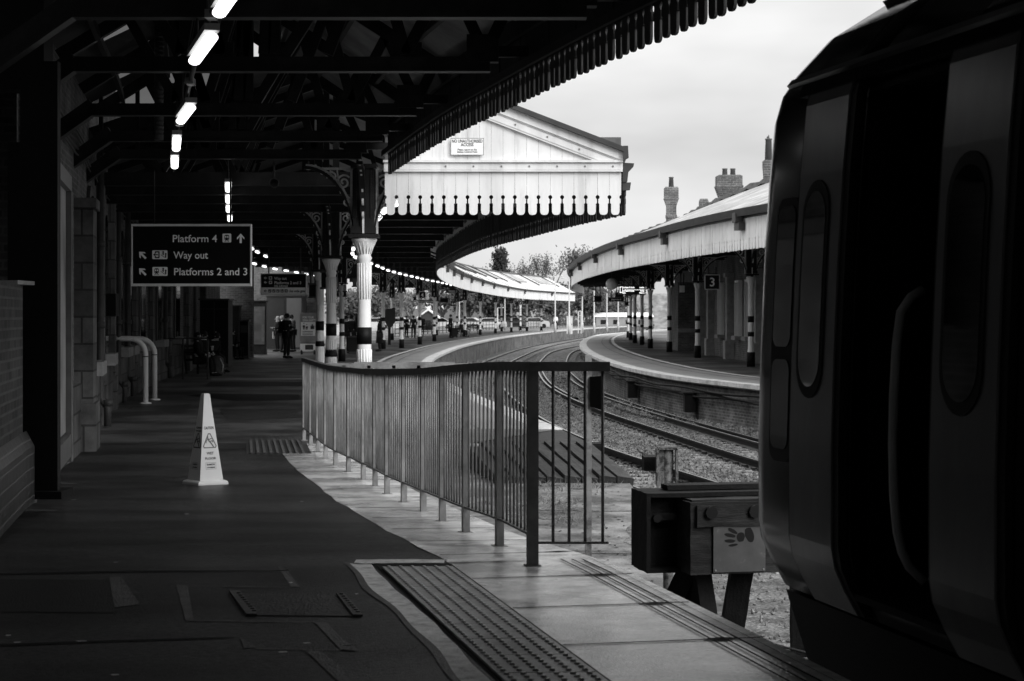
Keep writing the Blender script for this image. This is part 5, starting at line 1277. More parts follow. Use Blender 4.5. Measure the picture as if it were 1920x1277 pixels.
for side, m_ in ((0, M['inkg']), (1, M['ink'])):
    tri = [(-.062, .365), (.062, .365), (.070, .380), (.010, .500), (-.010, .500), (-.070, .380), (-.062, .365)]
    fig = strokes([(-.020, .462), (-.006, .430), (.018, .405), (.038, .375)], .013) + strokes([(-.010, .440), (.010, .452), (.028, .452)], .008) + strokes([(-.016, .450), (-.036, .430), (-.040, .412)], .008) + strokes([(.008, .425), (.030, .432), (.036, .418)], .009) + strokes([(-.026, .471), (-.018, .471)], .012)
    on_face(side, strokes(tri, .010) + fig, m_, 'hazard_symbol')
    on_face(side, strokes([(-.055, .155), (.055, .155), (.055, .218), (-.055, .218), (-.055, .155)], .0025), M['inkg'], 'maker_frame')

# ------------------------------------------------------------------ signs
def arrow(cx, cz, s, ang):
    pts = [(0, .5), (.38, .08), (.38, -.13), (.11, .14), (.11, -.5), (-.11, -.5), (-.11, .14), (-.38, -.13), (-.38, .08)]
    ca, sa = math.cos(ang), math.sin(ang); return [(cx + s * (x * ca - z * sa), cz + s * (x * sa + z * ca)) for x, z in pts]
def rrect(cx, cz, w_, h_, r, n=4):
    pts = []
    for qx, qz, a0 in ((1, 1, 0), (-1, 1, 90), (-1, -1, 180), (1, -1, 270)):
        for k in range(n + 1):
            a = R(a0 + 90 * k / n); pts.append((cx + qx * (w_ / 2 - r) + r * math.cos(a), cz + qz * (h_ / 2 - r) + r * math.sin(a)))
    return pts
def flat(b, pts, y, d=.002): b.prism([(x, y, z) for x, z in pts], (0, -d, 0))
def train_icon(bk, wh, cx, cz, s, y):
    flat(bk, rrect(cx, cz + .06 * s, .52 * s, .62 * s, .16 * s), y - .0022)
    for d in (-1, 1):
        flat(wh, rrect(cx + d * .115 * s, cz + .13 * s, .15 * s, .22 * s, .02 * s), y - .0044)
        flat(wh, rrect(cx + d * .15 * s, cz - .12 * s, .07 * s, .07 * s, .03 * s), y - .0044)
        flat(bk, [(cx + d * .10 * s, cz - .26 * s), (cx + d * .16 * s, cz - .26 * s), (cx + d * .27 * s, cz - .44 * s), (cx + d * .20 * s, cz - .44 * s)], y - .0022)
    flat(bk, rrect(cx, cz - .34 * s, .36 * s, .04 * s, .01 * s), y - .0022)
def exit_icon(bk, cx, cz, s, y):
    for pts in (rrect(cx + .10 * s, cz + .36 * s, .52 * s, .07 * s, .01), rrect(cx + .10 * s, cz - .36 * s, .52 * s, .07 * s, .01), rrect(cx + .33 * s, cz, .07 * s, .76 * s, .01), rrect(cx - .12 * s, cz + .3 * s, .07 * s, .16 * s, .01), rrect(cx - .12 * s, cz - .3 * s, .07 * s, .16 * s, .01)): flat(bk, pts, y - .0022)
    flat(bk, arrow(cx - .10 * s, cz, .58 * s, R(90)), y - .0022)
def lift_icon(bk, cx, cz, s, y):
    flat(bk, [(cx - .42 * s, cz - .02 * s), (cx - .36 * s, cz + .03 * s), (cx + .22 * s, cz - .42 * s), (cx + .14 * s, cz - .42 * s)], y - .0022)
    for dx, z0, z1, dn in ((-.08, -.05, .40, 1), (.26, -.40, .20, -1)):
        flat(bk, rrect(cx + dx * s, cz + (z0 + z1) / 2 * s, .07 * s, (z1 - z0) * s, .01), y - .0022)
        flat(bk, arrow(cx + dx * s, cz + (z1 - .05 if dn > 0 else z1 - .1) * s, .34 * s, 0), y - .0022)
        flat(bk, rrect(cx + (dx - .08) * s, cz + (z0 + .2) * s, .16 * s, .06 * s, .01), y - .0022)
YS = 22.0; s = YS / F; W_, H_ = 224 * s, 116 * s
t = empty('direction_sign', at(360, 478.5, YS), label='large black hanging sign reading Platform 4, Way out, Platforms 2 and 3', cat='sign')
b = MB(); b.box((0, 0, 0), (W_ - .02, .05, H_ - .03)); b.build('panel', M['signblk'], t)
b = MB(); b.box((0, -.01, H_ / 2 - .012), (W_, .09, .026)); b.box((0, -.01, -H_ / 2 + .014), (W_, .09, .03)); b.box((-W_ / 2 + .006, -.01, 0), (.012, .085, H_ - .054)); b.box((W_ / 2 - .006, -.01, 0), (.012, .085, H_ - .054)); b.build('frame', M['signgry'], t)
b = MB(); b.tube([(-.45, .02, H_ / 2), (-.45, .02, 1.0)], .012, 6); b.tube([(.45, .02, H_ / 2), (.45, .02, 1.0)], .012, 6); b.build('hanger', M['black'], t)
X = lambda px: (px - 360) * s; Zp = lambda py: (478.5 - py) * s; yf = -.026
letter('Platform 4', (X(323.5), yf, Zp(454)), 19.2 * s, M['signwht'], t, .0012, fitw=83 * s)
letter('Way out', (X(326), yf, Zp(485)), 19.2 * s, M['signwht'], t, .0012, fitw=65 * s)
letter('Platforms 2 and 3', (X(326), yf, Zp(516)), 19.2 * s, M['signwht'], t, .0012, fitw=137 * s)
wh = MB(); bk = MB(); w2_ = MB()
flat(wh, arrow(X(452), Zp(447), 18 * s, 0), yf); flat(wh, arrow(X(268), Zp(478.5), 18 * s, R(45)), yf); flat(wh, arrow(X(268), Zp(509.5), 18 * s, R(45)), yf)
flat(wh, rrect(X(426), Zp(446.5), 16.5 * s, 16.5 * s, 2 * s), yf); train_icon(bk, w2_, X(426), Zp(446.5), 16.5 * s, yf)
flat(wh, rrect(X(300.5), Zp(477.8), 28.5 * s, 16.5 * s, 2 * s), yf); exit_icon(bk, X(294), Zp(477.8), 15 * s, yf); lift_icon(bk, X(308), Zp(477.8), 14 * s, yf)
flat(wh, rrect(X(300.8), Zp(509), 28.5 * s, 16.5 * s, 2 * s), yf); train_icon(bk, w2_, X(294.5), Zp(509), 15.5 * s, yf); lift_icon(bk, X(308), Zp(509), 14 * s, yf)
wh.build('arrows_and_badges', M['signwht'], t); bk.build('pictograms', M['signblk'], t); w2_.build('pictogram_windows', M['signwht'], t)

YS = 50.0; s = YS / F; t = empty('hanging_sign', at(532, 533, YS), label='smaller hanging sign reading Way out, Platforms 2 and 3, Use wide gate', cat='sign')
X = lambda px: (px - 532) * s; Zp = lambda py: (533 - py) * s
b = MB(); b.box((0, 0, Zp(526.5)), (84 * s, .06, 25 * s)); b.build('panel', M['signblk'], t)
b = MB(); b.box((0, 0, Zp(545.3)), (84 * s, .06, 12.4 * s)); b.build('lower_panel', M['signwht'], t)
b = MB(); b.box((0, -.01, Zp(513.5)), (86 * s, .1, 1.3 * s)); b.box((0, -.01, Zp(552)), (86 * s, .1, 1.3 * s)); b.box((X(489.6), -.01, 0), (1.2 * s, .1, 38 * s)); b.box((X(574.4), -.01, 0), (1.2 * s, .1, 38 * s)); b.build('frame', M['signgry'], t)
yf = -.031
for tx, px, py, sz, fw in (('Way out', 514.5, 524.5, 7.5, 23.5), ('Platforms 2 and 3', 514.5, 532.8, 7.5, 50), ('(via subway)', 514.5, 537.6, 4.5, 25)): letter(tx, (X(px), yf, Zp(py)), sz * s, M['signwht'], t, .002, fitw=fw * s)
letter('Use wide gate', (X(541.5), yf, Zp(548)), 6.6 * s, M['ink'], t, .003, fitw=30.5 * s)
wh = MB(); bk = MB()
for py in (521.3, 529.5): flat(wh, arrow(X(498), Zp(py), 6 * s, R(90)), yf, .004); flat(wh, rrect(X(507.5), Zp(py), 6 * s, 6 * s, .8 * s), yf, .004); flat(bk, rrect(X(507.5), Zp(py), 3 * s, 3.4 * s, .5 * s), yf - .005, .004)
flat(bk, arrow(X(498), Zp(545.5), 6 * s, R(90)), yf, .004)
for k in range(5):
    cx = X(506.3 + k * 7.6); flat(bk, rrect(cx, Zp(545.5), 5.8 * s, 6 * s, .6 * s), yf, .004)
    if k < 4: flat(wh, rrect(cx - .3 * s, Zp(546.5), 2.6 * s, 1.2 * s, .3 * s), yf - .005, .003); flat(wh, rrect(cx + (.6 - k * .3) * s, Zp(544.2), 1.2 * s, 2.0 * s, .3 * s), yf - .005, .003)
    else: flat(wh, rrect(cx, Zp(545.5), 1.4 * s, 4 * s, .3 * s), yf - .005, .003)
wh.build('arrows_and_badges', M['signwht'], t); bk.build('pictograms', M['signblk'], t)
b = MB(); b.tube([(-.4, 0, Zp(513)), (-.4, 0, Zp(465))], .02, 6); b.tube([(.45, 0, Zp(513)), (.45, 0, Zp(465))], .02, 6); b.build('hanger', M['pipe'], t)

def numsign(ch, px, py, wpx, Y, label, hang=True, fitk=.38):
    s = Y / F; t = empty('platform_number_sign', at(px, py, Y), label=label, cat='sign'); w_ = wpx * s
    b = MB(); b.box((0, 0, 0), (w_ * .94, .06, w_ * .94)); b.build('panel', M['signblk'], t)
    b = MB()
    for dx, dz, sx, sz in ((0, 1, 1, .05), (0, -1, 1, .05), (1, 0, .05, 1), (-1, 0, .05, 1)): b.box((dx * w_ * .475, -.01, dz * w_ * .475), (w_ * sx if sx == 1 else w_ * .05, .08, w_ * sz if sz == 1 else w_ * .05))
    b.build('frame', M['signgry'], t)
    me = letter(ch, (0, -.036, -w_ * .27), w_ * .80, M['signwht'], t, w_ * .012, 'CENTER')
    if hang: b = MB(); b.box((0, 0, w_ * .55), (w_ * .65, .06, w_ * .07)); b.tube([(-w_ * .25, 0, w_ * .5), (-w_ * .25, 0, w_ * 1.0)], .02, 5); b.tube([(w_ * .25, 0, w_ * .5), (w_ * .25, 0, w_ * 1.0)], .02, 5); b.build('hanger', M['pipe'], t)
numsign('3', 1335.3, 529, 28.5, 64, 'square black sign with a white 3 hanging under the right canopy')
numsign('4', 792, 553, 12.5, 95, 'square black sign with a white 4 hanging under the far canopy')
def board(px, py, wp, hp, Y, label, name='information_board', lines=(), m='signblk', cat='sign', group=None, hang=True):
    s = Y / F; t = empty(name, at(px, py, Y), label=label, cat=cat, group=group)
    b = MB(); b.box((0, 0, 0), (wp * s, .14, hp * s)); b.build('panel', M[m], t)
    b = MB(); b.box((0, -.02, hp * s / 2), (wp * s + .06, .2, .05)); b.build('top_frame', M['pipe'], t); b = MB(); b.box((0, -.02, -hp * s / 2), (wp * s + .06, .2, .05)); b.build('bottom_frame', M['pipe'], t)
    if hang: b = MB(); b.tube([(-wp * s * .3, 0, hp * s / 2), (-wp * s * .3, 0, hp * s / 2 + .5)], .025, 5); b.tube([(wp * s * .3, 0, hp * s / 2), (wp * s * .3, 0, hp * s / 2 + .5)], .025, 5); b.build('hanger', M['pipe'], t)
    for tx, x0, z0, sz, fw, mm in lines: letter(tx, (x0 * s, -.075, z0 * s), sz * s, M[mm], t, .004, fitw=fw * s)
    return t
t = board(1185, 543.5, 50, 16, 76, 'next train display with bright text hanging under the right canopy', 'train_display', [('1st Exeter St Davids', -17, 3.2, 3.6, 21, 'screen'), ('London', 14, 3.2, 3.6, 8.5, 'screen'), ('2nd Exeter St Davids', -17, -3.2, 3.6, 21, 'screen'), ('On time', 15, -3.2, 3.6, 7.5, 'screen'), ('calling', -18, -6.8, 3, 6, 'screen'), ('Platform', 13.5, -6.9, 3.2, 9.5, 'screen')], cat='display')
b = MB(); s = 76 / F
for px_, pz_, w_, h_ in ((-20, 5.3, 5.5, 1), (-22.4, 0, 1, 11), (-17.8, 0, .9, 9), (-20, -4.9, 5, 1.2), (4, 0, 38, .9)): b.box((px_ * s, -.075, pz_ * s), (w_ * s, .01, h_ * s))
b.build('clock_frame', M['screen'], t)
board(1155, 561.5, 29, 6, 92, 'long thin dark sign just below and left of the train display', lines=[('Platform 3', -9, -1.2, 3, 18, 'signwht')])
board(1161, 553.5, 15, 8, 86, 'dark boxy sign tucked behind the train display'); board(1175, 569.5, 7, 6, 96, 'small dark sign near the tops of the farthest right platform columns')
board(1121, 560.5, 14, 10, 100, 'plain dark hanging screen beyond the right canopy, in front of the trees', 'hanging_screen', cat='screen')
board(1279, 542, 9, 15, 80, 'small pale notice hanging between two right platform columns', m='signwht')
board(833, 563, 15, 7.5, 128, 'wide dark hanging screen under the far canopy', 'hanging_screen', cat='screen'); board(850.5, 569.5, 10, 7.5, 120, 'small dark sign reading 2-4, right of the wide dark screen', lines=[('2-4', -3.5, -1.8, 5, 7, 'signwht')])
board(798, 565, 26, 3.4, 104, 'narrow pale sign just below the platform 4 sign', m='signwht'); board(1014, 575, 7, 6, 150, 'tiny dark sign under the far end of the white curved canopy'); board(778, 560, 5, 5, 112, 'small dark loudspeaker box left of the platform 4 sign', cat='box')
board(618, 525, 30, 31, 46, 'back of a wide dark hanging screen behind the second fluted column', 'hanging_screen', cat='screen'); board(587, 545, 14, 25, 54, 'dark hanging sign frame right of the smaller hanging sign', 'hanging_sign', m='black'); board(665, 529, 7, 16, 66, 'pale narrow hanging panel between the fluted columns', m='kioskl')
board(633, 551, 5, 9, 70, 'small dark loudspeaker on the left of a slim column', cat='box'); board(647, 551, 5, 9, 70, 'small dark loudspeaker on the right of a slim column', cat='box')
t = empty('convex_mirror', at(1147, 532.5, 80), label='round pale mirror hanging under the right canopy beside the train display', cat='mirror')
b = MB(); b.lathe([(.02, .16), (.12, .14), (.2, .09), (.26, 0), (.22, -.03)], n=18); o = b.build('dome', M['grab'], t); o.rotation_euler = (R(90), 0, R(-15))
b = MB(); b.tube([(0, .02, .2), (0, .02, .7)], .02, 5); b.build('hanger', M['pipe'], t)

# safety poster board and other things standing on the far concourse
Yp = 84; s = Yp / F; t = empty('safety_poster_board', (at(578, 657, Yp).x, Yp, zg(Yp)), label='free-standing poster board headed For your own safety, half hidden by the third fluted column', cat='poster board')
zb = lambda py: CZ + (HZ - py) * s - zg(Yp)
b = MB(); b.box((0, 0, (zb(587) + zb(642)) / 2), (31 * s, .10, 56 * s)); b.build('board', M['poster'], t)
b = MB(); b.box((0, -.055, (zb(603.5) + zb(630)) / 2), (27 * s, .01, 26 * s)); b.build('pale_field', M['signwht'], t)
b = MB(); b.box((0, -.02, (zb(644) + zb(659)) / 2), (30 * s, .10, 14 * s)); b.build('lower_board', M['signwht'], t)
b = MB(); b.box((2 * s, -.08, (zb(646) + zb(656)) / 2), (15 * s, .01, 9 * s)); b.build('lower_print', M['pipe'], t)
letter('FOR YOUR', (-10.5 * s, -.055, zb(597)), 5.5 * s, M['signwht'], t, .004, fitw=21 * s); letter('OWN SAFETY', (-10.5 * s, -.055, zb(602.5)), 5.5 * s, M['signwht'], t, .004, fitw=26 * s)
b = MB()
for dx, h in ((-8, 9), (-2.5, 6.5)):
    b.lathe([(.9 * s, 0), (.9 * s, 1.6 * s)], (dx * s, -.062, zb(607 + (9 - h))), 8); b.box((dx * s, -.062, zb(612 + (9 - h) * .6)), (4 * s, .01, h * .45 * s)); b.box((dx * s - .9 * s, -.062, zb(616)), (1.1 * s, .01, 4 * s)); b.box((dx * s + .9 * s, -.062, zb(616)), (1.1 * s, .01, 4 * s))
b.box((8 * s, -.062, zb(614)), (7 * s, .01, 6 * s)); b.box((8 * s, -.062, zb(609.5)), (3 * s, .01, 2.5 * s))
for k in range(3): b.box((-1 * s, -.062, zb(621.5 + k * 3)), (20 * s, .008, 1.0 * s))
b.build('pictograms', M['ink'], t)
b = MB(); b.box((-12 * s, 0, .1), (.05, .5, .2)); b.box((12 * s, 0, .1), (.05, .5, .2)); b.build('feet', M['black'], t)

def solid(name, px0, px1, py0, Y, depth, label, cat, m, extra=None):
    s = Y / F; x0, x1 = (px0 - 960) * s, (px1 - 960) * s; z0 = zg(Y); z1 = CZ + (HZ - py0) * s
    t = empty(name, ((x0 + x1) / 2, Y, z0), label=label, cat=cat); b = MB(); b.box((0, depth / 2, (z1 - z0) / 2), (x1 - x0, depth, z1 - z0)); b.build('body', M[m], t)
    b = MB(); b.box((0, depth / 2, z1 - z0 + .03), (x1 - x0 + .1, depth + .1, .06)); b.build('top_trim', M['pipe'], t); b = MB(); b.box((0, -.015, .06), (x1 - x0 - .04, .03, .12)); b.build('kick_plate', M['pipe'], t)
    if extra: extra(t, x1 - x0, z1 - z0)
    return t
def cabx(t, w_, h_):
    b = MB(); b.box((0, -.012, h_ * .5), (.02, .02, h_ * .95)); b.box((0, -.012, h_ * .87), (w_, .02, .02)); b.build('door_gap', M['pipe'], t)
    b = MB(); b.box((.06, -.03, h_ * .5), (.03, .05, .16)); b.build('handle', M['grab'], t)
solid('equipment_cabinet', 375, 428, 563, 64, 1.0, 'tall black two-door cabinet behind the seated people', 'cabinet', 'black', cabx)
def postx(t, w_, h_):
    b = MB(); b.box((0, -.02, h_ * .55), (w_ * .84, .02, h_ * .72)); b.build('poster', M['poster'], t)
    b = MB(); b.box((-.03, -.035, h_ * .84), (w_ * .5, .01, .10)); b.box((-.03, -.035, h_ * .80), (w_ * .6, .01, .07)); b.build('heading', M['trim'], t); b = MB(); b.box((.25, -.035, h_ * .4), (.12, .01, h_ * .35)); b.build('print', M['trim'], t)
solid('lit_poster_case', 467, 499, 566, 84, .35, 'tall poster case with pale print, behind the standing figure', 'poster case', 'pipe', postx)
def kx(t, w_, h_):
    b = MB(); b.box((w_ * .28, -.03, h_ * .5), (w_ * .42, .05, h_ * .94)); b.build('light_panel', M['kioskl'], t)
    b = MB(); b.box((.0, -.06, h_ * .5), (.03, .02, h_ * .9)); b.build('panel_joint', M['pipe'], t)
solid('kiosk', 500, 566, 556, 97, 2.2, 'plain grey kiosk with one paler panel, behind the group of passengers', 'kiosk', 'kiosk', kx)
def bx_(t, w_, h_):
    b = MB(); b.box((0, -.02, h_ * .8), (w_ * .8, .02, h_ * .2)); b.build('panel', M['kiosk'], t)
solid('ticket_machine', 449, 465, 603, 76, .5, 'low dark ticket machine by the end wall', 'machine', 'black', bx_)
solid('vending_machine', 432, 448, 575, 78, .6, 'grey blank machine beside the black cabinet', 'machine', 'kiosk')
solid('litter_bin', 654, 672, 633, 84, .5, 'dark waist-high bin right of the slim column by the fluted ones', 'bin', 'card' if False else 'cloth2')

# ------------------------------------------------------------------ white barrier rails on the left, queue rail
for i, (xw, Y, xe, lb) in enumerate(((197, 38.0, 273, 'nearer of the two white bent pipe barriers fixed to the left wall'), (213, 39.6, 290, 'farther of the two white bent pipe barriers fixed to the left wall'))):
    s = Y / F; z0 = zg(Y); x1 = (xe - 960) * s; x0 = min((xw - 960) * s, Wl(Y) + .1) if i else (xw - 960) * s; zt = CZ - 45 * s; r = .055
    t = empty('pipe_barrier', (x1, Y, z0), label=lb, cat='barrier', group='white pipe barriers')
    b = MB(); arc = [(x1 - .32 + .32 * math.sin(a), Y, zt - .32 + .32 * math.cos(a)) for a in np.linspace(0, R(90), 8)]
    b.tube([(x0, Y, zt)] + arc + [(x1, Y, z0)], r, 14); b.build('pipe', M['whited'], t, world=True)
    b = MB(); b.lathe([(.12, 0), (.12, .02), (.07, .035)], (x1, Y, z0), 14); b.build('foot_flange', M['whited'], t, world=True)
    b = MB(); b.tube([(x0 - .02, Y, zt), (x0 + .02, Y, zt)], .12, 14); b.build('wall_flange', M['whited'], t, world=True)
    b = MB(); b.tube([(x1 - .95, Y, zt), (x1 - .93, Y, zt)], r + .004, 14); b.tube([(x1, Y, z0 + .95), (x1, Y, z0 + .97)], r + .004, 14); b.build('joint', M['pipe'], t, world=True)
t = empty('queue_rail', (-9.6, 52, zg(52)), label='thin dark tubular rail in front of the seated people', cat='barrier')
s = 52 / F; X_ = lambda px: (px - 960) * s; Z_ = lambda py: CZ + (HZ - py) * s; z0 = zg(52)
b = MB(); b.tube([(X_(343), 52, z0), (X_(343), 52, Z_(636)), (X_(345), 52, Z_(634)), (X_(387), 52, Z_(634)), (X_(389.5), 52, Z_(637)), (X_(389.5), 52, z0)], .025, 8); b.tube([(X_(315), 52, Z_(635)), (X_(343), 52, Z_(635))], .02, 8); b.build('tube', M['pipe'], t, world=True)

# ------------------------------------------------------------------ lamps
def lamp(px, py, Y, ln_, ang, label, group, first=None, lens='lamp'):
    if first is None:
        t = empty('ceiling_lamp'); b = MB(); b.tube([(0, -ln_ / 2, 0), (0, -ln_ / 2 + .04, 0), (0, ln_ / 2 - .04, 0), (0, ln_ / 2, 0)], [.035, .05, .05, .035], 12); b.bm.transform(Matrix.Diagonal((1, 1, .72, 1))); b.build('lens', M[lens], t)
        b = MB(); b.box((0, 0, .068), (.11, ln_ + .04, .05)); b.build('housing', M['lampd'], t)
        b = MB(); b.tube([(0, -ln_ * .3, .08), (0, -ln_ * .3, .5)], .012, 5); b.tube([(0, ln_ * .3, .08), (0, ln_ * .3, .5)], .012, 5); b.build('hanger', M['pipe'], t)
    else: t = copy_tree(first)
    t.location = at(px, py, Y); t.rotation_euler = (0, 0, ang); return tag(t, label, 'lamp', group)
gl = 'tube lamps in the row above the left of the platform'
NL = [(432, -6, 11.8, 'topmost lamp of the near row, cut by the upper edge of the picture'), (380, 93, 14.1, 'largest fully visible tube lamp at the top of the near row'), (348, 215, 18.7, 'second tube lamp down the near row'), (331, 270, 21.9, 'third tube lamp down the near row'), (327.5, 305, 24.6, 'fourth and lowest tube lamp of the near row'),
      (428, 352, 29.4, 'top lamp of the short stack above the large direction sign'), (428, 374, 32.4, 'second lamp of the short stack above the large direction sign'), (428.5, 392, 35.4, 'third lamp of the short stack above the large direction sign'), (431, 410, 38.9, 'lowest lamp of the stack, touching the top of the large direction sign')]
L0 = None
for (px, py, Y, lb), an in zip(NL, (.26, .26, .25, .185, .18, .15, .15, .15, .15)):
    o = lamp(px, py, Y, 1.38, an, lb, gl, L0)
    if L0 is None: L0 = o
L1 = None; gm_ = 'far tube lamps in the curving rows under the far canopy'
FL = [(472, 466), (482.6, 472.7), (498, 480.7)], [(477, 494.7), (495.6, 499.7), (515.7, 504.3), (536.7, 507.8), (555.8, 511), (574, 514), (592, 516.8)], [(746, 381), (722, 396), (710, 409), (666.8, 455.6), (662.6, 467), (661, 476), (666.8, 482.7), (695, 494), (708, 499), (717.4, 503), (727.7, 507.3), (738.7, 510.3), (749.8, 513.3), (760.8, 516), (772, 518.5), (782.4, 520.8), (791.6, 523), (801.4, 525.3), (811.4, 527), (821, 528.8), (829.5, 530.6), (837.5, 532.3), (845, 534.6)]
nm = ['short upper row by the direction sign', 'row above the smaller hanging sign', 'long row right of the fluted columns']
hl = [2.0, 1.9, 1.75]
for q, row in enumerate(FL):
    for k, (px, py) in enumerate(row):
        Y = hl[q] * F / (HZ - py)
        nx = row[min(k + 1, len(row) - 1)]; pv = row[max(k - 1, 0)]
        Ya, Yb = hl[q] * F / (HZ - pv[1]), hl[q] * F / (HZ - nx[1]); xa_, xb_ = (pv[0] - 960) / F * Ya, (nx[0] - 960) / F * Yb
        an = -math.atan2(xb_ - xa_, Yb - Ya)
        o = lamp(px, py, Y, 1.0, an, f'tube lamp {ORD[k]} from the camera in the {nm[q]}', gm_, L1, 'lampfar')
        if L1 is None: L1 = o
t = empty('lamp_conduit', at(380, 93, 14.1), label='thin conduit linking the tube lamps of the near row at upper left', cat='conduit')
b = MB(); b.tube([at(px, py, Y) + Vector((0, 0, .14)) for px, py, Y, _ in NL[:5]], .022, 6); b.build('conduit', M['pipe'], t, world=True)
for (p, q_) in zip(NL[:4], NL[1:5]):
    c = (at(*p[:3]) * .35 + at(*q_[:3]) * .65) + Vector((0, 0, .13)); b = MB(); b.box(c, (.07, .16, .06)); b.build('junction_box', M['lampd'], t, world=True)
t = empty('ring_fitting', at(514, 343, 26), label='small round dark fitting hanging from the roof truss', cat='fitting')
b = MB(); pts = [(.065 * math.cos(a), 0, .065 * math.sin(a)) for a in np.linspace(0, 6.283, 24)]; b.tube(pts, .008, 6, cap=False); b.tube([(0, 0, .065), (0, 0, .30)], .016, 6); b.build('ring', M['pipe'], t)
b = MB(); b.tube([(0, .0, 0), (0, .05, 0)], .055, 16); b.build('lens', M['glass'], t)
t = empty('ventilation_duct', at(300, 260, 23.0), label='round vertical duct hanging among the roof trusses at the upper left', cat='duct')
b = MB(); z0 = CZ + 1.4; xx = (298 - 960) / F * 23
b.tube([(xx, 23, CZ + 2.15), (xx, 23, CZ + 3.6)], .055, 12)
for k in range(26): b.tube([(xx, 23, CZ + 2.2 + k * .055), (xx, 23, CZ + 2.22 + k * .055)], .060, 12)
b.build('duct', M['pipe'], t, world=True)
# ------------------------------------------------------------------ people
def person(px, pyf, h, label, rz=0, pose='stand', top='cloth', legs='cloth', hair='hair', hairlen=0, coat=False, bag=None, Y=None, seat=.45, group='people on the platforms', skin='skin', lean=0, arms='down', z=None):
    if Y is None:
        Y = 60.0
        for _ in range(30): Y = F * (CZ - zg(Y)) / (pyf - HZ)
    x = (px - 960) / F * Y; k = h / 1.75
    t = empty('person', (x, Y, zg(Y) if z is None else z), rz, label=label, cat='person', group=group)
    st = pose == 'sit'; dz = -(.94 - seat - .06) if st else 0; ln_ = lean
    def U(p, f=1.0): # lean the upper body forward (towards -Y) about the hips
        p = Vector(p); hp = Vector((0, 0, .94)); d = p - hp
        if d.z > 0: c, s_ = math.cos(ln_), math.sin(ln_); d = Vector((d.x, d.y * c - d.z * s_, d.z * c + d.y * s_))
        return (hp + d + Vector((0, 0, dz))) * k
    if st: legp = [(.10, 0, .93), (.12, -.42, .47 + .94 - .47), (.12, -.46, .50), (.12, -.60, .46)]
    kn = Vector((.13, -.43, seat + .05)) * k if st else Vector((.10, -.02, .50)) * k
    an = Vector((.13, -.47, .08)) * k if st else Vector((.11, .03, .09)) * k
    toe = an + Vector((.01, -.17, -.05)) * k
    if pose == 'walk': kn = Vector((.10, -.10, .50)) * k
    mir = lambda v: Vector((-v.x, v.y, v.z))
    pel = U((0, 0, .96)); sp = U((0, .01, 1.12)); ch = U((0, .01, 1.33)); nk = U((0, 0, 1.49)); hd = U((0, -.02, 1.60)); tp = U((0, 0, 1.69))
    sh = U((.175, .01, 1.42))
    if arms == 'down': el = U((.23, .02, 1.14)); ha = U((.24, -.05, .90))
    elif arms == 'front': el = U((.22, -.02, 1.15)); ha = U((.10, -.26, 1.18))
    elif arms == 'phone': el = U((.20, -.04, 1.14)); ha = U((.06, -.22, 1.30))
    elif arms == 'lap': el = U((.22, -.08, 1.14)); ha = U((.08, -.30, 1.05))
    hip = U((.09, 0, .92))
    V = [pel, sp, ch, nk, hd, tp, sh, el, ha, mir(sh), mir(el), mir(ha), hip, kn, an, toe, mir(hip), mir(kn), mir(an), mir(toe)]
    if pose == 'walk': V[17] = Vector((-.10, .06, .50)) * k; V[18] = Vector((-.11, .24, .12)) * k; V[19] = V[18] + Vector((0, -.16, -.08)) * k; V[14] = Vector((.11, -.18, .09)) * k; V[15] = V[14] + Vector((0, -.17, -.03)) * k
    E = [(0,1),(1,2),(2,3),(3,4),(4,5),(2,6),(6,7),(7,8),(2,9),(9,10),(10,11),(0,12),(12,13),(13,14),(14,15),(0,16),(16,17),(17,18),(18,19)]
    Rr = [.13,.12,.14,.055,.092,.07,.062,.045,.03,.062,.045,.03,.085,.058,.042,.032,.085,.058,.042,.032]
    body = skinmesh('body', V, E, [r * k for r in Rr], M[skin], t, 1)
    # fingers, thumb, nose and ears belong to the same body mesh
    b = MB(); b.bm.from_mesh(body.data)
    for sg, hh, ee in ((1, V[8], V[7]), (-1, V[11], V[10])):
        d = (hh - ee).normalized(); side = Vector((1, 0, 0)) if abs(d.x) < .8 else Vector((0, 1, 0)); side = (side - d * side.dot(d)).normalized(); curl = d.cross(side).normalized() * (-1)
        for q, (off, fl_) in enumerate(((-.026, .062), (-.009, .072), (.009, .070), (.026, .054))):
            p0 = hh + side * off * k + d * .02 * k; b.tube([p0, p0 + d * fl_ * .5 * k, p0 + d * fl_ * .9 * k + curl * .02 * k], [.009 * k, .008 * k, .006 * k], 5)
        p0 = hh + curl * .02 * k; b.tube([p0, p0 + curl * .035 * k + d * .02 * k, p0 + curl * .04 * k + d * .05 * k], [.010 * k, .009 * k, .007 * k], 5)
    b.tube([hd + Vector((0, -.085, .015)) * k, hd + Vector((0, -.118, -.015)) * k, hd + Vector((0, -.09, -.03)) * k], [.008 * k, .014 * k, .008 * k], 6)
    for sx in (-1, 1): b.tube([hd + Vector((sx * .08, .0, .02)) * k, hd + Vector((sx * .10, .01, .02)) * k], [.02 * k, .026 * k], 6)
    for p in b.bm.faces: p.smooth = True
    b.bm.to_mesh(body.data); b.bm.free()
    b = MB()
    for sx in (-1, 1): b.tube([hd + Vector((sx * .035, -.083, .02)) * k, hd + Vector((sx * .035, -.095, .02)) * k], .011 * k, 6)
    b.box(hd + Vector((0, -.09, -.05)) * k, (.05 * k, .02 * k, .010 * k)); b.build('face_features', M['hair'], t)
    # clothes
    jr = [.155,.145,.165,.085,.082,.065,.045]
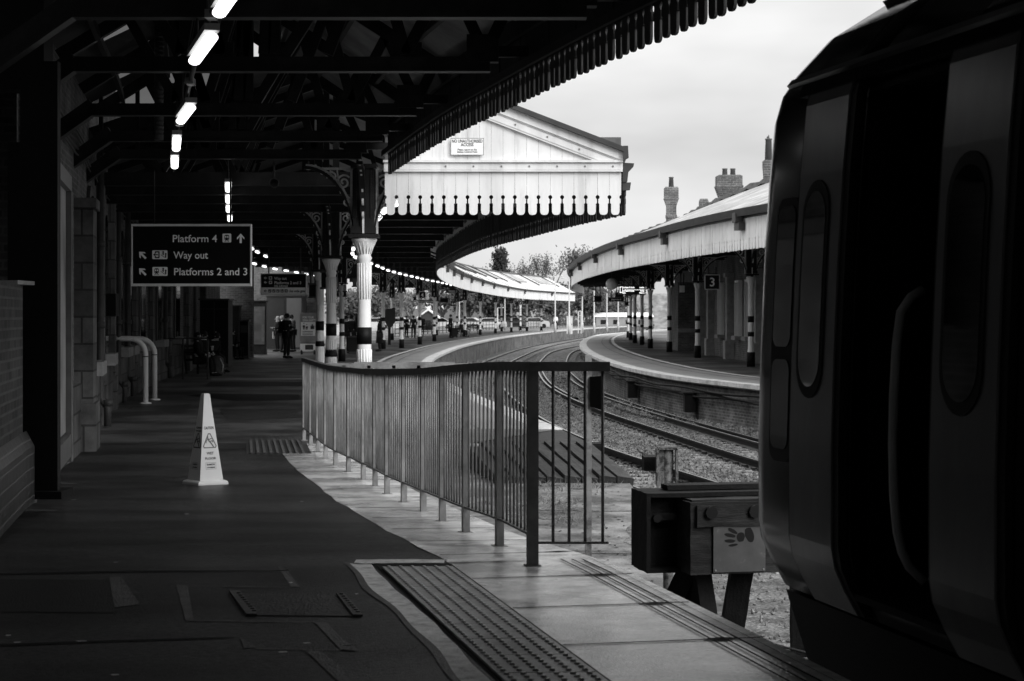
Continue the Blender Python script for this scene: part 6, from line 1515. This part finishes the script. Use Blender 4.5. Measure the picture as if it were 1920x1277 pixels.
    skinmesh('coat' if coat else 'jacket', [V[0], V[1], V[2], V[6], V[7], V[8] - (V[8] - V[7]) * .18, V[9], V[10], V[11] - (V[11] - V[10]) * .18, V[2] + (V[3] - V[2]) * .75], [(0,1),(1,2),(2,3),(3,4),(4,5),(2,6),(6,7),(7,8),(2,9)], [.16*k,.148*k,.165*k,.085*k,.068*k,.05*k,.085*k,.068*k,.05*k,.075*k], M[top], t, 1)
    skinmesh('trousers', [V[0] - Vector((0, 0, .03 * k)), V[12], V[13], V[14], V[16], V[17], V[18]], [(0,1),(1,2),(2,3),(0,4),(4,5),(5,6)], [.14*k,.105*k,.075*k,.06*k,.105*k,.075*k,.06*k], M[legs], t, 1)
    b = MB()
    for a_, c_ in ((V[14], V[15]), (V[18], V[19])): b.tube([a_ + Vector((0, .06, -.03)) * k, a_ + Vector((0, 0, -.02)) * k, c_ + Vector((0, .02, .0)) * k, c_ + Vector((0, -.05, -.01)) * k], [.04 * k, .055 * k, .045 * k, .025 * k], 8)
    b.build('shoes', M['cloth'], t)
    if coat and not st:
        b = MB(); b.lathe([(.20 * k, 1.05 * k), (.19 * k, .95 * k), (.23 * k, .75 * k), (.26 * k, .45 * k), (.24 * k, .44 * k)], n=16); b.bm.transform(Matrix.Diagonal((1, .75, 1, 1))); b.build('coat_skirt', M[top], t)
    b = MB(); c = hd + Vector((0, .05 if hairlen else .022, .03)) * k
    rings = [(.02, .115), (.07, .10), (.098, .06), (.104, .01), (.098, -.04)] + ([(.10, -.10), (.11, -.18), (.07, -.24)] if hairlen else [(.07, -.075)])
    b.lathe([(r * k, z_ * k) for r, z_ in reversed(rings)], c, 14); b.build('hair', M[hair], t)
    if bag == 'backpack':
        b = MB(); p = U((0, .22, 1.22)); b.sweep([[(p.x + x_ * k * q, p.y + y_ * k * q, p.z + z_ * k) for x_, y_ in ((-.15, -.08), (.15, -.08), (.15, .08), (-.15, .08))] for z_, q in ((-.24, .85), (-.2, 1), (.12, 1), (.22, .7))]); b.build('backpack', M['cloth2'], t)
    if bag == 'handbag':
        b = MB(); p = U((.27, 0, .84)); b.box(p, (.10 * k, .28 * k, .24 * k)); b.tube([p + Vector((0, -.1, .1)), p + Vector((0, 0, .33)), p + Vector((0, .1, .1))], .012, 5); b.build('bag', M['cloth2'], t)
    if bag == 'palebag':
        b = MB(); p = U((-.28, 0, .80)); b.box(p, (.08 * k, .26 * k, .34 * k)); b.tube([p + Vector((0, -.08, .15)), p + Vector((0, 0, .36)), p + Vector((0, .08, .15))], .01, 5); b.build('bag', M['clothw'], t)
    return t
person(484, 657, 1.72, 'standing person in a dark coat in front of the tall poster case', rz=R(150), top='cloth', arms='front')
person(520, 659, 1.72, 'grey-haired person with a pale bag standing at the left of the group by the kiosk', rz=R(-60), hair='hairg', top='cloth2', bag='palebag', hairlen=1, arms='front')
person(529, 661, 1.75, 'white-haired person in a charcoal jacket standing in the middle of the group', rz=R(100), hair='hairg', top='cloth2', legs='cloth')
person(538, 672, 1.86, 'tall person in black with a backpack, nearest of the group by the kiosk', rz=R(60), bag='backpack', top='cloth', arms='phone')
person(549, 660, 1.80, 'dark-haired person in a mid-grey top reading a phone beside the safety poster', rz=R(-50), top='cloth3', arms='phone', lean=.12)
person(711.5, 657, 1.62, Y=91, label= 'person in a long dark winter coat standing alone right of the nearest fluted column', rz=R(-75), coat=True, hairlen=1, bag='handbag')
person(762, 633, 1.70, 'person in dark clothes standing with a bag between the banded columns', rz=R(40), arms='front')
person(775, 633.5, 1.72, 'person half hidden behind a banded column, facing away', rz=R(180), top='cloth2')
person(789, 634, 1.78, 'person with a backpack standing behind a banded column under the platform 4 sign', rz=R(-110), bag='backpack')
person(845, 633.5, 1.80, 'person in an ankle-length dark coat standing beside a suitcase', rz=R(70), coat=True)
person(865, 631.5, 1.70, 'person sitting with legs stretched out right of the suitcase', rz=R(60), pose='sit', z=None)
person(1042, 618, 1.74, 'worker in a white high-visibility vest walking on the far platform', rz=R(200), pose='walk', top='hivis', legs='cloth')
person(659, 662, 1.78, 'person in black standing just right of the slim column behind the fluted ones', rz=R(170), top='cloth')
person(648, 663, 1.75, 'person in black between the slim column and the second fluted one', rz=R(30), top='cloth')
person(668, 660, 1.72, 'person in dark clothes close behind the nearest fluted column', rz=R(-140), top='cloth2', hairlen=1)
gS = 'people sitting by the left wall'
person(372, 706, 1.72, 'seated hooded person at the left end of the bench, side on', rz=R(80), pose='sit', Y=55, top='cloth', group=gS, arms='lap', hairlen=1)
person(383, 700, 1.74, 'seated person in the middle of the bench, looking right', rz=R(60), pose='sit', Y=57, top='cloth', group=gS, arms='lap')
person(394, 699, 1.76, 'seated person leaning forward over a cup at the right of the bench', rz=R(55), pose='sit', Y=58.5, top='cloth', legs='cloth2', group=gS, arms='lap', lean=.45, hair='hair')
person(432, 662, 1.70, 'seated person farther back against the black cabinet, wearing a pale scarf', rz=R(50), pose='sit', Y=75, top='cloth', group=gS, arms='lap', lean=.2)

def bench(px, Y, rz, label, z=None, n=3, group='platform benches'):
    t = empty('bench', ((px - 960) / F * Y, Y, zg(Y) if z is None else z), rz, label=label, cat='bench', group=group); w_ = .55 * n
    b = MB()
    for k in range(4): b.box((0, -.20 + k * .12, .45), (w_, .09, .03))
    b.build('seat', M['cloth2'], t)
    b = MB()
    for k in range(3): b.box((0, .24 + k * .03, .60 + k * .12), (w_, .03, .09))
    b.build('backrest', M['cloth2'], t)
    for x_ in (-w_ / 2 + .1, w_ / 2 - .1):
        b = MB(); b.beam((x_, -.2, 0), (x_, -.2, .44), .05, .05); b.beam((x_, .2, 0), (x_, .3, .85), .05, .05); b.beam((x_, -.2, .42), (x_, .25, .42), .05, .05); b.build('leg', M['black'], t)
    for x_ in (-w_ / 2 + .05, w_ / 2 - .05): b = MB(); b.beam((x_, -.22, .66), (x_, .28, .66), .05, .04); b.build('armrest', M['black'], t)
    return t
bench(384, 57.4, R(68), 'dark bench holding the seated people by the left wall'); bench(433, 75.3, R(50), 'dark bench at the far end of the left wall', n=2)
bench(866, 150, R(60), 'bench right of the suitcase on the far platform', n=2); bench(888, 172, R(20), 'empty bench between columns right of the seated passenger', n=2)
bench(802, 150, R(-15), 'empty slatted bench left of the column with the suitcase', n=2); bench(966, 205, R(10), 'empty bench near the far end of the curved canopy', n=2)
t = empty('suitcase', ((852.5 - 960) / F * 142, 142, zg(142)), label='upright dark suitcase beside the long-coated person', cat='suitcase')
b = MB(); b.box((0, 0, .42), (.44, .28, .70)); b.build('shell', M['cloth'], t); b = MB()
b.beam((-.14, .1, .75), (-.14, .1, 1.15), .03, .03); b.beam((.14, .1, .75), (.14, .1, 1.15), .03, .03); b.beam((-.14, .1, 1.15), (.14, .1, 1.15), .03, .04); b.build('handle', M['grab'], t)
for x_ in (-.16, .16): b = MB(); b.tube([(x_ - .02, 0, .05), (x_ + .02, 0, .05)], .05, 8); b.build('wheel', M['rubber'], t)
t = empty('rucksack', ((408 - 960) / F * 55.5, 55.5, zg(55)), label='bulky pale-strapped rucksack standing at the seated people feet', cat='bag')
b = MB(); b.lathe([(.16, 0), (.20, .05), (.21, .3), (.17, .5), (.08, .58)], n=14); b.build('sack', M['cloth3'], t); b = MB(); b.tube([(.16, -.14, .1), (.2, -.2, .3), (.1, -.14, .5)], .018, 6); b.build('strap', M['clothw'], t)
t = empty('shovel_sign', ((730 - 960) / F * 110, 110, zg(110)), label='dark panel on a tapering stand right of the long-coated person', cat='sign')
b = MB(); b.prism([(-.35, 0, 2.05), (.35, 0, 2.2), (.35, 0, 1.35), (.05, 0, .95), (-.05, 0, .95), (-.35, 0, 1.5)], (0, .1, 0)); b.build('panel', M['kiosk'], t); b = MB(); b.box((0, .05, .5), (.16, .16, 1.0)); b.build('stand', M['cloth2'], t)
t = empty('paper_cup', (at(398, 657, 55.4)), label='white paper cup held by the leaning seated person', cat='cup')
b = MB(); b.lathe([(.028, 0), (.04, .11), (.042, .115)], n=12); b.build('cup', M['clothw'], t); b = MB(); b.lathe([(.043, .115), (.043, .125), (.03, .13)], n=12); b.build('lid', M['white'], t)

# ------------------------------------------------------------------ the distance: trees, cars, lamp posts, hut, railings
def tree(px, Y, ptop, wpx, label, kind, seed, name='tree'):
    rnd = random.Random(seed); s = Y / F; x = (px - 960) * s; z0 = -1.4; H_ = CZ + (HZ - ptop) * s - z0; cr = wpx * s / 2
    t = empty(name, (x, Y, z0), label=label, cat='tree', group='trees beyond the station')
    tb = MB(); tips = []
    def br(p, d, ln_, r, lv):
        q = p + d * ln_; m_ = p + d * ln_ * .5 + Vector((rnd.uniform(-1, 1), rnd.uniform(-1, 1), 0)) * ln_ * .08
        tb.tube([p, m_, q], [r, r * .8, r * .55], 5 if lv < 2 else 3, cap=False)
        if lv >= (4 if kind == 'bare' else 3): tips.append(q); tips.append(m_); return
        for k in range(3 if lv else 5):
            a = rnd.uniform(0, 6.283); el_ = rnd.uniform(.35, .95); dd = Vector((math.cos(a) * math.sin(el_), math.sin(a) * math.sin(el_), math.cos(el_)))
            nd = (d * .55 + dd).normalized(); st = p + d * ln_ * rnd.uniform(.55, 1)
            br(st, nd, ln_ * rnd.uniform(.55, .78), r * .5, lv + 1)
    tk = H_ * (.34 if kind != 'fir' else .9)
    if kind == 'fir':
        tb.tube([(0, 0, 0), (0, 0, H_)], [cr * .09, .03], 6)
        for i in range(90):
            f = i / 90; z = H_ * (.08 + .9 * f); L_ = cr * (1 - f) ** .7 * rnd.uniform(.7, 1.15); a = rnd.uniform(0, 6.283)
            q = Vector((L_ * math.cos(a), L_ * math.sin(a), z + L_ * .12)); tb.tube([(0, 0, z), q], [.05, .015], 3, cap=False)
            for k in range(5): tips.append(Vector((0, 0, z)).lerp(q, .3 + .7 * k / 4))
    else:
        br(Vector((0, 0, 0)), Vector((rnd.uniform(-.05, .05), 0, 1)).normalized(), tk, H_ * .025, 0)
    mxr = max(max(abs(q.x), abs(q.y)) for q in tips); mz = max(q.z for q in tips)
    kx, kz = (cr / mxr if kind != 'fir' else 1), (H_ / mz if kind != 'fir' else 1)
    tb.bm.transform(Matrix.Diagonal((kx, kx, kz, 1))); tb.build('trunk', M['bark'], t, fix=False)
    lb = MB(); per = {'bare': 3, 'sparse': 9, 'dense': 26, 'fir': 12}[kind]; ls = {'bare': .16, 'sparse': .26, 'dense': .34, 'fir': .28}[kind] * (Y / 300)
    sp = {'bare': .5, 'sparse': .8, 'dense': 1.1, 'fir': .45}[kind]
    for q in tips:
        q = Vector((q.x * kx, q.y * kx, q.z * kz))
        for _ in range(per):
            c = q + Vector((rnd.gauss(0, sp), rnd.gauss(0, sp), rnd.gauss(0, sp * .7))); u = Vector((rnd.gauss(0, 1), rnd.gauss(0, 1), rnd.gauss(0, 1))).normalized() * ls; v = u.orthogonal().normalized() * ls * rnd.uniform(.4, .8)
            lb.face([c - u, c - v, c + u, c + v])
    lb.build('crown', M['foliaged' if kind == 'fir' else ('foliagel' if seed % 3 == 0 else 'foliage')], t, fix=False)
    return t
TR = [(938, 300, 466, 52, 'dark upright conifer-like tree above the white curved canopy', 'fir', 1), (905, 320, 500, 60, 'low twiggy tree left of the dark upright tree', 'bare', 2), (865, 310, 498, 70, 'spreading bare tree at the left end of the visible skyline', 'bare', 3),
      (985, 330, 484, 80, 'bare spreading tree right of the dark upright one', 'bare', 4), (1030, 320, 476, 80, 'tall bare tree with a fan of thin branches in the middle of the skyline', 'bare', 5), (1076, 330, 470, 50, 'leafier tree beside the tip of the right canopy', 'sparse', 7), (1118, 340, 462, 70, 'faint bare tree above the end of the right canopy', 'bare', 8),
      (715, 290, 545, 90, 'dense tree seen just right of the nearest fluted column', 'dense', 10), (665, 290, 555, 80, 'dense tree seen behind the fluted columns', 'dense', 11), (770, 300, 552, 70, 'loose pale tree behind the platform 4 sign', 'sparse', 12), (830, 310, 548, 70, 'mid-grey tree behind the passengers with the suitcase', 'sparse', 13),
      (880, 300, 545, 80, 'dense tree under the left part of the white canopy', 'dense', 14), (935, 310, 548, 80, 'dense tree under the middle of the white canopy', 'dense', 16), (990, 300, 545, 80, 'dense tree under the right part of the white canopy', 'dense', 17), (1045, 310, 545, 70, 'dense tree behind the walking worker', 'dense', 19), (1098, 300, 540, 60, 'dense dark tree in the gap between the two canopies', 'dense', 20), (1130, 320, 555, 60, 'bushy tree behind the hanging dark screens', 'dense', 22), (1165, 330, 565, 40, 'small pale tree at the right of the far gap', 'sparse', 24)]
for a in TR: tree(*a)
b = MB(); rnd = random.Random(9)
for i in range(9000):
    x = rnd.uniform(-34, 26); c = Vector((x, 345 + rnd.uniform(-3, 3), -1.2 + abs(rnd.gauss(0, 1)) * 1.9)); 
    if rnd.random() < .3 + .3 * math.sin(x * .7): continue
    u = Vector((rnd.gauss(0, 1), rnd.gauss(0, 1), rnd.gauss(0, 1))).normalized() * .3; v = u.orthogonal().normalized() * .2; b.face([c - u, c - v, c + u, c + v])
tag(b.build('hedge', M['foliage'], fix=False), 'distant undergrowth behind the car park', 'hedge', kind='stuff')
b = MB(); b.sweep([[(x, 372, -1.45), (x, 385, 2.0 + 6.2 * (.55 + .45 * noise.noise(Vector((x * .02, 3, 0)))))] for x in frange(-130, 60, 6)], closed=False)
tag(b.build('hill', M['foliagel'], fix=False), kind='structure')
CP = None
def car(px, Y, label, m, rz):
    global CP
    if CP is None:
        t = empty('parked_car'); b = MB()
        side = [(-2.1, .25), (-2.15, .6), (-2.05, .82), (-1.5, .90), (-.95, 1.36), (-.4, 1.45), (.7, 1.45), (1.45, 1.05), (2.05, .95), (2.15, .6), (2.1, .25)]
        b.sweep([[(x * (1 if abs(yy) < .7 else .98), yy, z - (.02 if abs(yy) > .7 else 0)) for x, z in side] for yy in (-.84, -.72, .72, .84)]); b.build('body', M['carw'], t)
        b = MB()
        for sy in (-1, 1): b = MB(); b.prism([(-1.38, sy * .845, .93), (-.88, sy * .845, 1.33), (.66, sy * .845, 1.38), (1.3, sy * .845, 1.02), (1.2, sy * .845, .93)], (0, sy * .01, 0)); b.build('side_window', M['glass'], t)
        b = MB(); b.prism([(-1.52, -.65, .93), (-1.52, .65, .93), (-.99, .6, 1.36), (-.99, -.6, 1.36)], (-.02, 0, .015)); b.build('windscreen', M['glass'], t)
        for x_ in (-1.3, 1.3):
            for sy in (-.8, .8): b = MB(); b.tube([(x_, sy - .09, .31), (x_, sy + .09, .31)], .31, 14); b.build('wheel', M['rubber'], t)
        for sy in (-.6, .6): b = MB(); b.box((-2.12, sy, .66), (.06, .3, .14)); b.build('headlight', M['glass'], t)
        CP = t
    else:
        t = copy_tree(CP)
        if m != 'carw':
            for c in t.children:
                if c.name.startswith('body'): me = c.data.copy(); me.materials[0] = M[m]; c.data = me
    t.location = ((px - 960) / F * Y, Y, -.34); t.rotation_euler = (0, 0, rz); return tag(t, label, 'car', 'cars parked beyond the far platform')
for a in ((700, 232, 'white car parked right behind the nearest fluted column', 'carw', .2), (748, 240, 'silver car parked beyond the banded columns at left', 'carg', -.1), (820, 236, 'white car parked left of the suitcase', 'carw', .1), (880, 238, 'white car parked behind the seated passenger', 'carw', -.2), (918, 236, 'white car with dark windows beyond the empty bench', 'carw', .15), (960, 244, 'dark car parked in the middle of the car park', 'card', 0), (1000, 246, 'silver car parked left of the walking worker', 'carg', .1)): car(*a)
def lamppost(px, Y, ptop, label, arms=2, base=None):
    s = Y / F; H_ = CZ + (HZ - ptop) * s + .34; t = empty('lamp_post', ((px - 960) * s, Y, -.34), label=label, cat='lamp post', group='white lamp posts on and beyond the far platform')
    b = MB(); b.lathe([(.13, 0), (.12, .9), (.07, 1.0), (.055, H_ - .05), (.05, H_)], n=10); b.build('pole', M['pole'], t)
    if arms:
        b = MB(); b.beam((-.62 if arms == 2 else 0, 0, H_), (.62, 0, H_), .05, .05); b.build('arm', M['pole'], t)
        for sg in ((-1, 1) if arms == 2 else (1,)): b = MB(); b.lathe([(.05, -.06), (.13, -.03), (.12, .04), (.05, .07)], (sg * .62, 0, H_), 10); b.build('lantern', M['pole'], t)
    return t
for a in ((1041, 185, 518, 'double-armed lamp post above the end of the white canopy', 2), (1067.3, 170, 521, 'T-armed lamp post just left of the right canopy tip', 2), (1091.8, 190, 556, 'plain white post in the gap between the canopies', 0), (1114, 185, 545, 'plain white post left of the hanging dark screen', 0), (1138, 200, 550, 'plain white post right of the hanging dark screen', 0), (1159, 210, 560, 'thin white post at the right of the far gap', 0), (946.7, 215, 560, 'tall white post under the middle of the white canopy', 0), (933, 220, 577, 'short white post with a tilted head beside the tall one', 1), (861.5, 205, 566, 'white lamp post behind the seated passenger', 1)): lamppost(*a)
t = empty('portal_frame', (at(1087, 615, 180).x, 180, -.34), label='narrow white portal frame standing on the far platform end', cat='frame')
s = 180 / F; b = MB()
for dx in (-2.6, 2.6): b.box((dx * s, 0, 21 * s), (.09, .09, 42 * s))
b.box((0, 0, 41.5 * s), (5.2 * s, .09, .09)); b.box((0, 0, 33 * s), (5.2 * s, .06, .05)); b.build('frame', M['pole'], t)
t = empty('cabinet', (at(1068, 615, 175).x, 175, -.34), label='pale trackside cabinet at the foot of the T-armed lamp post', cat='cabinet'); b = MB(); b.box((0, 0, .8), (.55, .4, 1.6)); b.box((0, 0, 1.63), (.62, .46, .06)); b.build('body', M['pole'], t); b = MB(); b.box((.2, -.21, .9), (.04, .02, .14)); b.build('handle', M['ink'], t)
t = empty('hut', (at(803, 606, 215).x, 215, -.34), label='tiny white-gabled hut behind the banded columns', cat='hut')
b = MB(); b.box((0, 1, .75), (2.0, 2, 1.5)); b.prism([(-1.0, 0, 1.5), (1.0, 0, 1.5), (0, 0, 2.25)], (0, 2, 0)); b.build('wall', M['kiosk'], t)
b = MB()
for sg in (-1, 1): b.prism([(0, -.25, 2.30), (sg * 1.3, -.25, 1.35), (sg * 1.3, -.25, 1.55), (0, -.25, 2.52)], (0, 2.5, 0))
b.build('roof', M['white'], t); b = MB(); b.box((0, -.01, .6), (.6, .03, 1.1)); b.build('door', M['black'], t)
t = empty('distant_building', (at(1157, 600, 300).x, 300, -1.4), label='low white building at the right of the far gap', cat='building')
b = MB(); b.box((1.0, 0, 1.7), (9, 5, 1.6)); b.build('wall', M['render'], t); b = MB(); b.prism([(-3.7, -2.7, 2.5), (5.7, -2.7, 2.5), (5.5, 0, 3.1), (-3.5, 0, 3.1)], (0, .1, .1)); b.build('roof', M['white'], t)
for k in range(4): b = MB(); b.box((-2.3 + k * 2, -2.52, 1.7), (.9, .05, .7)); b.build('window', M['glass'], t)
t = empty('distant_house', (at(835, 590, 330).x, 330, -1.4), label='broad grey building seen through the trees behind the far canopy', cat='building')
b = MB(); b.box((0, 0, 3.2), (14, 6, 6.4)); b.build('wall', M['kioskl'], t); b = MB(); b.prism([(-7.4, -3.3, 6.4), (7.4, -3.3, 6.4), (7.0, 0, 8.4), (-7.0, 0, 8.4)], (0, .2, .2)); b.build('roof', M['slate'], t)
for k in range(5): b = MB(); b.box((-5.4 + k * 2.6, -3.02, 4.6), (1.1, .05, 1.4)); b.build('window', M['white'], t)
t = empty('railing', (-10, 200, -.34), label='thin dark railing along the back of the far platform', cat='railing')
b = MB(); fr_ = lambda y: E4(y) - 9.0 if y < 230 else E4(y) - 7
ysr_ = frange(150, 275, 2.5)
for y in ysr_: b.box((fr_(y), y, .25), (.06, .06, 1.15))
for z in (.80, .30, -.05): b.sweep([[(fr_(y) + u, y, z + v) for u, v in ((-.03, -.03), (.03, -.03), (.03, .03), (-.03, .03))] for y in ysr_])
b.build('rails', M['pipe'], t, world=True)
